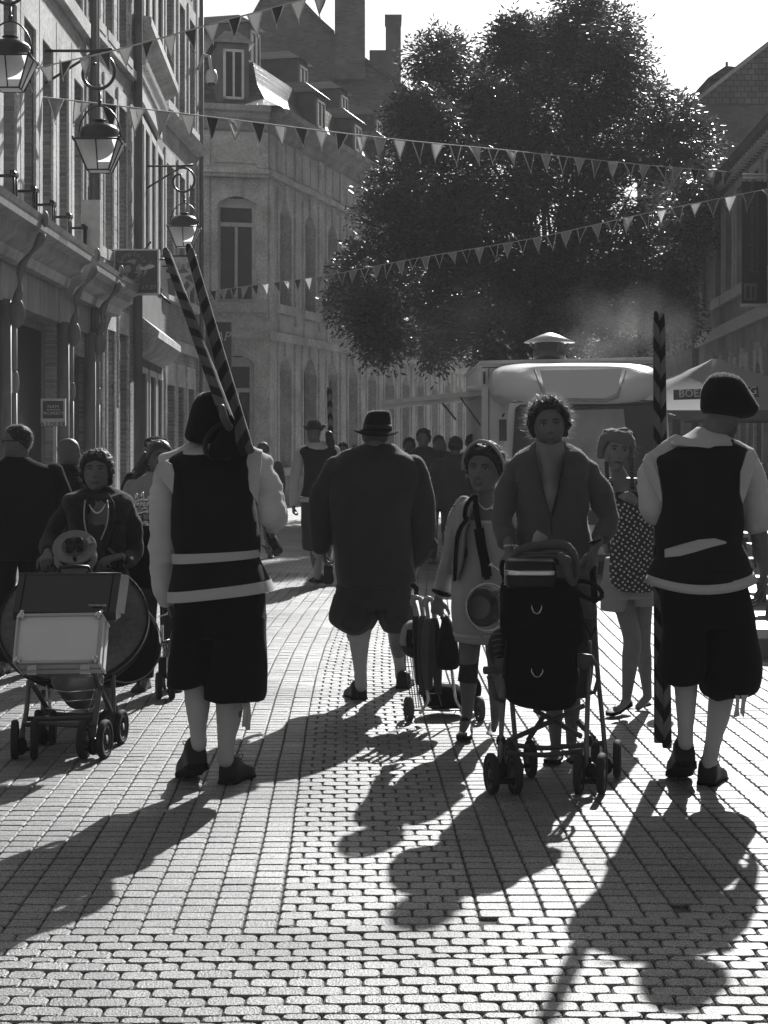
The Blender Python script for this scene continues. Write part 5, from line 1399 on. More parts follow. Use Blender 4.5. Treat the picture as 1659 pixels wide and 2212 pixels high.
# collar and shoulder flaps
m = MB(); f.rows(m, [((960, 955), 431, 512, .075), ((970, 962), 400, 528, .11), ((982, 972), 384, 540, .135), ((985, 976), 392, 536, .13)], e=2.2, sub=3); f.part('collar', m, cl_trim)
m = MB(); f.tube(m, [(372, 996, .0, 27), (352, 1012, .0, 29), (343, 1028, .0, 28)], n=20, rnd=False, flat=1.25); f.plate('armhole_band', [(357, 994, -.13), (337, 1013, -.12), (345, 1030, -.13), (373, 1066, -.165), (376, 1022, -.17), (371, 1003, -.16)], .014, cl_trim)
f.plate('armhole_band', [(539, 973, -.13), (566, 976, -.12), (563, 1019, -.14), (556, 1086, -.165), (539, 1058, -.17), (536, 1032, -.17)], .014, cl_trim)
m = MB(); f.rows(m, [((966, 972), 536, 566, .12), ((974, 980), 536, 567, .12)], e=2.2, sub=1); f.part('shoulder_flap', m, cl_trim)
m = MB(); f.rows(m, [((1004, 990), 341, 372, .11), ((1013, 1000), 337, 372, .115)], e=2.2, sub=1); f.part('shoulder_flap', m, cl_trim)
m = MB(); m.strip([f.P(526, 1512, -.1), f.P(530, 1535, -.11), f.P(527, 1570, -.1)], (.02, 0, 0), (0, .003, 0)); m.strip([f.P(534, 1512, -.1), f.P(537, 1540, -.105), f.P(535, 1576, -.1)], (.022, 0, 0), (0, .003, 0)); f.part('ribbon', m, cl_trim)
# bottle in his right hand
m = MB(); Mb = frame(f.P(601, 1192, .16), (1, 0, .5), (0, 1, 0)); Mb = Matrix.Translation(f.P(600, 1194, .14)) @ (f.P(574, 1140, .22) - f.P(600, 1194, .14)).to_track_quat('Z', 'Y').to_matrix().to_4x4()
m.lathe([(0, 0), (.026, 0), (.029, .01), (.029, .10), (.024, .12), (.013, .15), (.012, .19), (0, .19)], Mb, 16)
single('bottle', 'dark patterned bottle held in the right hand of the man with two stilts', 'bottle', m, mat('bottle_glass', .03, .2, .6, var=.9, vscale=35), f.P(600, 1194, .14))
st_g = 'striped wooden stilts'
stilt('striped stilt over the shoulder of the left man, the left one of the pair', f.P(492, 908, -.27), f.P(358, 541, .75), .055, .038, 1.5, st_g, period=.155, light=.10)
stilt('striped stilt over the shoulder of the left man, the right one of the pair', f.P(532, 974, -.24), f.P(408, 532, .70), .068, .038, -1.2, st_g, period=.155, light=.10)
t = Thing('stilt_footrest', 'black leather footrest with strap loop at the neck of the left man', 'footrest', f.P(490, 985, -.2))
m = MB(); f.rows(m, [(912, 488, 508, .025, -.14), (930, 482, 518, .05, -.15), (950, 474, 527, .07, -.16), (968, 462, 529, .075, -.16), (984, 458, 512, .06, -.15), (992, 466, 495, .03, -.15)], e=2.2)
t.part('block', m, cl_black, vox=.006, wr=(.012, 9, 9, 'n'))
m = MB(); f.tube(m, [(487, 916, -.17, 4.5), (474, 918, -.19, 5), (458, 930, -.2, 5.2), (446, 948, -.2, 5.5), (443, 966, -.2, 5.5), (448, 982, -.2, 5.5), (458, 990, -.18, 5)], n=10); t.part('strap_loop', m, leather)
m = MB(); f.tube(m, [(479, 880, -.30, 7), (486, 905, -.30, 8), (494, 922, -.26, 9)], n=12); t.part('grip', m, mat('worn_wood', .06, .4, .5))

# ================================================================== RIGHT STILT MAN (from behind, looking right)
f = Fig('man seen from behind in a dark beret, looking right, striped stilts upright beside him', 7.63, 1530)
f.head(1562, 893, 98, yaw=118, pitch=22, male=True, neck=(1535, 955, 27), eyes=False, dY=-.02)
f.rows(f.body, [(950, 1480, 1575, .07), (985, 1430, 1600, .09), (1080, 1440, 1590, .10), (1180, 1445, 1585, .10), (1270, 1440, 1605, .11), (1320, 1440, 1605, .10)])
f.leg((1480, 1320, 0), (1480, 1470, .02), (1481, 1605, -.02), (1471, 1640, .12), r=(34, 20, 18, 12))
f.leg((1568, 1320, 0), (1563, 1495, .02), (1534, 1635, 0), (1552, 1670, .12), r=(36, 21, 19, 12.5))
f.limb([(1416, 1020, 0, 17), (1408, 1085, .0, 14), (1422, 1092, .12, 12), (1431, 1082, .26, 10)])
f.hand(f.P(1431, 1078, .25), (.2, 1, .2), (1, 0, 0), side=-1, curl=.8)
f.limb([(1618, 1012, 0, 18), (1633, 1090, 0, 16), (1640, 1160, .0, 19), (1650, 1235, .05, 12)])
f.hand(f.P(1650, 1242, .05), (-.05, .15, -1), (-1, .1, 0), side=-1, curl=.42, spread=.25, L=.19)
f.finish(skin)
m = MB(); f.tube(m, [(1412, 1010, 0, 25), (1402, 1050, -.01, 26), (1408, 1100, -.02, 24), (1416, 1108, .06, 20), (1424, 1098, .18, 15)], n=22)
f.tube(m, [(1414, 1000, 0, 24), (1470, 975, 0, 30), (1570, 975, 0, 30), (1618, 998, 0, 24)], n=20)
f.tube(m, [(1620, 1010, 0, 25), (1628, 1050, 0, 27), (1634, 1095, .0, 27), (1637, 1130, .0, 27)], n=22)
f.rows(m, [(975, 1440, 1600, .10), (1100, 1432, 1596, .12), (1170, 1432, 1590, .12)])
f.part('shirt', m, cl_white, vox=.007, wr=(.011, 5, 13, 'fold'), sm=4)
m = MB(); f.tube(m, [(1637, 1118, 0, 29.5), (1638, 1146, 0, 30.5)], n=22, rnd=False); f.part('rolled_cuff', m, cl_white)
m = MB(); f.rows(m, [((955, 952), 1470, 1580, .08), ((985, 968), 1414, 1612, .12), ((1015, 990), 1413, 1612, .138), (1045, 1424, 1600, .145), (1090, 1426, 1602, .15), (1140, 1418, 1604, .15), (1172, 1417, 1600, .145), (1200, 1424, 1596, .14)], e=2.6)
f.part('vest', m, cl_blue, vox=.008, wr=(.010, 4.5, 4, 'fold'))
f.plate('belt', [(1437, 1187, -.145), (1470, 1177, -.158), (1510, 1166, -.163), (1545, 1163, -.158), (1569, 1170, -.145), (1569, 1174, -.145), (1540, 1181, -.158), (1500, 1193, -.163), (1470, 1201, -.158), (1437, 1204, -.145)], .02, cl_trim)
m = MB(); f.rows(m, [(1165, 1420, 1598, .14), ((1198, 1178), 1418, 1604, .15), ((1215, 1200), 1410, 1615, .165), ((1236, 1228), 1402, 1625, .185)], e=2.3, rip=.02, ripn=5); sk = f.part('vest_skirt', m, cl_blue)
m = MB(); rr = []
for i in range(3):
    g_ = i / 2; ring = []
    for c, q in circ(44):
        x = 1513 + spow(c, .85) * (112 + 9 * g_); f_ = (x - 1513) / 118.
        py = 1254 + 22 * g_ - 20 * f_ * f_ - 3 * f_; ring.append(f.Q(x, py, spow(q, .85) * (.188 + .014 * g_)))
    rr.append(ring)
m.rings(rr); f.part('hem_band', m, cl_trim, sk)
m = MB(); rr = []
for py, w, dp in ((1215, 104, .165), (1235, 110, .178), (1256, 112, .19)):
    ring = []
    for c, q in circ(44):
        x = 1512 + spow(c, .85) * w; f_ = (x - 1512) / 118.; g_ = (py - 1215) / 41; ring.append(f.Q(x, py - 20 * f_ * f_ * g_ - 3 * f_, spow(q, .85) * dp))
    rr.append(ring)
m.rings(rr); f.part('vest_skirt', m, cl_blue)
m = MB(); f.rows(m, [(1225, 1432, 1604, .14), (1290, 1430, 1620, .15), (1350, 1432, 1627, .145)], e=2.6)
f.rows(m, [(1320, 1436, 1528, .125), (1400, 1431, 1528, .13), (1440, 1426, 1524, .13), (1462, 1429, 1519, .12), (1472, 1440, 1512, .10)], e=2.5)
f.rows(m, [(1320, 1520, 1626, .13), (1400, 1522, 1636, .14), (1450, 1520, 1638, .145), (1482, 1517, 1632, .14), (1497, 1524, 1615, .11), (1503, 1535, 1600, .09)], e=2.5)
f.part('breeches', m, cl_black, vox=.008, wr=(.015, 6, 2.4, 'fold'))
m = MB(); f.tube(m, [(1481, 1455, .02, 27.5), (1482, 1520, .01, 22), (1481, 1560, -.01, 18), (1481, 1605, -.02, 16)], n=20); f.part('stocking', m, cl_stock, vox=.008, wr=(.002, 8, 30, 'fold'))
m = MB(); f.tube(m, [(1561, 1485, .02, 28), (1552, 1545, .01, 24), (1541, 1600, 0, 17.5), (1532, 1648, 0, 17)], n=20); f.part('stocking', m, cl_stock, vox=.008, wr=(.002, 8, 30, 'fold'))
f.shoe(f.P(1484, 1655, -.05), f.P(1462, 1678, .19), w=.125, h=.15)
f.shoe(gp(1528, 1706) + Vector((0, .03, .004)), gp(1528, 1706) + Vector((.10, .25, .004)), w=.12, h=.135)
m = MB(); f.rows(m, [(806, 1548, 1570, .03), ((815, 813), 1531, 1592, .1), ((830, 828), 1521, 1606, .14), ((850, 850), 1515, 1620, .155), ((870, 868), 1514, 1631, .16), ((884, 882), 1514, 1637, .15), ((888, 898), 1517, 1628, .13), ((890, 904), 1522, 1612, .11)], e=2.15)
hat = f.part('beret', m, cl_black, vox=.008, wr=(.004, 5, 5, 'n'))
m = MB(); f.rows(m, [((876, 892), 1516, 1606, .115), ((892, 904), 1519, 1604, .112)], e=2.1, sub=1); f.part('beret_band', m, cl_black, hat)
m = MB(); f.rows(m, [((922, 930), 1506, 1556, .065), ((940, 940), 1480, 1572, .10), ((952, 952), 1448, 1582, .125), ((962, 962), 1442, 1590, .14), ((966, 962), 1470, 1575, .14)], e=2.1, sub=3); f.part('collar', m, cl_trim)
f.plate('collar_point', [(1440, 949, -.115), (1460, 938, -.09), (1500, 950, -.12), (1579, 953, -.12), (1532, 968, -.158), (1480, 962, -.15)], .012, cl_trim)
f.plate('armhole_band', [(1408, 981, -.12), (1389, 993, -.11), (1395, 1025, -.13), (1428, 1086, -.158), (1430, 1070, -.16), (1424, 1036, -.165), (1413, 1005, -.15)], .014, cl_trim)
f.plate('armhole_band', [(1615, 975, -.12), (1638, 984, -.11), (1628, 1020, -.13), (1605, 1088, -.158), (1599, 1066, -.162), (1600, 1020, -.165)], .014, cl_trim)
m = MB(); m.prism([f.P(x, y, -.12) for x, y in ((1588, 1494), (1599, 1496), (1596, 1530), (1598, 1546), (1584, 1551), (1590, 1520))], (0, .004, 0)); m.prism([f.P(x, y, -.125) for x, y in ((1600, 1494), (1617, 1500), (1611, 1515), (1607, 1551), (1599, 1540), (1602, 1515))], (0, .004, 0)); f.part('ribbon', m, cl_trim, smooth=False)
# short beard
m = MB(); r_ = random.Random(8)
for i in range(260):
    a = math.radians(r_.uniform(-75, 75)); z = r_.uniform(-.5, -.22); x, y = head_surface(a, z, True, False); p = f.HM @ Vector((x, y, z)); q = f.HM @ Vector((x * 1.05, y * 1.06, z - .03)); m.tube([p, q], .0013, 3)
f.part('beard', m, mat('grey_beard', .25, .6, .4, transl=.3))
stilt('upright striped stilt beside the man in the beret, the left one of the pair', f.P(1423, 1604, .30), f.P(1417.5, 676, .30), .0415, .0275, 1.6, st_g, period=.142, light=.13, depth=.9)
stilt('upright striped stilt beside the man in the beret, the right one of the pair', f.P(1441, 1614, .30), f.P(1430, 679, .30), .0415, .0265, -1.6, st_g, period=.142, light=.13, depth=.9)

# ================================================================== MIDDLE MAN in a felt hat
f = Fig('broad man seen from behind in a felt hat, long dark jacket and puffed breeches', 10.15, 815)
f.head(810, 940, 78, yaw=180, male=True, neck=(812, 980, 24), eyes=False)
f.rows(f.body, [(985, 760, 865, .10), (1100, 745, 865, .14), (1300, 745, 880, .14)])
f.leg((780, 1300, 0), (775, 1375, 0), (780, 1478, 0), (770, 1503, .12), r=(26, 18, 17, 10))
f.leg((855, 1300, 0), (858, 1370, .3), (866, 1458, .62), (872, 1480, .75), r=(26, 18, 17, 10))
f.limb([(714, 1030, 0, 22), (694, 1110, 0, 18), (692, 1165, .03, 15), (698, 1188, .06, 9)]); f.hand(f.P(698, 1187, .06), (.15, .1, -1), (1, .2, 0), side=-1, curl=.8, L=.17)
f.limb([(895, 1030, 0, 22), (912, 1110, 0, 18), (915, 1175, .03, 15), (902, 1212, .08, 10)]); f.hand(f.P(902, 1212, .08), (-.3, .1, -1), (-1, .2, 0), side=1, curl=.5, L=.19)
f.finish(skin)
m = MB(); f.rows(m, [(962, 783, 850, .07), (976, 752, 866, .10), (992, 728, 890, .13), (1020, 708, 908, .155), (1060, 712, 902, .175), (1120, 718, 884, .18), (1190, 728, 888, .185), (1235, 732, 892, .19), ((1262, 1258), 734, 893, .19)], e=2.5)
f.tube(m, [(724, 1012, 0, 24), (702, 1060, 0, 27), (694, 1115, 0, 25), (692, 1155, .02, 23), (692, 1176, .03, 19)], n=20)
f.tube(m, [(890, 1010, 0, 24), (905, 1060, 0, 26), (912, 1120, 0, 24), (912, 1160, .02, 23), (908, 1192, .05, 20), (900, 1205, .06, 17)], n=20)
f.tube(m, [(925, 1168, .02, 12), (934, 1178, .02, 10)], n=12)
f.part('jacket', m, cl_navy, vox=.009, wr=(.024, 4.2, 2.4, 'fold'))
m = MB(); f.rows(m, [(958, 785, 846, .075), (966, 776, 852, .088), ((980, 976), 757, 862, .10), ((988, 984), 760, 864, .105)], e=2.2); f.part('jacket_collar', m, cl_navy, vox=.008)
m = MB(); f.rows(m, [(1240, 736, 890, .17), (1290, 727, 890, .18), (1310, 728, 890, .17)], e=2.5)
f.rows(m, [(1285, 724, 820, .16), (1320, 715, 818, .17), (1340, 717, 812, .17), (1360, 738, 800, .12), (1367, 752, 792, .09)], e=2.2)
f.rows(m, [(1285, 812, 892, .16), (1320, 814, 895, .17), (1340, 822, 893, .17), (1356, 832, 882, .12), (1360, 840, 874, .09)], e=2.2)
f.part('breeches', m, cl_navy, vox=.009, wr=(.022, 5, 3, 'fold'))
m = MB(); f.tube(m, [(775, 1360, 0, 23.5), (776, 1385, 0, 22), (778, 1440, 0, 14.5), (780, 1482, 0, 13.5)], n=18); s_ = f.part('stocking', m, cl_stock, vox=.008, wr=(.0015, 8, 30, 'fold'))
m = MB(); f.tube(m, [(775, 1361, 0, 26), (775, 1369, 0, 26)], n=18); f.part('stocking_cuff', m, cl_trim, s_, vox=.007, wr=(.004, 30, 10, 'fold'))
m = MB(); f.tube(m, [(857, 1352, .3, 21), (860, 1385, .4, 21), (864, 1430, .5, 14), (866, 1462, .6, 13)], n=18); f.part('stocking', m, cl_stock, vox=.008, wr=(.0015, 8, 30, 'fold'))
f.shoe(gp(778, 1517) + Vector((0, .02, 0)), gp(778, 1517) + Vector((-.06, .25, 0)), w=.13, h=.13); f.shoe(gp(870, 1492) + Vector((0, -.0, 0)), gp(870, 1492) + Vector((.03, .24, 0)), w=.12, h=.12)
m = MB(); f.rows(m, [(887, 806, 838, .05), (890, 797, 843, .075), (900, 790, 845, .10), (914, 786, 846, .12), (930, 784, 848, .125)], e=2.3)
hat = f.part('hat', m, cl_black, vox=.007)
m = MB(); rr = []
for i, (g_, q0) in enumerate(((.55, 0), (1.0, 0), (1.02, 3), (.55, 4))):
    ring = []
    for c, q in circ(44):
        x = 814 + c * 47 * g_ - 1; drop = 5 * abs(c) ** 2 * (g_ > .9) * -1 + 9 * max(0, -q) * (g_ > .9) + (6 if c > 0 else 0) * c * g_ * .6; ring.append(f.Q(x, 927 + drop + q0 + (4 if g_ > .9 else 0), q * .185 * g_))
    rr.append(ring)
m.rings(rr); f.part('hat_brim', m, cl_black, hat)
m = MB(); f.rows(m, [(918, 784.5, 847, .127), (927, 784, 848, .128)], e=2.3, sub=1); f.part('hat_band', m, leather, hat)
f.HM = f.HM; f.hair(mat('grey_hair', .09, .5, .4, transl=.2), vol=.03, strands=120, slen=.03)

# ================================================================== FAR STILT MAN
f = Fig('distant man in a small upturned hat walking away with stilts on his shoulder', 18.5, 690)
f.head(678, 936, 43, yaw=205, male=True, neck=(682, 962, 11.5), eyes=False)
f.rows(f.body, [(968, 655, 712, .08), (1040, 662, 712, .1), (1110, 662, 715, .1)])
f.leg((672, 1110, 0), (680, 1190, 0), (686, 1244, 0), (680, 1254, .1), r=(16, 11, 11.5, 6.5)); f.leg((705, 1110, 0), (706, 1178, .1), (709, 1215, -.15), (709, 1235, -.25), r=(16, 11, 11.5, 6.5))
f.limb([(646, 985, 0, 10), (636, 1040, 0, 8), (634, 1092, .02, 5.5)]); f.hand(f.P(634, 1092), (0, .1, -1), (1, 0, 0), side=-1, curl=.7); f.limb([(724, 985, 0, 10), (735, 1030, .1, 8), (720, 1010, .3, 6), (716, 985, .3, 5)])
f.finish()
m = MB(); f.tube(m, [(648, 983, 0, 12), (640, 1020, 0, 12), (635, 1055, 0, 11.5), (634, 1088, .02, 9)]); f.tube(m, [(650, 976, 0, 11), (690, 966, 0, 14), (724, 974, 0, 11)]); f.tube(m, [(722, 980, 0, 12), (734, 1010, .05, 12), (733, 1032, .1, 10)]); f.part('shirt', m, cl_white, vox=.014, wr=(.006, 6, 14, 'fold'))
m = MB(); f.rows(m, [(962, 664, 712, .09), (974, 645, 730, .13), (1000, 656, 722, .15), (1048, 655, 722, .16), (1072, 649, 730, .18)], e=2.5); f.part('vest', m, cl_blue, vox=.013)
m = MB(); f.rows(m, [(1073, 648, 731, .182), (1084, 646, 733, .19)], sub=1, e=2.5); f.part('hem_band', m, cl_trim)
m = MB(); f.rows(m, [(1045, 680, 724, .165), (1050, 678, 724, .165)], sub=1, cap=False); f.part('belt', m, cl_trim)
m = MB(); f.rows(m, [(1080, 650, 728, .16), (1130, 651, 727, .17), (1188, 654, 708, .15)], e=2.5); f.rows(m, [(1110, 690, 728, .14), (1176, 694, 728, .14)], e=2.5); f.part('breeches', m, cl_navy, vox=.013, wr=(.008, 5, 4, 'fold'))
m = MB(); f.tube(m, [(681, 1180, 0, 13), (684, 1210, 0, 11), (686, 1246, 0, 7)]); f.part('stocking', m, cl_stock)
m = MB(); f.tube(m, [(706, 1170, .1, 12), (708, 1195, 0, 11), (710, 1220, -.15, 7)]); f.part('stocking', m, cl_stock)
f.shoe(gp(690, 1262) + Vector((.02, 0, 0)), gp(690, 1262) + Vector((-.1, .22, 0)), w=.11, h=.12, laces=False); f.shoe(f.P(709, 1222, -.3), f.P(710, 1262, -.22), w=.12, h=.11, laces=False, up=(0, 1, 0))
m = MB(); f.rows(m, [(908, 668, 688, .05), (914, 664, 693, .08), (924, 662, 696, .09)], e=2.1); hat = f.part('hat', m, cl_navy)
m = MB(); rr = []
for g_, q0 in ((.6, 0), (1.0, -7), (1.03, -3), (.6, 6)):
    rr.append([f.Q(680 + c * 24.5 * g_, 926 + q0 * (.4 + .6 * abs(c)) + (-3 if c > .6 and g_ > .9 else 0), q * .12 * g_) for c, q in circ(32)])
m.rings(rr); f.part('hat_brim', m, cl_navy, hat)
m = MB(); f.rows(m, [(956, 667, 703, .08), (966, 660, 716, .13), (971, 668, 712, .13)], e=2.2); f.part('collar', m, cl_trim)
stilt('far striped stilt on the shoulder of the distant man, the taller of the pair', f.P(718, 962, .15), f.P(714, 825, .45), .036, .028, 1.5, st_g, period=.155, light=.16)
stilt('far striped stilt on the shoulder of the distant man, the shorter of the pair', f.P(712, 962, .15), f.P(708.5, 837, .45), .036, .028, -1.5, st_g, period=.155, light=.16)
m = MB(); f.tube(m, [(710, 938, 0, 7), (713, 955, -.05, 9), (716, 972, -.05, 6)]); single('stilt_footrest', 'dark footrest of the far stilts behind the shoulder of the distant man', 'footrest', m, leather, f.P(712, 972), vox=.012, wr=(.012, 9, 3, 'fold'))

# ================================================================== PRAM WOMAN, right (faces us)
f = Fig('smiling woman with pinned curly hair and a grey cardigan pushing the loaded black pushchair', 8.24, 1205)
M = f.head(1186, 918, 102, yaw=-3, pitch=3, roll=-3, neck=(1188, 985, 28, .03), smile=3.0, teeth=True)
f.rows(f.body, [(975, 1150, 1225, .05, .03), (1000, 1118, 1262, .08, .02), (1060, 1130, 1262, .11), (1140, 1132, 1258, .10), (1230, 1128, 1262, .11), (1300, 1128, 1268, .12)])
f.leg((1160, 1320, .05), (1196, 1500, .0), (1201, 1616, -.02), (1192, 1640, -.14), r=(38, 19, 19, 11)); f.leg((1232, 1320, .05), (1236, 1490, .1), (1234, 1608, .06), (1240, 1636, -.06), r=(38, 19, 19, 11))
f.limb([(1108, 1010, .02, 19), (1090, 1100, .0, 15), (1094, 1150, -.12, 13), (1102, 1192, -.24, 9)]); f.hand(f.P(1102, 1196, -.24), (.1, -.8, -.5), (.2, .3, -1), side=-1, curl=.7)
f.limb([(1268, 1010, .02, 19), (1308, 1100, .0, 15.5), (1304, 1140, -.1, 13), (1284, 1186, -.2, 9)]); f.hand(f.P(1282, 1190, -.2), (-.12, -.25, -1), (-.7, .5, -.2), side=-1, curl=[.55, .7, .75, .8], L=.19, spread=.05)
f.finish(skin)
m = MB(); f.rows(m, [(957, 1156, 1221, .05, .02), (966, 1139, 1240, .075, .01), (978, 1120, 1260, .09), (996, 1108, 1272, .105), (1030, 1111, 1271, .125), (1080, 1119, 1269, .135), (1140, 1117, 1271, .13), (1200, 1113, 1276, .14), (1290, 1108, 1284, .16), (1330, 1108, 1286, .16)], e=2.5)
f.tube(m, [(1124, 1001, .0, 19), (1102, 1038, 0, 23), (1090, 1085, -.01, 24), (1088, 1130, -.06, 22), (1094, 1168, -.14, 18.5)], n=20)
f.tube(m, [(1258, 1001, .0, 19), (1282, 1038, 0, 23), (1303, 1085, -.01, 25), (1312, 1125, -.05, 22), (1300, 1158, -.12, 18.5)], n=20)
card = f.part('cardigan', m, cl_grey, vox=.007, wr=(.013, 5, 9, 'fold'))
# neckline: a lighter top inside the open cardigan
m = MB(); P_ = [(1160, 952), (1160, 975), (1165, 1010), (1176, 1060), (1190, 1112), (1204, 1060), (1214, 1010), (1220, 975), (1218, 952), (1190, 962)]
m.prism([f.P(x, y, -.168 + .052 * max(0, (1010 - y) / 40.)) for x, y in P_], (0, .05, 0)); f.part('neckline', m, skin_l)
m = MB(); f.tube(m, [(1155, 970, -.05, 2.2), (1163, 1010, -.128, 2), (1174, 1060, -.142, 2), (1190, 1118, -.14, 2), (1192, 1200, -.14, 2)], n=8, flat=.5); f.tube(m, [(1224, 966, -.05, 2.2), (1216, 1010, -.128, 2), (1206, 1060, -.142, 2), (1193, 1118, -.14, 2)], n=8, flat=.5); f.part('cardigan_edge', m, mat('knit_edge', .05, .9, .1, bump=.3, bscale=300), card)
m = MB(); f.tube(m, [(1160, 972, -.07, .7), (1178, 1000, -.12, .7), (1198, 992, -.12, .7), (1216, 970, -.07, .7)], n=6); f.part('necklace', m, chrome)
m = MB(); 
for a in range(14): an = a / 14 * 2 * PI; m.ell(f.P(1104 + 14 * math.cos(an), 1180 + 2 * math.sin(an), -.2 + .045 * math.sin(an)), (.006,) * 3, None, 6, 5)
f.part('bracelet', m, pearl)
m = MB(); f.tube(m, [(1284, 1168, -.18, 14), (1285, 1171, -.18, 14)], n=16, sub=1, rnd=False); f.part('cuff_band', m, cl_black)
m = MB(); f.rows(m, [(1290, 1118, 1276, .15), (1360, 1112, 1284, .17), (1440, 1116, 1282, .16), (1500, 1124, 1274, .15)], e=2.4, rip=.03); f.part('skirt', m, cl_navy)
f.hair(hair_d, line=((0, .33), (30, .31), (55, .16), (75, -.02), (90, -.16), (110, -.25), (180, -.34)), vol=.11, curl=.07, cf=10, strands=2200, slen=.034, sw=.0014, droop=.1)
f.shoe(f.P(1203, 1640, .05), f.P(1190, 1648, -.17), w=.085, h=.07, m=cl_navy, laces=False, low=True); f.shoe(f.P(1236, 1636, .13), f.P(1244, 1652, -.1), w=.085, h=.07, m=cl_navy, laces=False, low=True)

# ================================================================== WOMAN WITH HEADBAND
f = Fig('short woman in a pale dress and headband, hauling the umbrella trolley', 8.86, 1030)
M = f.head(1047, 1014, 103, yaw=-22, pitch=2, roll=5, neck=(1052, 1082, 22, .03), smile=3.4, teeth=True)
f.rows(f.body, [(1080, 1015, 1085, .05, .02), (1105, 995, 1092, .08, .02), (1150, 1000, 1094, .1), (1240, 1000, 1085, .1), (1330, 990, 1085, .11)])
f.leg((1016, 1340, 0), (1013, 1430, -.05), (1009, 1548, -.05), (1000, 1575, -.17), r=(27, 20, 20, 11)); f.leg((1068, 1340, .05), (1070, 1440, .05), (1070, 1555, .05), (1067, 1575, -.06), r=(27, 17, 17, 10))
f.limb([(993, 1100, 0, 16), (975, 1190, .02, 13.5), (962, 1240, .12, 12), (948, 1292, .2, 8.5)]); f.hand(f.P(947, 1294, .2), (-.1, .2, -1), (.4, 1, 0), side=1, curl=.8, L=.17)
f.limb([(1098, 1100, 0, 16), (1108, 1180, 0, 13), (1106, 1250, -.1, 10)])
f.finish(skin)
m = MB(); f.rows(m, [((1126, 1126), 1006, 1092, .10), (1160, 1000, 1094, .12), (1200, 1003, 1092, .115), (1250, 985, 1094, .13), (1300, 975, 1096, .14), (1345, 977, 1095, .145), ((1383, 1389), 983, 1093, .15)], e=2.4, rip=.03); dr = f.part('dress', m, cl_cream)
m = MB(); f.rows(m, [(1123, 1005, 1093, .103), (1130, 1004, 1094, .106)], e=2.4, sub=1); f.part('neck_band', m, cl_white, dr)
m = MB(); f.rows(m, [(1365, 978, 1096, .150), (1372, 979, 1096, .151)], e=2.4, sub=1); f.part('lace_band', m, cl_white, dr)
m = MB(); f.tube(m, [(1002, 1084, 0, 13), (990, 1110, 0, 18), (979, 1150, 0, 17), (972, 1195, .03, 15.5), (962, 1235, .10, 16), (954, 1276, .17, 16)], n=20); f.rows(m, [(1076, 1005, 1040, .06, .02), (1095, 984, 1026, .11), (1130, 982, 1012, .125), (1180, 984, 1004, .125), (1225, 980, 998, .12), (1250, 980, 990, .10)], e=2.2)
f.tube(m, [(1086, 1084, 0, 14), (1100, 1110, 0, 18), (1108, 1160, 0, 16), (1110, 1220, -.04, 15)]); jk = f.part('jacket', m, cl_lgrey, vox=.007, wr=(.004, 6, 12, 'fold'))
m = MB(); f.tube(m, [(1021, 1072, -.02, 4.5), (1008, 1092, -.11, 5), (1004, 1115, -.135, 5), (1008, 1122, -.14, 5), (994, 1142, -.14, 5), (986, 1175, -.14, 5), (982, 1252, -.12, 4)], n=10); f.tube(m, [(937, 1275, .17, 5), (955, 1283, .1, 5.5), (971, 1285, .17, 5)], n=10); f.part('dark_trim', m, cl_black, jk)
m = MB(); f.tube(m, [(944, 1282, .17, 15), (966, 1286, .17, 15)], n=14, rnd=False)
m = MB(); P_ = [(1025, 1070, -.05), (1030, 1110, -.12), (1036, 1150, -.145), (1046, 1210, -.155), (1053, 1252, -.155)]
m.strip([f.P(*p) for p in P_], (.030, 0, .004), (0, .004, 0)); m.strip([f.P(x, y, d - .006) for x, y, d in ((1034, 1142, -.14), (1040, 1180, -.15), (1049, 1222, -.155), (1052, 1246, -.155))], (.052, 0, .006), (0, .008, 0)); f.part('shoulder_strap', m, cl_black, smooth=False)
m = MB(); m.tube([f.P(x, y, -.16) for x, y in ((1045, 1256), (1062, 1254), (1064, 1262), (1049, 1264), (1045, 1256))], .002, 6); m.tube([f.P(1056, 1262, -.16), f.P(1056, 1270, -.165)], .004, 6); f.part('strap_clip', m, chrome)
m = MB()
for i in range(21):
    a = -1 + 2 * i / 20; m.ell(f.P(1050 + a * 22 + 1, 1100 - 24 * a * a, -.10 + .05 * a * a), (.0042,) * 3, None, 8, 6)
f.part('pearl_necklace', m, pearl)
m = MB(); f.tube(m, [(1015, 1378, 0, 25.5), (1014, 1410, -.02, 22.5), (1013, 1437, -.05, 20.5), (1010, 1472, -.05, 21.5)], n=24, rnd=False); f.part('knee_brace', m, mat('brace', .022, .8, .3, bump=.3, bscale=120, var=.5, vscale=40))
m = MB(); f.tube(m, [(1070, 1382, .05, 24), (1070, 1410, .05, 20)], n=20); f.part('knee_sleeve', m, cl_black)
m = MB(); m.tube([f.HM @ Vector((.455 * math.cos(a), -.02 - .23 * math.sin(a), -.04 + .645 * math.sin(a))) for a in [PI * i / 20 for i in range(21)]], .009, 8, flat=2.0); f.part('headband', m, cl_cream)
f.hair(hair_d, line=((0, .29), (30, .27), (55, .14), (75, -.02), (90, -.14), (110, -.22), (180, -.32)), vol=.085, curl=.055, cf=9, strands=1200, slen=.026, sw=.0014, droop=.2)
for a_, b_, w in (((1014, 1596), (996, 1599), 0), ((1069, 1583), (1068, 1589), 0)):
    pass
f.shoe(f.P(1008, 1580, .02), f.P(1001, 1598, -.19), w=.085, h=.085, m=leather, laces=False, low=True); f.shoe(gp(1071, 1584) + Vector((0, .12, 0)), gp(1069, 1588) + Vector((-.01, -.09, 0)), w=.085, h=.08, m=mat('grey_shoe', .14, .35, .5), laces=False, low=True)
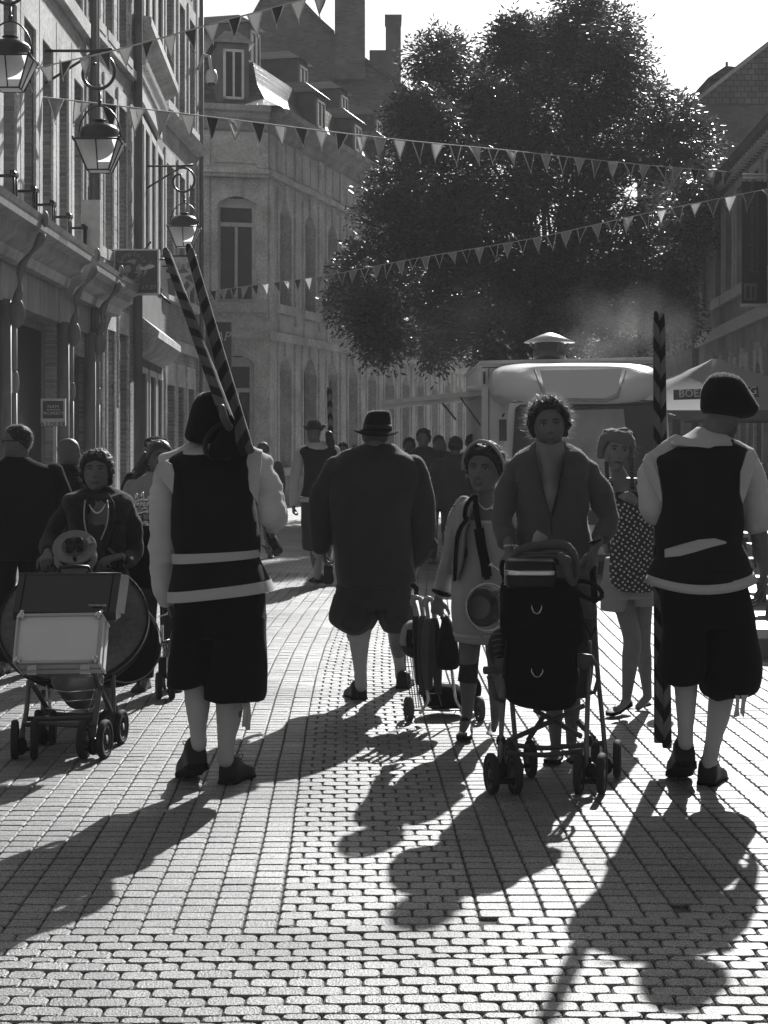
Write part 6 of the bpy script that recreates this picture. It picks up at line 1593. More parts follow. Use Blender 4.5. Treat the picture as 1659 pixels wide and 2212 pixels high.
m = MB(); f.tube(m, [(995, 1562, -.1, 3.5), (1004, 1552, -.13, 3.5), (1014, 1560, -.08, 3.5)], n=8); f.part('shoe_strap', m, leather)

# horn on her strap
def horn(f):
    t = Thing('horn', 'shining brass horn hanging at the hip of the woman with the headband, bell towards us', 'horn', f.P(1054, 1362, -.2))
    c = f.P(1053, 1312, -.26); ax = Vector((.42, -1, .12)).normalized(); M = Matrix.Translation(c) @ ax.to_track_quat('Z', 'Y').to_matrix().to_4x4()
    prof = [(.128, .0), (.130, .004), (.126, .008), (.108, -.014), (.094, -.045), (.081, -.085), (.064, -.14), (.038, -.20), (.012, -.23), (.004, -.215), (.034, -.19), (.060, -.13), (.076, -.08), (.088, -.045), (.103, -.018), (.124, -.002)]
    m = MB(); m.lathe(prof, M, 48, cap=False); t.part('bell', m, brass)
    m = MB(); e = M @ Vector((0, 0, -.22)); P_ = []
    cc = e + Vector((.06, .06, .02))
    for i in range(30):
        a = i / 29 * 2 * PI * 1.35; P_.append(cc + Vector((-.085 * math.cos(a), .02 * i / 29, .085 * math.sin(a))))
    m.tube([e] + P_, .009, 8); t.part('tubing', m, brass)
    m = MB(); m.tube([f.P(1092, 1243, -.22), f.P(1075, 1230, -.24), f.P(1062, 1221, -.26)], [.006, .006, .007], 8); m.tube([f.P(1064, 1222, -.26), f.P(1058, 1218, -.265)], [.007, .014], 10); t.part('mouthpiece', m, chrome)
horn(f)

# ================================================================== GIRL IN A TURBAN
f = Fig('young woman in a twisted headscarf and braids, carrying a white-dotted bag in front of her', 9.6, 1360)
M = f.head(1331, 973, 84, yaw=4, pitch=3, roll=6, neck=(1341, 1034, 15, .03), smile=-1)
f.rows(f.body, [(1032, 1312, 1378, .05, .02), (1056, 1306, 1396, .08, .02), (1100, 1316, 1398, .10), (1170, 1322, 1392, .1), (1240, 1312, 1405, .11), (1290, 1308, 1408, .11)], e=2.2)
f.leg((1345, 1290, 0), (1366, 1380, -.1), (1353, 1514, -.1), (1330, 1532, -.22), r=(26, 20, 18.5, 9.5)); f.leg((1385, 1290, .05), (1388, 1390, .1), (1399, 1505, .2), (1378, 1528, .14), r=(26, 18, 17, 9.5))
f.limb([(1392, 1050, 0, 14), (1408, 1120, .0, 11), (1396, 1105, -.12, 10), (1376, 1086, -.16, 7)]); f.hand(f.P(1375, 1086, -.16), (-.8, -.2, .5), (0, 1, .2), side=1, curl=.75, L=.155)
f.limb([(1310, 1052, 0, 14), (1303, 1120, .0, 11), (1312, 1190, -.05, 8)])
f.finish(skin_l)
m = MB(); f.rows(m, [(1062, 1322, 1392, .09), (1090, 1316, 1398, .11), (1150, 1322, 1392, .11), (1230, 1316, 1402, .12)], e=2.3); f.tube(m, [(1321, 1042, -.07, 3), (1322, 1066, -.09, 3)], n=8); f.tube(m, [(1377, 1042, -.07, 3), (1380, 1066, -.09, 3)], n=8); f.part('top', m, cl_navy)
m = MB(); f.rows(m, [(1205, 1309, 1408, .12), (1250, 1303, 1414, .135), (1290, 1299, 1416, .14)], e=2.3, sub=3); f.rows(m, [(1260, 1300, 1366, .12, 0), (1317, 1297, 1348, .11, -.02)], e=2.3, sub=3); f.rows(m, [(1260, 1350, 1416, .12, .02), (1308, 1358, 1416, .115, .03)], e=2.3, sub=3); f.part('shorts', m, cl_lgrey, vox=.008, wr=(.004, 6, 4, 'fold'))
# turban: three twisted rolls
m = MB(); HMx = f.HM
for k, (rz, ro, ry) in enumerate(((.29, .385, .38), (.36, .37, .38), (.44, .30, .34), (.50, .18, .22))):
    m.tube([HMx @ Vector((ro * math.cos(a), .05 + ry * math.sin(a) * 1.05, rz - .12 * (math.sin(a) + .9) * (1 if k < 2 else .3) + .03 * math.sin(a * 2 + k))) for a in [2 * PI * i / 28 for i in range(29)]], .022 - .002 * k, 12, round_=True)
m.tube([HMx @ Vector((-.38, -.02, .05)), HMx @ Vector((-.31, -.20, .33)), HMx @ Vector((-.05, -.34, .42)), HMx @ Vector((.22, -.27, .37)), HMx @ Vector((.38, -.05, .12)), HMx @ Vector((.37, .1, -.12))], .024, 12, round_=True)
m.tube([HMx @ Vector((-.36, .1, -.15)), HMx @ Vector((-.38, -.02, .1)), HMx @ Vector((-.2, -.2, .42)), HMx @ Vector((.15, -.1, .50)), HMx @ Vector((.36, .1, .25))], .026, 12, round_=True)
m.ell(HMx @ Vector((0, .12, .24)), (.36 * f.hs, .36 * f.hs, .30 * f.hs)); f.part('headscarf', m, mat('scarf', .17, .85, .2, bump=.3, bscale=200, transl=.12), vox=.006, wr=(.003, 20, 20, 'fold'))
f.hair(hair_b, line=((0, .30), (40, .25), (60, .05), (80, -.1), (180, -.3)), vol=.03, strands=200, slen=.05, sw=.0012)
for x0, y0, x1, y1 in ((1310, 1000, 1313, 1050), (1364, 992, 1366, 1052)):
    m = MB()
    for i in range(9):
        g_ = i / 8
        for q in (-1, 1): m.ell(f.P(x0 + (x1 - x0) * g_ + q * 1.8 * math.cos(i * PI), y0 + (y1 - y0) * g_, -.07), (.0085, .008, .011), None, 8, 6)
    f.part('braid', m, hair_b)
f.shoe(f.P(1358, 1522, .05), f.P(1316, 1545, -.14), w=.08, h=.07, m=mat('sandal', .10, .6, .4), laces=False, low=True); f.shoe(gp(1410, 1538) + Vector((0, .2, .0)), gp(1366, 1542) + Vector((0, .1, 0)), w=.08, h=.06, m=mat('sandal', .10, .6, .4), laces=False, low=True)
t = Thing('shoulder_bag', 'large soft bag with white polka dots carried by the young woman in the headscarf', 'bag', f.P(1362, 1272, -.2))
m = MB(); f.rows(m, [(1083, 1325, 1350, .03, -.15), (1100, 1318, 1388, .05, -.16), (1130, 1316, 1405, .07, -.17), (1170, 1312, 1410, .085, -.18), (1220, 1309, 1413, .09, -.18), (1255, 1311, 1415, .085, -.18), (1272, 1330, 1412, .05, -.18)], e=2.4); t.part('bag_body', m, dotmat('dotted_cloth', .030, .5, 40, .24), vox=.008, wr=(.006, 6, 5, 'fold'))
m = MB(); m.strip([f.P(1385, 1028, .0), f.P(1388, 1060, -.10), f.P(1376, 1090, -.17), f.P(1360, 1105, -.2)], (.03, 0, 0), (0, .004, 0)); t.part('bag_strap', m, cl_navy)

# ================================================================== PRAM WOMAN, left
f = Fig('short-haired woman in a dark tweed jacket and pearls pushing the pushchair of instrument cases', 9.3, 212)
M = f.head(210, 1020, 88, yaw=2, pitch=-6, neck=(211, 1082, 22, .03), smile=-.5)
f.rows(f.body, [(1078, 178, 244, .05, .02), (1100, 160, 262, .08, .02), (1150, 160, 258, .1), (1240, 162, 254, .1), (1300, 158, 258, .11)])
f.leg((190, 1310, 0), (188, 1430, 0), (188, 1535, 0), (186, 1552, -.12), r=(28, 20, 19, 10)); f.leg((236, 1310, .05), (236, 1430, .1), (236, 1520, .2), (238, 1540, .1), r=(28, 20, 19, 10))
f.limb([(146, 1100, 0, 17), (112, 1170, .02, 14), (104, 1188, -.15, 11), (103, 1196, -.25, 8)]); f.hand(f.P(103, 1198, -.26), (.1, -.9, -.3), (.2, .2, -1), side=-1, curl=.75, L=.17)
f.limb([(276, 1100, 0, 17), (286, 1180, .02, 14), (272, 1205, -.12, 11), (260, 1204, -.22, 8)]); f.hand(f.P(258, 1202, -.23), (-.75, -.5, -.15), (.2, .3, -1), side=-1, curl=[.7, .9, .95, 1.0], L=.18)
f.finish(skin)
m = MB(); f.rows(m, [(1054, 180, 245, .06, .02), (1064, 156, 268, .08, .02), (1076, 138, 284, .10), (1092, 138, 286, .12), (1120, 148, 280, .13), (1170, 152, 272, .13), (1230, 146, 276, .14), (1290, 140, 284, .15)], e=2.6)
f.tube(m, [(152, 1096, 0, 18), (130, 1122, 0, 19), (112, 1158, .01, 18), (104, 1180, -.08, 17), (103, 1190, -.18, 14)], n=20); f.tube(m, [(270, 1096, 0, 18), (284, 1132, 0, 20), (290, 1180, .01, 19), (282, 1206, -.05, 18), (268, 1206, -.16, 14)], n=20)
jk = f.part('blazer', m, cl_tweed, vox=.007, wr=(.011, 6, 9, 'fold'))
m = MB(); m.prism([f.P(x, y, -.158 + .07 * max(0, (1100 - y) / 30)) for x, y in ((186, 1072), (184, 1110), (188, 1150), (196, 1185), (214, 1190), (228, 1150), (232, 1110), (236, 1070), (212, 1085))], (0, .04, 0)); f.part('chest', m, skin, smooth=False)
m = MB(); m.prism([f.P(x, y, -.164) for x, y in ((186, 1138), (196, 1130), (206, 1136), (220, 1132), (230, 1138), (224, 1200), (192, 1200))], (0, .02, 0)); f.part('top', m, cl_navy, smooth=False)
for s_ in (0, 1):
    xs = ((188, 1065), (176, 1085), (172, 1120), (186, 1190), (194, 1190), (188, 1120), (188, 1085)) if not s_ else ((234, 1065), (246, 1085), (250, 1120), (226, 1190), (218, 1190), (233, 1120), (234, 1085))
    m = MB(); m.prism([f.P(x, y, -.176 + .08 * max(0, (1100 - y) / 35)) for x, y in xs], (0, .012, 0)); f.part('lapel', m, cl_tweed, jk, smooth=False)
m = MB()
for i in range(25): a = -1 + 2 * i / 24; m.ell(f.P(210 + a * 20, 1108 - 24 * a * a, -.180 + .08 * a * a), (.0055,) * 3, None, 8, 6)
for s_ in (-1, 1):
    for i in range(20): g_ = i / 19; m.ell(f.P(210 + s_ * (24 - (8 if s_ < 0 else 14) * g_ ** 2 + 4 * math.sin(g_ * 3)) - 2, 1082 + 82 * g_, -.192), (.0048,) * 3, None, 8, 6)
f.part('pearl_necklace', m, pearl)
f.hair(hair_d, line=((0, .24), (25, .20), (45, .16), (60, -.02), (78, -.24), (100, -.3), (180, -.36)), vol=.085, curl=.05, cf=9, strands=900, slen=.022, sw=.0014)
for sx in (-1, 1):
    m = MB(); m.ell(f.HM @ Vector((sx * .35, -.02, -.2)), (.007, .007, .008)); f.part('earring', m, pearl)
m = MB(); f.rows(m, [(1280, 146, 278, .14), (1380, 158, 266, .13), (1460, 164, 262, .12)], e=2.4); f.part('skirt', m, cl_navy)
f.shoe(gp(188, 1560) + Vector((0, .1, 0)), gp(186, 1570) + Vector((0, -.1, 0)), w=.09, h=.08, laces=False); f.shoe(gp(236, 1545) + Vector((0, .1, 0)), gp(236, 1555) + Vector((0, -.1, 0)), w=.09, h=.08, laces=False)

# ================================================================== generic bystander built from a few measures
def bystander(label, px, ytop, Y, yaw=180, ht=None, w=.46, coat=None, legsm=None, hairm=None, male=True, hairkw=None, group='bystanders and crowd', bald=False, coat_len=.80, eyes=False, vox=None, arms=(0, 0), lean=0, hat=None, stance=0, neckskin=None):
    k = Y / F; f = Fig(label, Y, px, group, vox or (.009 if Y < 14 else .016))
    zt = H - (ytop - HY) * k; s = zt / 1.72 if ht is None else zt / ht
    q = lambda x, z, d=0: (px + x / k * s, HY + (H - z * s) / k, d)
    hh = .232 * s / k
    yy = q(0, 1.72 - .118)
    f.head(yy[0] + lean / k, yy[1], hh, yaw=yaw, male=male, neck=(px, q(0, 1.44)[1], .055 / k), eyes=eyes)
    P4 = lambda x, z, r, d=0: (*q(x, z, d), r / k * s)
    R4 = lambda z, hw, dep: (q(0, z)[1], q(-hw, z)[0], q(hw, z)[0], dep)
    f.rows(f.body, [R4(1.45, .10, .06), R4(1.38, w * .40, .09), R4(1.1, w * .33, .10), R4(.9, w * .36, .11), R4(.82, w * .34, .1)])
    for i, sx in enumerate((-1, 1)):
        st = stance * sx
        f.leg(q(sx * .09, .86), q(sx * .10, .47, st * .5), q(sx * .10, .09, st), q(sx * .11, .03, st + (-.12 if abs(yaw) < 90 else .12)), r=tuple(a / k * s for a in (.078, .052, .054, .036)))
        a = arms[i]
        f.limb([P4(sx * w * .44, 1.38, .05), P4(sx * (w * .52), 1.10, .042, .02), P4(sx * w * (.50 - .25 * a), .88 + .25 * a, .034, (-.1 if abs(yaw) < 90 else .1) * (1 + a)), P4(sx * w * (.50 - .3 * a), .84 + .28 * a, .028, (-.14 if abs(yaw) < 90 else .14) * (1 + a))])
        f.hand(f.P(*q(sx * w * (.50 - .3 * a), .84 + .28 * a, (-.14 if abs(yaw) < 90 else .14) * (1 + a))), (0, -.1, -1), (-sx, 0, 0), side=sx, curl=.5)
    f.finish(skin)
    m = MB(); f.rows(m, [R4(1.50, .075, .065), R4(1.455, .15, .09), R4(1.40, w * .46, .115), R4(1.30, w * .48, .13), R4(1.05, w * .42, .135), R4(.95, w * .44, .14), R4(coat_len, w * .45, .14)], e=2.4)
    for i, sx in enumerate((-1, 1)):
        a = arms[i]; f.tube(m, [P4(sx * w * .42, 1.39, .065), P4(sx * w * .50, 1.25, .068), P4(sx * w * .53, 1.10, .062, .02), P4(sx * w * (.51 - .22 * a), .91 + .22 * a, .05, (-.1 if abs(yaw) < 90 else .1) * (1 + a))], n=16)
    f.part('coat', m, coat or cl_navy, vox=f.vox * 1.15, wr=(.009, 5, 4, 'fold'))
    m = MB()
    for sx in (-1, 1): f.tube(m, [P4(sx * .085, .90, .095), P4(sx * .10, .5, .075, stance * sx * .5), P4(sx * .10, .09, .062, stance * sx)], n=16, rnd=False)
    f.part('trousers', m, legsm or cl_navy, vox=f.vox * 1.15, wr=(.008, 6, 5, 'fold'))
    for sx in (-1, 1):
        sg_ = -1 if abs(yaw) < 90 else 1; b_ = Vector((f.t.b.x + sx * .10 * s, Y + stance * sx - .06 * sg_, 0)); f.shoe(b_, b_ + Vector((sx * .03, .25 * sg_, 0)), w=.1, h=.09, laces=False)
    if not bald: f.hair(hairm or hair_d, **(hairkw or dict(vol=.05, curl=.02, strands=120, slen=.03)))
    if hat: hat(f)
    return f

g = bystander('man with cropped hair and glasses in profile, cut by the left edge', 38, 918, 11.3, yaw=-84, w=.60, coat=cl_black, legsm=cl_black, hairkw=dict(line=((0, .32), (60, .22), (80, .05), (100, -.05), (180, -.34)), vol=.022, curl=.006, strands=2200, slen=.012, sw=.0016), vox=.006)
m = MB(); m.tube([g.HM @ Vector(p) for p in ((.34, .02, .03), (.33, -.2, .04), (.25, -.40, .04), (.13, -.44, .04))], .003, 6); m.tube([g.HM @ Vector((.14 + .075 * math.cos(a), -.44 + .03 * abs(math.cos(a)), .02 + .055 * math.sin(a))) for a in [2 * PI * i / 14 for i in range(15)]], .0025, 5)
g.part('glasses', m, leather)
g = bystander('bald man in a dark suit standing at the left, looking right', 148, 946, 12.9, yaw=82, w=.52, coat=cl_black, legsm=cl_black, bald=True, vox=.006, hairkw=None)
def capf(f):
    m = MB(); M = f.HM; m.rings([[M @ Vector((c * r, .0 + q * r * 1.15, z)) for c, q in circ(28)] for z, r in ((.22, .39), (.34, .40), (.46, .36), (.54, .24), (.57, .05))]); h = f.part('cap', m, cl_black)
bystander('man in a dark cap standing behind the woman with a ponytail', 338, 946, 12.2, yaw=20, w=.44, coat=cl_black, legsm=cl_black, hat=capf)
g = bystander('woman with a curly ponytail in a light jacket behind the left stilt man', 344, 952, 10.6, yaw=22, w=.42, coat=cl_lgrey, legsm=cl_navy, male=False, eyes=True, vox=.007, hairm=hair_b, hairkw=dict(line=((0, .26), (40, .2), (65, .05), (85, -.1), (180, -.3)), vol=.05, curl=.015, strands=300, slen=.03), arms=(.6, .6))
m = MB(); r_ = random.Random(2)
for i in range(60):
    x, y = r_.uniform(284, 318), 0; y = 990 + (318 - x) * .8 + r_.uniform(0, 40); m.tube([g.P(318, 985, .05)] + [g.P(318 + (x - 318) * t_ + 3 * math.sin(i + 9 * t_), 985 + (y - 985) * t_, .05 + .03 * math.cos(i * 2 + 7 * t_)) for t_ in (.25, .5, .75, 1)], .0028, 4)
m.tube([g.P(320, 980, .04), g.P(306, 1005, .05), g.P(298, 1032, .06)], [.03, .035, .012], 12); g.part('ponytail', m, hair_b)
bystander('grey-haired man in a grey suit, distant, right of the left stilt man', 568, 956, 22.5, yaw=15, coat=cl_grey, legsm=cl_lgrey, w=.50, hairm=mat('grey_hair', .09, .5, .4, transl=.2), stance=.12, eyes=False)
for args in ((('dark-haired stroller in the far crowd left of the felt hat'), 741, 957, 26, 0, .44, cl_grey), ('curly-haired stroller in the far crowd touching the felt hat man', 767, 963, 24, 0, .46, cl_grey),
             ('small person in the far crowd right of the felt hat man', 884, 946, 24, 0, .42, cl_navy), ('tall dark-haired woman in the crowd, turned towards us', 915, 927, 21.5, -15, .50, cl_navy),
             ('person with bright sunlit hair in the crowd', 950, 951, 22.5, 180, .46, cl_navy), ('dark figure in the crowd just left of the headband woman', 984, 944, 20.8, 180, .56, cl_navy),
             ('short-haired person in the crowd behind the headband woman', 1019, 940, 23.5, 180, .50, cl_navy), ('barely visible head at the back of the crowd', 948, 941, 27, 0, .42, cl_grey)):
    lab, px, yt, Y_, yw, w_, ct = args
    f = bystander(lab, px, yt, Y_, yaw=yw, w=w_, coat=ct, legsm=cl_navy, stance=.1, hairm=(mat('blond_hair', .35, .5, .4, transl=.3) if 'sunlit' in lab else hair_d), hairkw=dict(vol=.07, curl=.05, strands=60, slen=.04))
# ================================================================== pushchairs and loads
tube_m = mat('pushchair_tube', .12, .3, .5, metal=.6); tyre_m = mat('tyre', .025, .8, .3); hub_m = mat('wheel_hub', .06, .5, .4); black_nylon = mat('black_nylon', .005, .85, .06, bump=.3, bscale=40, var=.3, vscale=8)
class Obj(Thing):
    def __init__(s, name, label, cat, px, py, Y, group=None):
        s.Y = Y; s.k = Y / F; super().__init__(name, label, cat, at(px, py, Y), group)
    def P(s, px, py, dY=0): return at(px, py, s.Y + dY)
    def Q(s, px, py, dY=0): return at(px, py, s.Y) + Vector((0, dY, 0))
    def tube(s, name, pts, m, r, parent=None, n=8, sub=1, **k):
        mb = MB(); q = catmull([tuple(s.P(*p)) for p in pts], sub); mb.tube([Vector(p) for p in q], r, n, **k); return s.part(name, mb, m, parent)
def wheel(t, c, r, w, yaw=0, name='wheel', tyre=None, spokes=6):
    """c world centre, axle along x turned by yaw"""
    M = Matrix.Translation(c) @ Matrix.Rotation(math.radians(yaw), 4, 'Z') @ Matrix.Rotation(PI / 2, 4, 'Y')
    m = MB(); h = w / 2
    m.lathe([(r * .72, -h * .8), (r * .9, -h), (r * .985, -h * .6), (r, 0), (r * .985, h * .6), (r * .9, h), (r * .72, h * .8), (r * .72, -h * .8)], M, 30, cap=False)
    o = t.part(name, m, tyre or tyre_m)
    m = MB(); m.lathe([(0, -h * .7), (r * .22, -h * .7), (r * .22, h * .7), (0, h * .7)], M, 14); m.lathe([(r * .60, -h * .6), (r * .725, -h * .7), (r * .725, h * .7), (r * .60, h * .6), (r * .60, -h * .6)], M, 26, cap=False)
    for i in range(spokes):
        a = 2 * PI * i / spokes; m.tube([M @ Vector((r * .18 * math.cos(a), r * .18 * math.sin(a), 0)), M @ Vector((r * .64 * math.cos(a), r * .64 * math.sin(a), 0))], .005, 6)
    t.part('hub', m, hub_m, o)

# ---- right pushchair
t = Obj('pushchair', 'folding pushchair with twin wheels carrying the tall black bag, centre right', 'pushchair', 1180, 1700, 7.5)
def twin(px0, px1, Y, r, yaw=0):
    for px in (px0, px1): wheel(t, Vector(((px - CX) * Y / F, Y, r + .012)), r, .034, yaw)
twin(1062, 1112, 7.33 + .09, .092, 12); twin(1251, 1300, 7.33 + .09, .092, -14); twin(1128, 1146, 7.78, .088, 6) if False else None
wheel(t, Vector(((1146 - CX) * 7.8 / F, 7.8, .10)), .088, .034, 8); wheel(t, Vector(((1100 - CX) * 7.8 / F, 7.8, .10)), .088, .034, 8)
wheel(t, Vector(((1333 - CX) * 7.8 / F, 7.8, .10)), .088, .034, -10); wheel(t, Vector(((1286 - CX) * 7.8 / F, 7.8, .10)), .088, .034, -10)
rt = .0115
for nm, pts in (('front_tube', ((1096, 1420, .1), (1087, 1520, 0), (1079, 1648, -.06), (1082, 1690, -.07))), ('front_tube', ((1273, 1385, .1), (1270, 1500, 0), (1267, 1640, -.06), (1276, 1690, -.07))),
                ('rear_tube', ((1282, 1285, .45), (1290, 1440, .35), (1302, 1560, .28), (1309, 1650, .26))), ('rear_tube', ((1098, 1420, .3), (1108, 1540, .28), (1117, 1640, .26), (1120, 1660, .26)))):
    t.tube(nm, pts, tube_m, rt, sub=3)
for pts in (((1097, 1600, .0), (1180, 1563, .1), (1262, 1524, .2)), ((1154, 1533, .2), (1210, 1565, .1), (1256, 1591, .0)), ((1178, 1542, .25), (1140, 1600, .25)), ((1246, 1558, .25), (1285, 1597, .25)), ((1116, 1610, .26), (1180, 1616, .26), (1300, 1605, .26)), ((1094, 1627, .0), (1176, 1631, .0), (1259, 1622, .0))):
    t.tube('cross_brace', pts, shopd, .012, sub=2, flat=.6)
t.tube('handle', ((1285, 1300, .42), (1281, 1240, .5), (1284, 1225, .52)), cl_black, .016)
t.tube('handle', ((1104, 1300, .42), (1100, 1240, .5), (1100, 1215, .52)), cl_black, .016)
t.tube('handle', ((1088, 1210, .40), (1084, 1225, .40), (1092, 1262, .42)), cl_black, .012)
m = MB(); P_ = [t.P(1245 + 30 * math.cos(a) + 2, 1275 + 18 * math.sin(a) + .32 * (30 * math.cos(a)), .1) for a in [2 * PI * i / 26 for i in range(27)]]; m.tube([p + Vector((.05, 0, 0)) for p in P_], .011, 8); t.part('grab_bar', m, cl_black)
for x in (1082, 1271):
    m = MB(); m.ell(t.P(x, 1600, -.03), (.022, .022, .028)); m.ell(t.P(x, 1648, -.05), (.018, .018, .03)); t.part('joint', m, leather)
m = MB(); m.ell(t.P(1083, 1665, -.06), (.03, .03, .04)); m.tube([t.P(1060, 1688, -.08), t.P(1114, 1688, -.08)], .012, 8); t.part('caster', m, leather)
m = MB(); m.ell(t.P(1276, 1665, -.06), (.03, .03, .04)); m.tube([t.P(1250, 1688, -.08), t.P(1302, 1688, -.08)], .012, 8); t.part('caster', m, leather)
m = MB(); m.ell(t.P(1310, 1655, .26), (.028, .03, .04)); m.tube([t.P(1284, 1655, .27), t.P(1334, 1655, .27)], .01, 8); t.part('caster', m, leather)
m = MB(); m.ell(t.P(1119, 1660, .26), (.028, .03, .04)); m.tube([t.P(1100, 1655, .27), t.P(1148, 1655, .27)], .01, 8); t.part('caster', m, leather)
# hinge plate at the side
m = MB(); m.prism([t.P(x, y, -.02) for x, y in ((1068, 1425), (1090, 1423), (1092, 1455), (1070, 1458))], (0, .03, 0)); m.tube([t.P(1046, 1448, -.02), t.P(1072, 1448, 0)], .018, 10); m.tube([t.P(1056, 1460, -.02), t.P(1072, 1510, -.01), t.P(1088, 1516, .0)], .012, 8); t.part('side_hinge', m, hub_m)
m = MB(); m.tube([t.P(x, y, .0) for x, y in ((1250, 1415), (1276, 1418), (1290, 1440), (1292, 1470), (1284, 1495), (1262, 1500))], .010, 8); m.prism([t.P(x, y, -.01) for x, y in ((1248, 1413), (1280, 1417), (1278, 1440), (1262, 1448), (1246, 1440))], (0, .03, 0)); t.part('side_buckle', m, hub_m)

bg_ = Obj('equipment_bag', 'tall black nylon bag strapped upright on the centre pushchair, two metal rings on its front', 'bag', 1170, 1533, 7.5)
m = MB()
def rowsO(o, m, rows, e=3.2, n=44, sub=4):
    R_ = catmull([(r[0], r[1], r[2], r[3], r[4] if len(r) > 4 else 0.) for r in rows], sub); rings = []
    for py, xl, xr, dep, dy in R_:
        cx, hw = (xl + xr) / 2, (xr - xl) / 2; rings.append([o.Q(cx + spow(c, 2 / e) * hw, py, dy + spow(q, 2 / e) * dep) for c, q in circ(n)])
    return m.rings(rings)
rowsO(bg_, m, [(1258, 1098, 1240, .10, .12), (1268, 1089, 1249, .14, .12), (1330, 1087, 1257, .16, .12), (1385, 1089, 1266, .165, .12), (1400, 1092, 1254, .16, .11), (1440, 1092, 1252, .16, .10), (1500, 1095, 1248, .155, .08), (1520, 1102, 1242, .13, .08), (1532, 1122, 1222, .08, .08)])
bg_.part('bag_body', m, black_nylon, vox=.008, wr=(.012, 5, 5, 'fold'))
for cx, cy_, w in ((1159.5, 1306, 10.5), (1160.5, 1443, 12)):
    m = MB(); m.tube([bg_.P(cx - w, cy_, -.065), bg_.P(cx - w, cy_ + 8, -.07), bg_.P(cx - w * .6, cy_ + 17, -.07), bg_.P(cx, cy_ + 20, -.07), bg_.P(cx + w * .6, cy_ + 17, -.07), bg_.P(cx + w, cy_ + 8, -.07), bg_.P(cx + w, cy_, -.065)], .0028, 8); bg_.part('ring', m, chrome)
m = MB(); m.tube([bg_.P(1259, 1332, -.02), bg_.P(1268, 1355, -.02), bg_.P(1276, 1375, -.01), bg_.P(1286, 1356, 0)], .007, 6); m.tube([bg_.P(1256, 1310, -.02), bg_.P(1262, 1350, -.03), bg_.P(1270, 1400, -.02)], .004, 6); m.tube([bg_.P(1094, 1385, -.05), bg_.P(1090, 1420, -.05), bg_.P(1088, 1450, -.05)], .004, 6); bg_.part('strap', m, leather)
cs_ = Obj('instrument_case', 'small black hard case with a shiny metal band on top of the black bag', 'case', 1150, 1272, 7.5)
m = MB(); rowsO(cs_, m, [(1207, 1105, 1190, .07, .05), (1212, 1095, 1200, .10, .05), (1226, 1093, 1203, .11, .05), (1231, 1092, 1204, .11, .05)], e=4); cs_.part('lid', m, leather)
m = MB(); rowsO(cs_, m, [(1241, 1092, 1204, .11, .05), (1262, 1093, 1202, .11, .05), (1269, 1097, 1198, .10, .05), (1273, 1106, 1188, .08, .05)], e=4); cs_.part('base', m, leather)
m = MB(); rowsO(cs_, m, [(1230.5, 1091.5, 1204.5, .113, .05), (1233, 1091, 1205, .115, .05), (1235.8, 1091.5, 1204.5, .113, .05), (1238.5, 1091, 1205, .115, .05), (1241.5, 1091.5, 1204.5, .113, .05)], e=4, sub=1); cs_.part('metal_band', m, chrome)
m = MB()
for i in range(8): m.ell(cs_.P(1091, 1220 + 6 * i, -.02), (.005, .006, .004), None, 8, 6)
cs_.part('catch', m, chrome)
c2 = Obj('soft_case', 'flat dark zipped case lying behind the hard case on the pushchair', 'case', 1165, 1206, 7.68)
m = MB(); rowsO(c2, m, [(1190, 1125, 1218, .08, .0), (1194, 1116, 1226, .11, .0), (1206, 1106, 1226, .13, .0), (1216, 1104, 1226, .13, 0)], e=3.4); c2.part('case_body', m, cl_navy)
m = MB(); m.tube([c2.P(1118, 1204, -.135), c2.P(1165, 1200, -.138), c2.P(1222, 1201, -.13)], .0025, 6); m.tube([c2.P(1165, 1212, -.14), c2.P(1200, 1205, -.14), c2.P(1230, 1214, -.12)], .004, 6); c2.part('zip', m, tube_m)
s1 = Obj('scarf', 'grey twisted scarf draped over the load, knotted on the right', 'scarf', 1200, 1250, 7.62)
m = MB(); r_ = random.Random(6)
path = [(1108, 1207, -.02), (1118, 1193, .0), (1140, 1184, .02), (1172, 1178, .02), (1205, 1176, .0), (1228, 1184, -.03), (1243, 1205, -.06), (1247, 1232, -.08), (1240, 1258, -.09)]
q = catmull([tuple(s1.P(*p)) for p in path], 8)
for k in range(5):
    m.tube([Vector(p) + Vector((0, .014 * math.cos(i * .42 + k * 1.257), .013 * math.sin(i * .42 + k * 1.257))) for i, p in enumerate(q)], [.012 - .004 * abs(i / len(q) - .5) for i in range(len(q))], 8, round_=True)
m.ell(s1.P(1220, 1212, -.14), (.030, .022, .026)); m.ell(s1.P(1212, 1203, -.15), (.018, .014, .022)); m.tube([s1.P(1222, 1216, -.14), s1.P(1226, 1240, -.13), s1.P(1234, 1262, -.11)], [.018, .022, .014], 12, round_=True)
s1.part('cloth', m, mat('scarf_cloth', .10, .85, .2, transl=.15, bump=.3, bscale=150), vox=.006, wr=(.003, 18, 18, 'fold'))
s2_ = Obj('rolled_paper', 'pale rolled paper standing behind the scarf in front of the pushing woman', 'paper roll', 1165, 1185, 7.86)
m = MB(); m.tube([s2_.P(1160, 1182, 0), s2_.P(1167, 1160, .02), s2_.P(1172, 1152, .02)], [.03, .034, .03], 16); s2_.part('roll', m, cl_lgrey)
sm_ = Obj('round_grille_case', 'round black ribbed fan grille hanging on the left side of the pushchair', 'grille', 1075, 1450, 7.6)
m = MB(); m.ell(sm_.P(1084, 1402, .05), (.066, .05, .098)); sm_.part('shell', m, leather)
for i in range(6):
    m = MB(); m.tube([sm_.P(1060 + i * 2, 1372 + 12 * i, -.0 - .005 * i), sm_.P(1078, 1368 + 12 * i, -.012), sm_.P(1096, 1370 + 12 * i, -.01)], .003, 6); sm_.part('rib', m, tube_m)

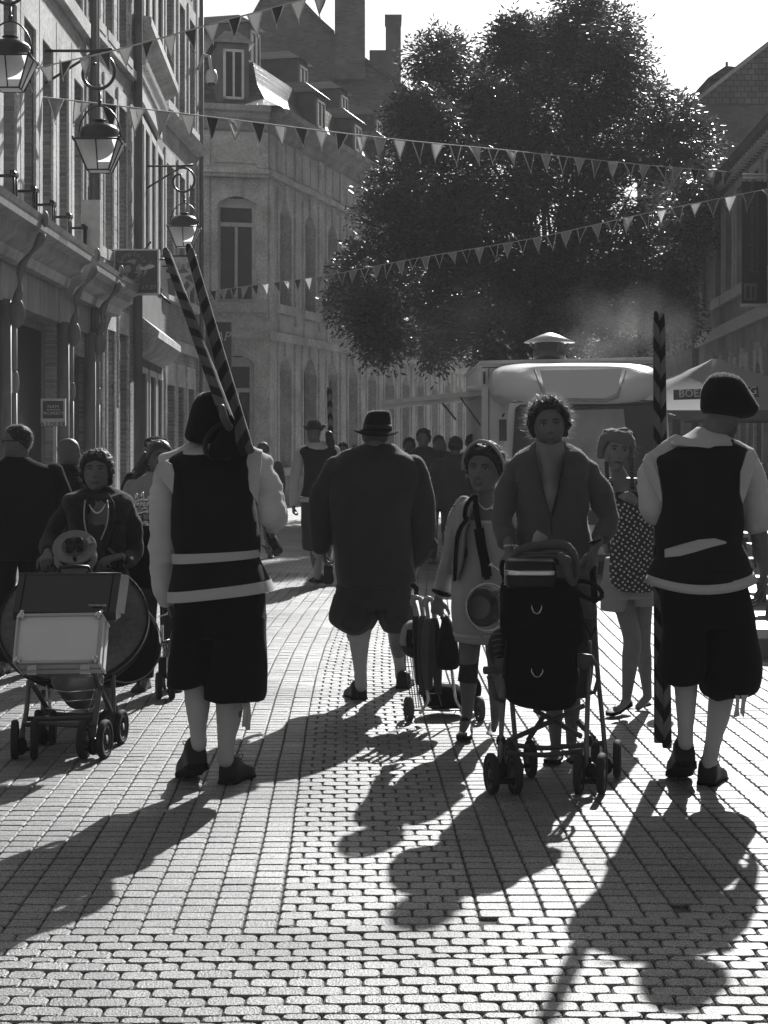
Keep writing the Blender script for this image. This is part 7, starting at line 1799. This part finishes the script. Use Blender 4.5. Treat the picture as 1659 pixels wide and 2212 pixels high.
# ---- left pushchair with cases
t = Obj('pushchair', 'folding pushchair with twin wheels under the silver and brown cases, left', 'pushchair', 130, 1640, 8.3)
for px in (32, 74): wheel(t, Vector(((px - CX) * 8.27 / F, 8.27, .105)), .098, .036, 10)
for px in (183, 226): wheel(t, Vector(((px - CX) * 8.27 / F, 8.27, .105)), .098, .036, -8)
for px in (114, 82): wheel(t, Vector(((px - CX) * 8.66 / F, 8.66, .10)), .090, .034, 8)
for px in (262, 228): wheel(t, Vector(((px - CX) * 8.66 / F, 8.66, .10)), .090, .034, -8)
for nm, pts in (('front_tube', ((62, 1470, .1), (58, 1530, .05), (50, 1575, .0), (48, 1612, -.02))), ('front_tube', ((220, 1460, .1), (210, 1530, .05), (203, 1575, 0), (202, 1612, -.02))),
                ('rear_tube', ((93, 1490, .4), (93, 1560, .38), (94, 1590, .36))), ('rear_tube', ((244, 1440, .4), (245, 1520, .38), (245, 1580, .36)))):
    t.tube(nm, pts, tube_m, .013, sub=3)
for pts in (((66, 1474, .05), (84, 1500, .1), (105, 1536, .25)), ((215, 1480, .05), (228, 1510, .15), (240, 1538, .3)), ((58, 1553, .05), (130, 1552, .05), (206, 1549, .05)), ((52, 1566, .0), (100, 1563, -.02), (150, 1566, -.02), (206, 1568, 0)), ((94, 1540, .36), (170, 1546, .36), (243, 1543, .36)), ((196, 1430, -.02), (204, 1455, .0), (212, 1485, .05))):
    t.tube('cross_brace', pts, shopd, .013, sub=2, flat=.6)
for x, y, d in ((46, 1612, -.02), (202, 1612, -.02), (94, 1590, .36), (246, 1586, .36)):
    m = MB(); m.ell(t.P(x, y, d), (.03, .03, .045)); m.tube([t.P(x - 18, y + 6, d), t.P(x + 18, y + 6, d)], .012, 8); t.part('caster', m, leather)
t.tube('handle', ((98, 1250, .7), (96, 1215, .8), (100, 1195, .85)), cl_black, .014); t.tube('handle', ((262, 1250, .7), (262, 1215, .75), (258, 1195, .8)), cl_black, .014)
m = MB()
for i in range(9):
    g_ = i / 8; m.tube([t.P(100 + 6 * g_, 1480, .1 + .25 * g_), t.P(106 + 6 * g_, 1538, .1 + .2 * g_)], .002, 5); m.tube([t.P(205 - 3 * g_, 1490, .08 + .25 * g_), t.P(188 + 3 * g_, 1538, .1 + .2 * g_)], .002, 5)
for y in (1490, 1510, 1530): m.tube([t.P(98, y, .1), t.P(150, y + 5, .06), t.P(205, y, .1)], .0025, 5)
t.part('wire_basket', m, chrome)
m = MB(); rowsO(t, m, [(1468, 90, 204, .10, .22), (1490, 98, 200, .13, .22), (1515, 120, 196, .13, .22), (1535, 134, 190, .10, .22), (1542, 145, 182, .06, .22)], e=2.5); single('plastic_bag', 'crumpled translucent bag in the wire basket of the left pushchair', 'bag', m, mat('plastic_bag', .10, .35, .5, transl=.2), t.P(150, 1540, .2), vox=.010, wr=(.014, 8, 8, 'fold'))
sc_ = Obj('flight_case', 'silver aluminium case with round corner fittings, tilted at the front of the left load', 'case', 125, 1462, 8.25)
m = MB(); A = [sc_.P(41, 1331, .02), sc_.P(219.5, 1328, .02), sc_.P(211, 1430, -.13), sc_.P(31.5, 1432.6, -.13)]; back = Vector((0.012, .15, -.075))
m.prism(A, back); sc_.part('shell', m, mat('aluminium_panel', .72, .45, .5, metal=.0, var=.06, vscale=3, bump=.1, bscale=30), smooth=False)
m = MB()
nrm = (A[1] - A[0]).cross(A[3] - A[0]).normalized(); nrm = nrm if nrm.y < 0 else -nrm
def edge(a, b_, w=.011): m.tube([a + nrm * .001, b_ + nrm * .001], w, 4)
for a, b_ in ((0, 1), (1, 2), (2, 3), (3, 0)): edge(A[a], A[b_])
for a in range(4): edge(A[a], A[a] + back, .008)
for a, b_ in ((0, 1), (1, 2), (2, 3), (3, 0)): m.tube([A[a] + back * .55, A[b_] + back * .55], .006, 4)
sc_.part('edge_profile', m, mat('aluminium_edge', .45, .35, .5, metal=.5), smooth=False)
for i in range(4):
    m = MB(); c = A[i].lerp(A[(i + 2) % 4], .035) + nrm * .012; m.ell(c, (.020, .012, .020)); m.ell(c + nrm * .008, (.009, .008, .009)); sc_.part('corner_fitting', m, chrome)
for g_ in (.18, .82):
    m = MB(); c = A[3].lerp(A[2], g_) + back * .35; x_ = (A[2] - A[3]).normalized(); dn = Vector((0, -.02, -1)).normalized()
    m.box(c + Vector((0, -.012, -.012)), (.045, .016, .05)); m.tube([c + Vector((-.02, -.025, -.02)), c + Vector((.02, -.025, -.02))], .005, 6); sc_.part('latch', m, chrome, smooth=False)
bc = Obj('instrument_case', 'long brown-black instrument case with a maker plate, above the silver case', 'case', 145, 1336, 8.45)
m = MB(); A = [bc.P(42, 1239, .10), bc.P(262, 1239, .10), bc.P(250, 1322, -.10), bc.P(28, 1322, -.10)]; m.prism(A, (0.012, .20, -.03)); m.prism([A[3], A[2], A[2] + Vector((0, .01, -.042)), A[3] + Vector((0, .01, -.042))], (0, .16, 0)); bc.part('shell', m, mat('case_vinyl', .026, .4, .5, bump=.2, bscale=200, var=.1, vscale=3), smooth=False)
m = MB(); nb = (A[1] - A[0]).cross(A[3] - A[0]).normalized(); nb = nb if nb.y < 0 else -nb
for g_ in (.06, .92): m.prism([A[0].lerp(A[1], g_) + nb * .003, A[0].lerp(A[1], g_ + .012) + nb * .003, A[3].lerp(A[2], g_ + .012) + nb * .003, A[3].lerp(A[2], g_) + nb * .003], -nb * .002)
bc.part('seam', m, cl_black, smooth=False)
m = MB(); m.tube([A[0] + nb * .002, A[1] + nb * .002], .004, 5); m.tube([A[3] + Vector((0, 0, -.045)), A[3].lerp(A[2], .15) + Vector((0, 0, -.045))], .004, 5); m.tube([A[3].lerp(A[2], .85) + Vector((0, 0, -.045)), A[2] + Vector((0, 0, -.045))], .004, 5); bc.part('metal_edge', m, tube_m)
for g_ in (.09, .86):
    m = MB(); m.ell(A[3].lerp(A[2], g_) + Vector((0, -.005, -.0)), (.012, .008, .012)); bc.part('stud', m, chrome)
xa = (A[1] - A[0]).normalized(); ya = (A[0] - A[3]).normalized()
def onc(u, v, d=.004): return A[3].lerp(A[2], u).lerp(A[0].lerp(A[1], u), v) + nb * d
m = MB(); m.prism([onc(.762, .10), onc(.86, .10), onc(.86, .19), onc(.762, .19)], -nb * .003); pl_ = bc.part('maker_plate', m, leather, smooth=False)
m = MB(); text_mesh(m, 'YAMAHA', frame(onc(.815, .125, .006), xa, ya), .021, .0008, spacing=1.1); bc.part('lettering', m, wf, pl_, smooth=False)
m = MB(); m.tube([bc.P(124, 1239, .14), bc.P(130, 1226, .12), bc.P(160, 1223, .12), bc.P(190, 1225, .12), bc.P(197, 1239, .14)], .010, 8); bc.part('handle', m, leather)
# big round drum lying tilted behind the cases
dr_ = Obj('bass_drum', 'very large round grey drum skin standing tilted behind the cases on the left', 'drum', 159, 1450, 8.85)
nd = Vector((.05, -.74, .66)).normalized(); Md = Matrix.Translation(dr_.P(159, 1340, 0)) @ nd.to_track_quat('Z', 'Y').to_matrix().to_4x4()
m = MB(); m.lathe([(0, 0.0), (.30, .002), (.388, .0), (.392, -.01)], Md, 64, cap=False); dr_.part('drum_skin', m, mat('drum_skin', .12, .6, .4, var=.35, vscale=3, bump=.1, bscale=20, fine=.2))
m = MB(); m.lathe([(.385, .004), (.396, .006), (.398, -.02), (.392, -.03), (.390, -.05), (.398, -.055), (.394, -.065), (.0, -.065)], Md, 64, cap=False); dr_.part('drum_shell', m, leather)
db = Obj('drum_bag', 'round black padded drum bag with pale piping, right of the large grey drum', 'bag', 285, 1470, 9.1)
nd = Vector((.55, -.75, .30)).normalized(); Md = Matrix.Translation(db.P(268, 1382, .0)) @ nd.to_track_quat('Z', 'Y').to_matrix().to_4x4()
m = MB(); m.lathe([(0, .0), (.20, .0), (.228, -.015), (.234, -.04), (.234, -.16), (.22, -.19), (0, -.19)], Md, 44); db.part('bag_body', m, cl_black, vox=.009, wr=(.008, 6, 6, 'fold'))
m = MB(); m.tube([Md @ Vector((.232 * math.cos(a), .232 * math.sin(a), -.012)) for a in [2 * PI * i / 60 for i in range(61)]], .0035, 6); db.part('piping', m, cl_lgrey)
cr_ = Obj('cable_reel', 'cable reel with four sockets and a crank lying tilted on the brown case', 'cable reel', 161, 1236, 8.75)
nr = Vector((.06, -.70, .66)).normalized(); Mr = Matrix.Translation(cr_.P(161, 1183, 0)) @ nr.to_track_quat('Z', 'Y').to_matrix().to_4x4() @ Matrix.Rotation(.15, 4, 'Z')
m = MB(); m.lathe([(.066, .012), (.072, .0), (.104, .008), (.112, .010), (.114, .004), (.112, -.004), (.07, -.012)], Mr, 48, cap=False); m.lathe([(.114, -.085), (.114, -.078), (.07, -.07), (.03, -.07)], Mr, 40, cap=False); rm = cr_.part('rim', m, mat('reel_plastic', .19, .35, .5, var=.15, vscale=14))
m = MB(); m.lathe([(0, .012), (.055, .014), (.067, .010), (.070, -.004)], Mr, 40); cr_.part('socket_panel', m, mat('reel_centre', .06, .4, .5))
for sx, sy in ((-1, 1), (1, 1), (-1, -1), (1, -1)):
    m = MB(); m.lathe([(.0, .010), (.014, .012), (.019, .024), (.022, .024), (.022, .010)], Mr @ Matrix.Translation((sx * .025, sy * .023, .004)), 20); cr_.part('socket', m, leather)
m = MB(); m.lathe([(.068, -.072), (.090, -.06), (.092, -.02), (.066, -.01)], Mr, 30, cap=False); cr_.part('wound_cable', m, cl_black)
m = MB(); m.prism([Mr @ Vector((r_ * math.cos(a), r_ * math.sin(a), .0145)) for r_, a in ((.076, .05), (.076, .55), (.106, .55), (.106, .3), (.106, .05))], (0, .001, 0)); lb = cr_.part('maker_label', m, cl_white, smooth=False)
m = MB(); text_mesh(m, 'PEREL', Mr @ Matrix.Rotation(.32, 4, 'Z') @ Matrix.Translation((.092, -.004, .017)) @ Matrix.Rotation(-PI / 2, 4, 'Z'), .015, .0006); cr_.part('lettering', m, iron, lb, smooth=False)
m = MB(); m.tube([Mr @ Vector((-.005, -.095, .01)), Mr @ Vector((-.005, -.095, .035))], [.009, .011], 12); cr_.part('crank_knob', m, leather)
m = MB(); m.tube([cr_.P(118, 1236, .05), cr_.P(122, 1215, .10), cr_.P(135, 1190, .12)], .01, 8); m.tube([cr_.P(206, 1236, .05), cr_.P(208, 1215, .10), cr_.P(200, 1190, .12)], .01, 8); m.tube([cr_.P(118, 1236, .05), cr_.P(160, 1238, .0), cr_.P(206, 1236, .05)], .01, 8); cr_.part('stand', m, leather)
ph = Obj('phone', 'slim dark phone held up in the left hand of the pearl-necklace woman', 'phone', 240, 1200, 9.05)
m = MB(); m.prism([ph.P(x, y, 0) for x, y in ((231, 1186), (233, 1184), (248, 1196), (246, 1199))], (0, .06, .0)); ph.part('slab', m, tube_m, smooth=False)

# ---- second cart behind the left man, with snare drum and stand
t = Obj('drum_cart', 'chrome hand cart with large thin wheels, half hidden behind the left stilt man', 'cart', 360, 1510, 10.2)
wheel(t, Vector(((343 - CX) * 10.2 / F, 10.2, .088)), .085, .03, 14, spokes=10); wheel(t, Vector(((371 - CX) * 10.2 / F, 10.2, .088)), .085, .03, 14, spokes=10)
t.tube('frame_tube', ((380, 1343, .1), (365, 1400, .05), (353, 1455, .0), (356, 1490, 0)), tube_m, .011, sub=2); t.tube('frame_tube', ((350, 1350, .1), (352, 1385, .1), (378, 1380, .1)), chrome, .008); t.tube('frame_tube', ((345, 1332, .05), (362, 1325, .05)), chrome, .006)
m = MB()
for i in range(7): m.tube([t.P(346 + 5 * i, 1390, .1), t.P(348 + 5 * i, 1445, .1)], .0022, 5)
for y in (1392, 1410, 1428, 1444): m.tube([t.P(344, y, .1), t.P(382, y - 4, .1)], .0022, 5)
t.part('wire_basket', m, chrome)
m = MB(); m.box(t.P(352, 1440, .0), (.05, .05, .12)); t.part('block', m, leather, smooth=False)
sn = Obj('drum', 'black-shelled drum with chrome rods, stands behind the tweed-jacket woman', 'drum', 312, 1266, 9.75)
Ms = Matrix.Translation(sn.P(318, 1266, 0))
m = MB(); m.lathe([(.0, .0), (.155, .0), (.165, .02), (.165, .36), (.15, .375), (0, .375)], Ms, 40); sn.part('drum_shell', m, cl_black)
m = MB(); m.lathe([(.168, .36), (.172, .365), (.172, .378), (.166, .382)], Ms, 40, cap=False); sn.part('hoop', m, chrome)
for x, h_ in ((295, 1070), (308, 1066), (322, 1075)):
    m = MB(); m.tube([sn.P(x, 1133, -.02), sn.P(x, h_, -.02)], .006, 8); m.ell(sn.P(x, h_ + 4, -.02), (.011, .011, .02)); m.ell(sn.P(x, 1090, -.02), (.016, .012, .02)); sn.part('rod', m, chrome)
m = MB(); m.tube([sn.P(290, 1082, -.02), sn.P(328, 1080, -.02)], .007, 8); m.tube([sn.P(296, 1110, -.02), sn.P(328, 1106, -.02)], .009, 8); m.ell(sn.P(313, 1099, -.03), (.02, .015, .01)); sn.part('clamp', m, chrome)

# ---- trolley with umbrellas
t = Obj('shopping_trolley', 'two-wheeled wire shopping trolley full of umbrellas and bags, pulled by the headband woman', 'trolley', 950, 1561, 9.39)
for px in (883, 1036): wheel(t, Vector(((px - CX) * 9.39 / F, 9.39, .076)), .072, .034, 12, tyre=mat('grey_tyre', .09, .7, .3), spokes=0)
t.tube('axle', ((886, 1534, 0), (1034, 1534, 0)), tube_m, .005)
t.tube('frame_tube', ((912, 1430, -.05), (920, 1480, -.05), (925, 1510, -.06), (920, 1522, -.08), (907, 1541, -.12)), chrome, .009, sub=2); t.tube('frame_tube', ((975, 1440, -.05), (981, 1490, -.05), (985, 1512, -.06), (995, 1530, -.08), (1002, 1541, -.12)), chrome, .009, sub=2)
t.tube('handle_stem', ((905, 1340, 0), (898, 1310, 0), (890, 1285, .0)), tube_m, .009)
m = MB(); m.prism([t.P(x, y, 0) for x, y in ((885, 1264), (893, 1258), (905, 1269), (904, 1278), (897, 1280), (893, 1272))], (0, .03, 0)); m.tube([t.P(899, 1278, .01), t.P(901, 1296, .01)], .013, 8); t.part('handle_grip', m, cl_black)
m = MB()
for i in range(4): m.tube([t.P(872 + 7 * i, 1413, .02 * i), t.P(890 + 5 * i, 1530, .02 * i)], .0028, 5)
for i in range(6): m.tube([t.P(1024 + 2 * i, 1512, .03 * i), t.P(1022 + 2 * i, 1534, .03 * i)], .0025, 5)
for y0 in (1413, 1440, 1470, 1500, 1528): g_ = (y0 - 1413) / 115; m.tube([t.P(872 + 18 * g_, y0, 0), t.P(905, y0 - 1, .0), t.P(950, y0 - 2, .03)], .0025, 5)
m.tube([t.P(930, 1542, -.05), t.P(931, 1548, -.05), t.P(980, 1544, -.05), t.P(986, 1534, -.05)], .003, 5); t.part('wire_basket', m, tube_m)
um = [((898, 1330), (893, 1300), 1, (905, 1480), .05, .028), ((914, 1330), (908, 1298), -1, (912, 1500), .14, .05), ((925, 1336), (921, 1304), 1, (925, 1490), .10, .07), ((938, 1335), (934, 1300), -1, (948, 1500), .06, .05)]
labs = ['leftmost folded umbrella in the trolley, hooked pale handle', 'second folded umbrella in the trolley, thick pale handle', 'third folded umbrella in the trolley, upright pale handle', 'umbrella under her hand in the trolley, long thin ferrule']
for i, (a, b_, s_, c, al, w) in enumerate(um):
    u = Obj('umbrella', labs[i], 'umbrella', c[0], c[1], 9.34 - .03 * i, 'folded umbrellas in the trolley')
    m = MB(); rr = []; pa, pc = u.P(*a), u.P(*c)
    for j in range(14):
        g_ = j / 13; p = pa.lerp(pc, g_); r0 = (.012 + w * .5 * math.sin(PI * min(1, (1 - g_) * .85 + .12)) ** .8 * (1 - g_ * .75)); 
        rr.append([p + Vector((cc * r0 * (1 + .28 * math.sin(5 * math.atan2(q_, cc) + 2 * g_ + i)), q_ * r0 * .8 * (1 + .28 * math.sin(5 * math.atan2(q_, cc) + 2 * g_ + i)), 0)) for cc, q_ in circ(30)])
    m.rings(rr); u.part('canopy', m, [cl_navy, mat('umbrella_cloth', .05, .6, .4, transl=.1), cl_grey, mat('umbrella_cloth2', .03, .5, .4)][i])
    m = MB(); 
    P_ = [u.P(*a), u.P(b_[0], b_[1])] + [u.P(b_[0] + s_ * (9 - 9 * math.cos(t_)), b_[1] - 9 * math.sin(t_), -.01) for t_ in (.8, 1.6, 2.4, 3.1)] + [u.P(b_[0] + s_ * 18, b_[1] + 8, -.01)]
    m.tube(P_, .0115, 10, round_=True); u.part('handle', m, mat('cane_handle', .24, .4, .5, var=.2, vscale=20))
    m = MB(); m.tube([u.P(*c), u.P(c[0] + 6, c[1] + 26)], .003, 6); u.part('ferrule', m, tube_m)
b1 = Obj('handbag', 'dark slouchy bag hanging at the right of the umbrellas in the trolley', 'bag', 965, 1444, 9.2)
m = MB(); rowsO(b1, m, [(1331, 955, 966, .02), (1345, 955, 975, .05), (1375, 948, 984, .08), (1410, 942, 990, .09), (1435, 942, 992, .08), (1445, 955, 985, .05)], e=2.3); b1.part('bag_body', m, cl_black, vox=.007, wr=(.008, 7, 6, 'fold'))
m = MB(); m.ell(b1.P(959, 1334, -.02), (.022, .018, .018)); m.tube([b1.P(958, 1332, 0), b1.P(952, 1316, .0), b1.P(945, 1306, .0)], .012, 8); b1.part('bag_handle', m, leather)
b2 = Obj('carrier_bag', 'pale and grey carrier bag bulging from the left side of the trolley', 'bag', 885, 1415, 9.45)
m = MB(); rowsO(b2, m, [(1342, 884, 898, .04), (1356, 868, 900, .07), (1385, 863, 905, .09), (1393, 864, 905, .09)], e=2.3); b2.part('bag_top', m, cl_lgrey, vox=.008, wr=(.006, 8, 7, 'fold'))
m = MB(); rowsO(b2, m, [(1388, 862, 905, .092), (1400, 866, 908, .09), (1412, 874, 915, .08), (1418, 885, 915, .05)], e=2.3); b2.part('bag_base', m, cl_navy, vox=.008, wr=(.006, 8, 7, 'fold'))
m = MB(); m.strip([b2.P(886, 1360, -.09), b2.P(883, 1385, -.10), b2.P(886, 1398, -.1)], (.035, 0, 0), (0, .004, 0)); b2.part('bag_strap', m, cl_black)
b3 = Obj('rucksack', 'black rounded bag lying in the foot of the trolley behind the umbrellas', 'bag', 950, 1530, 9.6)
m = MB(); rowsO(b3, m, [(1478, 925, 985, .06), (1490, 913, 1000, .1), (1512, 912, 1010, .12), (1526, 925, 1000, .1), (1533, 940, 980, .06)], e=2.4); m.ell(b3.P(1025, 1490, .1), (.045, .05, .085)); b3.part('bag_body', m, cl_black, vox=.010, wr=(.008, 6, 6, 'n'))

# far street clutter
t = Obj('side_bag', 'dark bag with a thin loop strap behind the shoulder of the young woman', 'bag', 1462, 1200, 10.6)
m = MB(); rowsO(t, m, [(1180, 1448, 1480, .05), (1190, 1442, 1490, .08), (1215, 1442, 1490, .08), (1225, 1450, 1480, .05)], e=2.4); t.part('bag_body', m, cl_black)
m = MB(); m.tube([t.P(1444, 1190, 0), t.P(1455, 1178, 0), t.P(1475, 1176, 0), t.P(1490, 1182, 0)], .003, 6); t.part('bag_strap', m, leather)
run_queue()
# ------------------------------------------------------------------ air
def haze():
    m = bpy.data.materials.new('haze'); m.use_nodes = True; n = m.node_tree; n.nodes.clear()
    o = n.nodes.new('ShaderNodeOutputMaterial'); v = n.nodes.new('ShaderNodeVolumePrincipled')
    v.inputs['Color'].default_value = (.92, .92, .92, 1); v.inputs['Density'].default_value = HAZE; v.inputs['Anisotropy'].default_value = 0.12
    n.links.new(v.outputs[0], o.inputs['Volume'])
    g = MB(); g.ext((-420, -70, -1), (420, 920, 30), Matrix()); ob = link('haze', g, m, smooth=False); ob['kind'] = 'stuff'; ob['label'] = 'pale sunlit haze in the street'; ob['category'] = 'haze'
HAZE = 0.00085
haze()

def smoke():
    m = bpy.data.materials.new('smoke'); m.use_nodes = True; n = m.node_tree; n.nodes.clear(); L = n.links
    o = n.nodes.new('ShaderNodeOutputMaterial'); v = n.nodes.new('ShaderNodeVolumePrincipled')
    tc = n.nodes.new('ShaderNodeTexCoord'); ln = n.nodes.new('ShaderNodeVectorMath'); ln.operation = 'LENGTH'
    mp = n.nodes.new('ShaderNodeMapping'); mp.inputs['Scale'].default_value = (1 / 1.35, 1 / 1.6, 1 / 0.95); L.new(tc.outputs['Object'], mp.inputs[0]); L.new(mp.outputs[0], ln.inputs[0])
    r = n.nodes.new('ShaderNodeMapRange'); r.inputs[1].default_value = 1.0; r.inputs[2].default_value = 0.1; r.inputs[3].default_value = 0; r.inputs[4].default_value = 1; L.new(ln.outputs['Value'], r.inputs[0])
    t = n.nodes.new('ShaderNodeTexNoise'); t.inputs['Scale'].default_value = 1.6; t.inputs['Detail'].default_value = 3; L.new(tc.outputs['Object'], t.inputs['Vector'])
    r2 = n.nodes.new('ShaderNodeMapRange'); r2.inputs[1].default_value = .42; r2.inputs[2].default_value = .7; L.new(t.outputs[0], r2.inputs[0])
    a = n.nodes.new('ShaderNodeMath'); a.operation = 'MULTIPLY'; L.new(r.outputs[0], a.inputs[0]); L.new(r2.outputs[0], a.inputs[1])
    b = n.nodes.new('ShaderNodeMath'); b.operation = 'MULTIPLY'; b.inputs[1].default_value = 0.16; L.new(a.outputs[0], b.inputs[0]); L.new(b.outputs[0], v.inputs['Density'])
    v.inputs['Color'].default_value = (.9, .9, .9, 1); v.inputs['Anisotropy'].default_value = .3
    L.new(v.outputs[0], o.inputs['Volume'])
    for px, py, Y, lab in ((990, 705, 27, 'cooking smoke drifting left under the tree crown'), (1330, 735, 24, 'thin smoke over the van roof right of the chimney')):
        c = at(px, py, Y); g = MB(); g.ell(c, (1.35, 1.6, .95)); ob = link('smoke', g, m, None, c); ob['kind'] = 'stuff'; ob['label'] = lab; ob['category'] = 'smoke'
smoke()
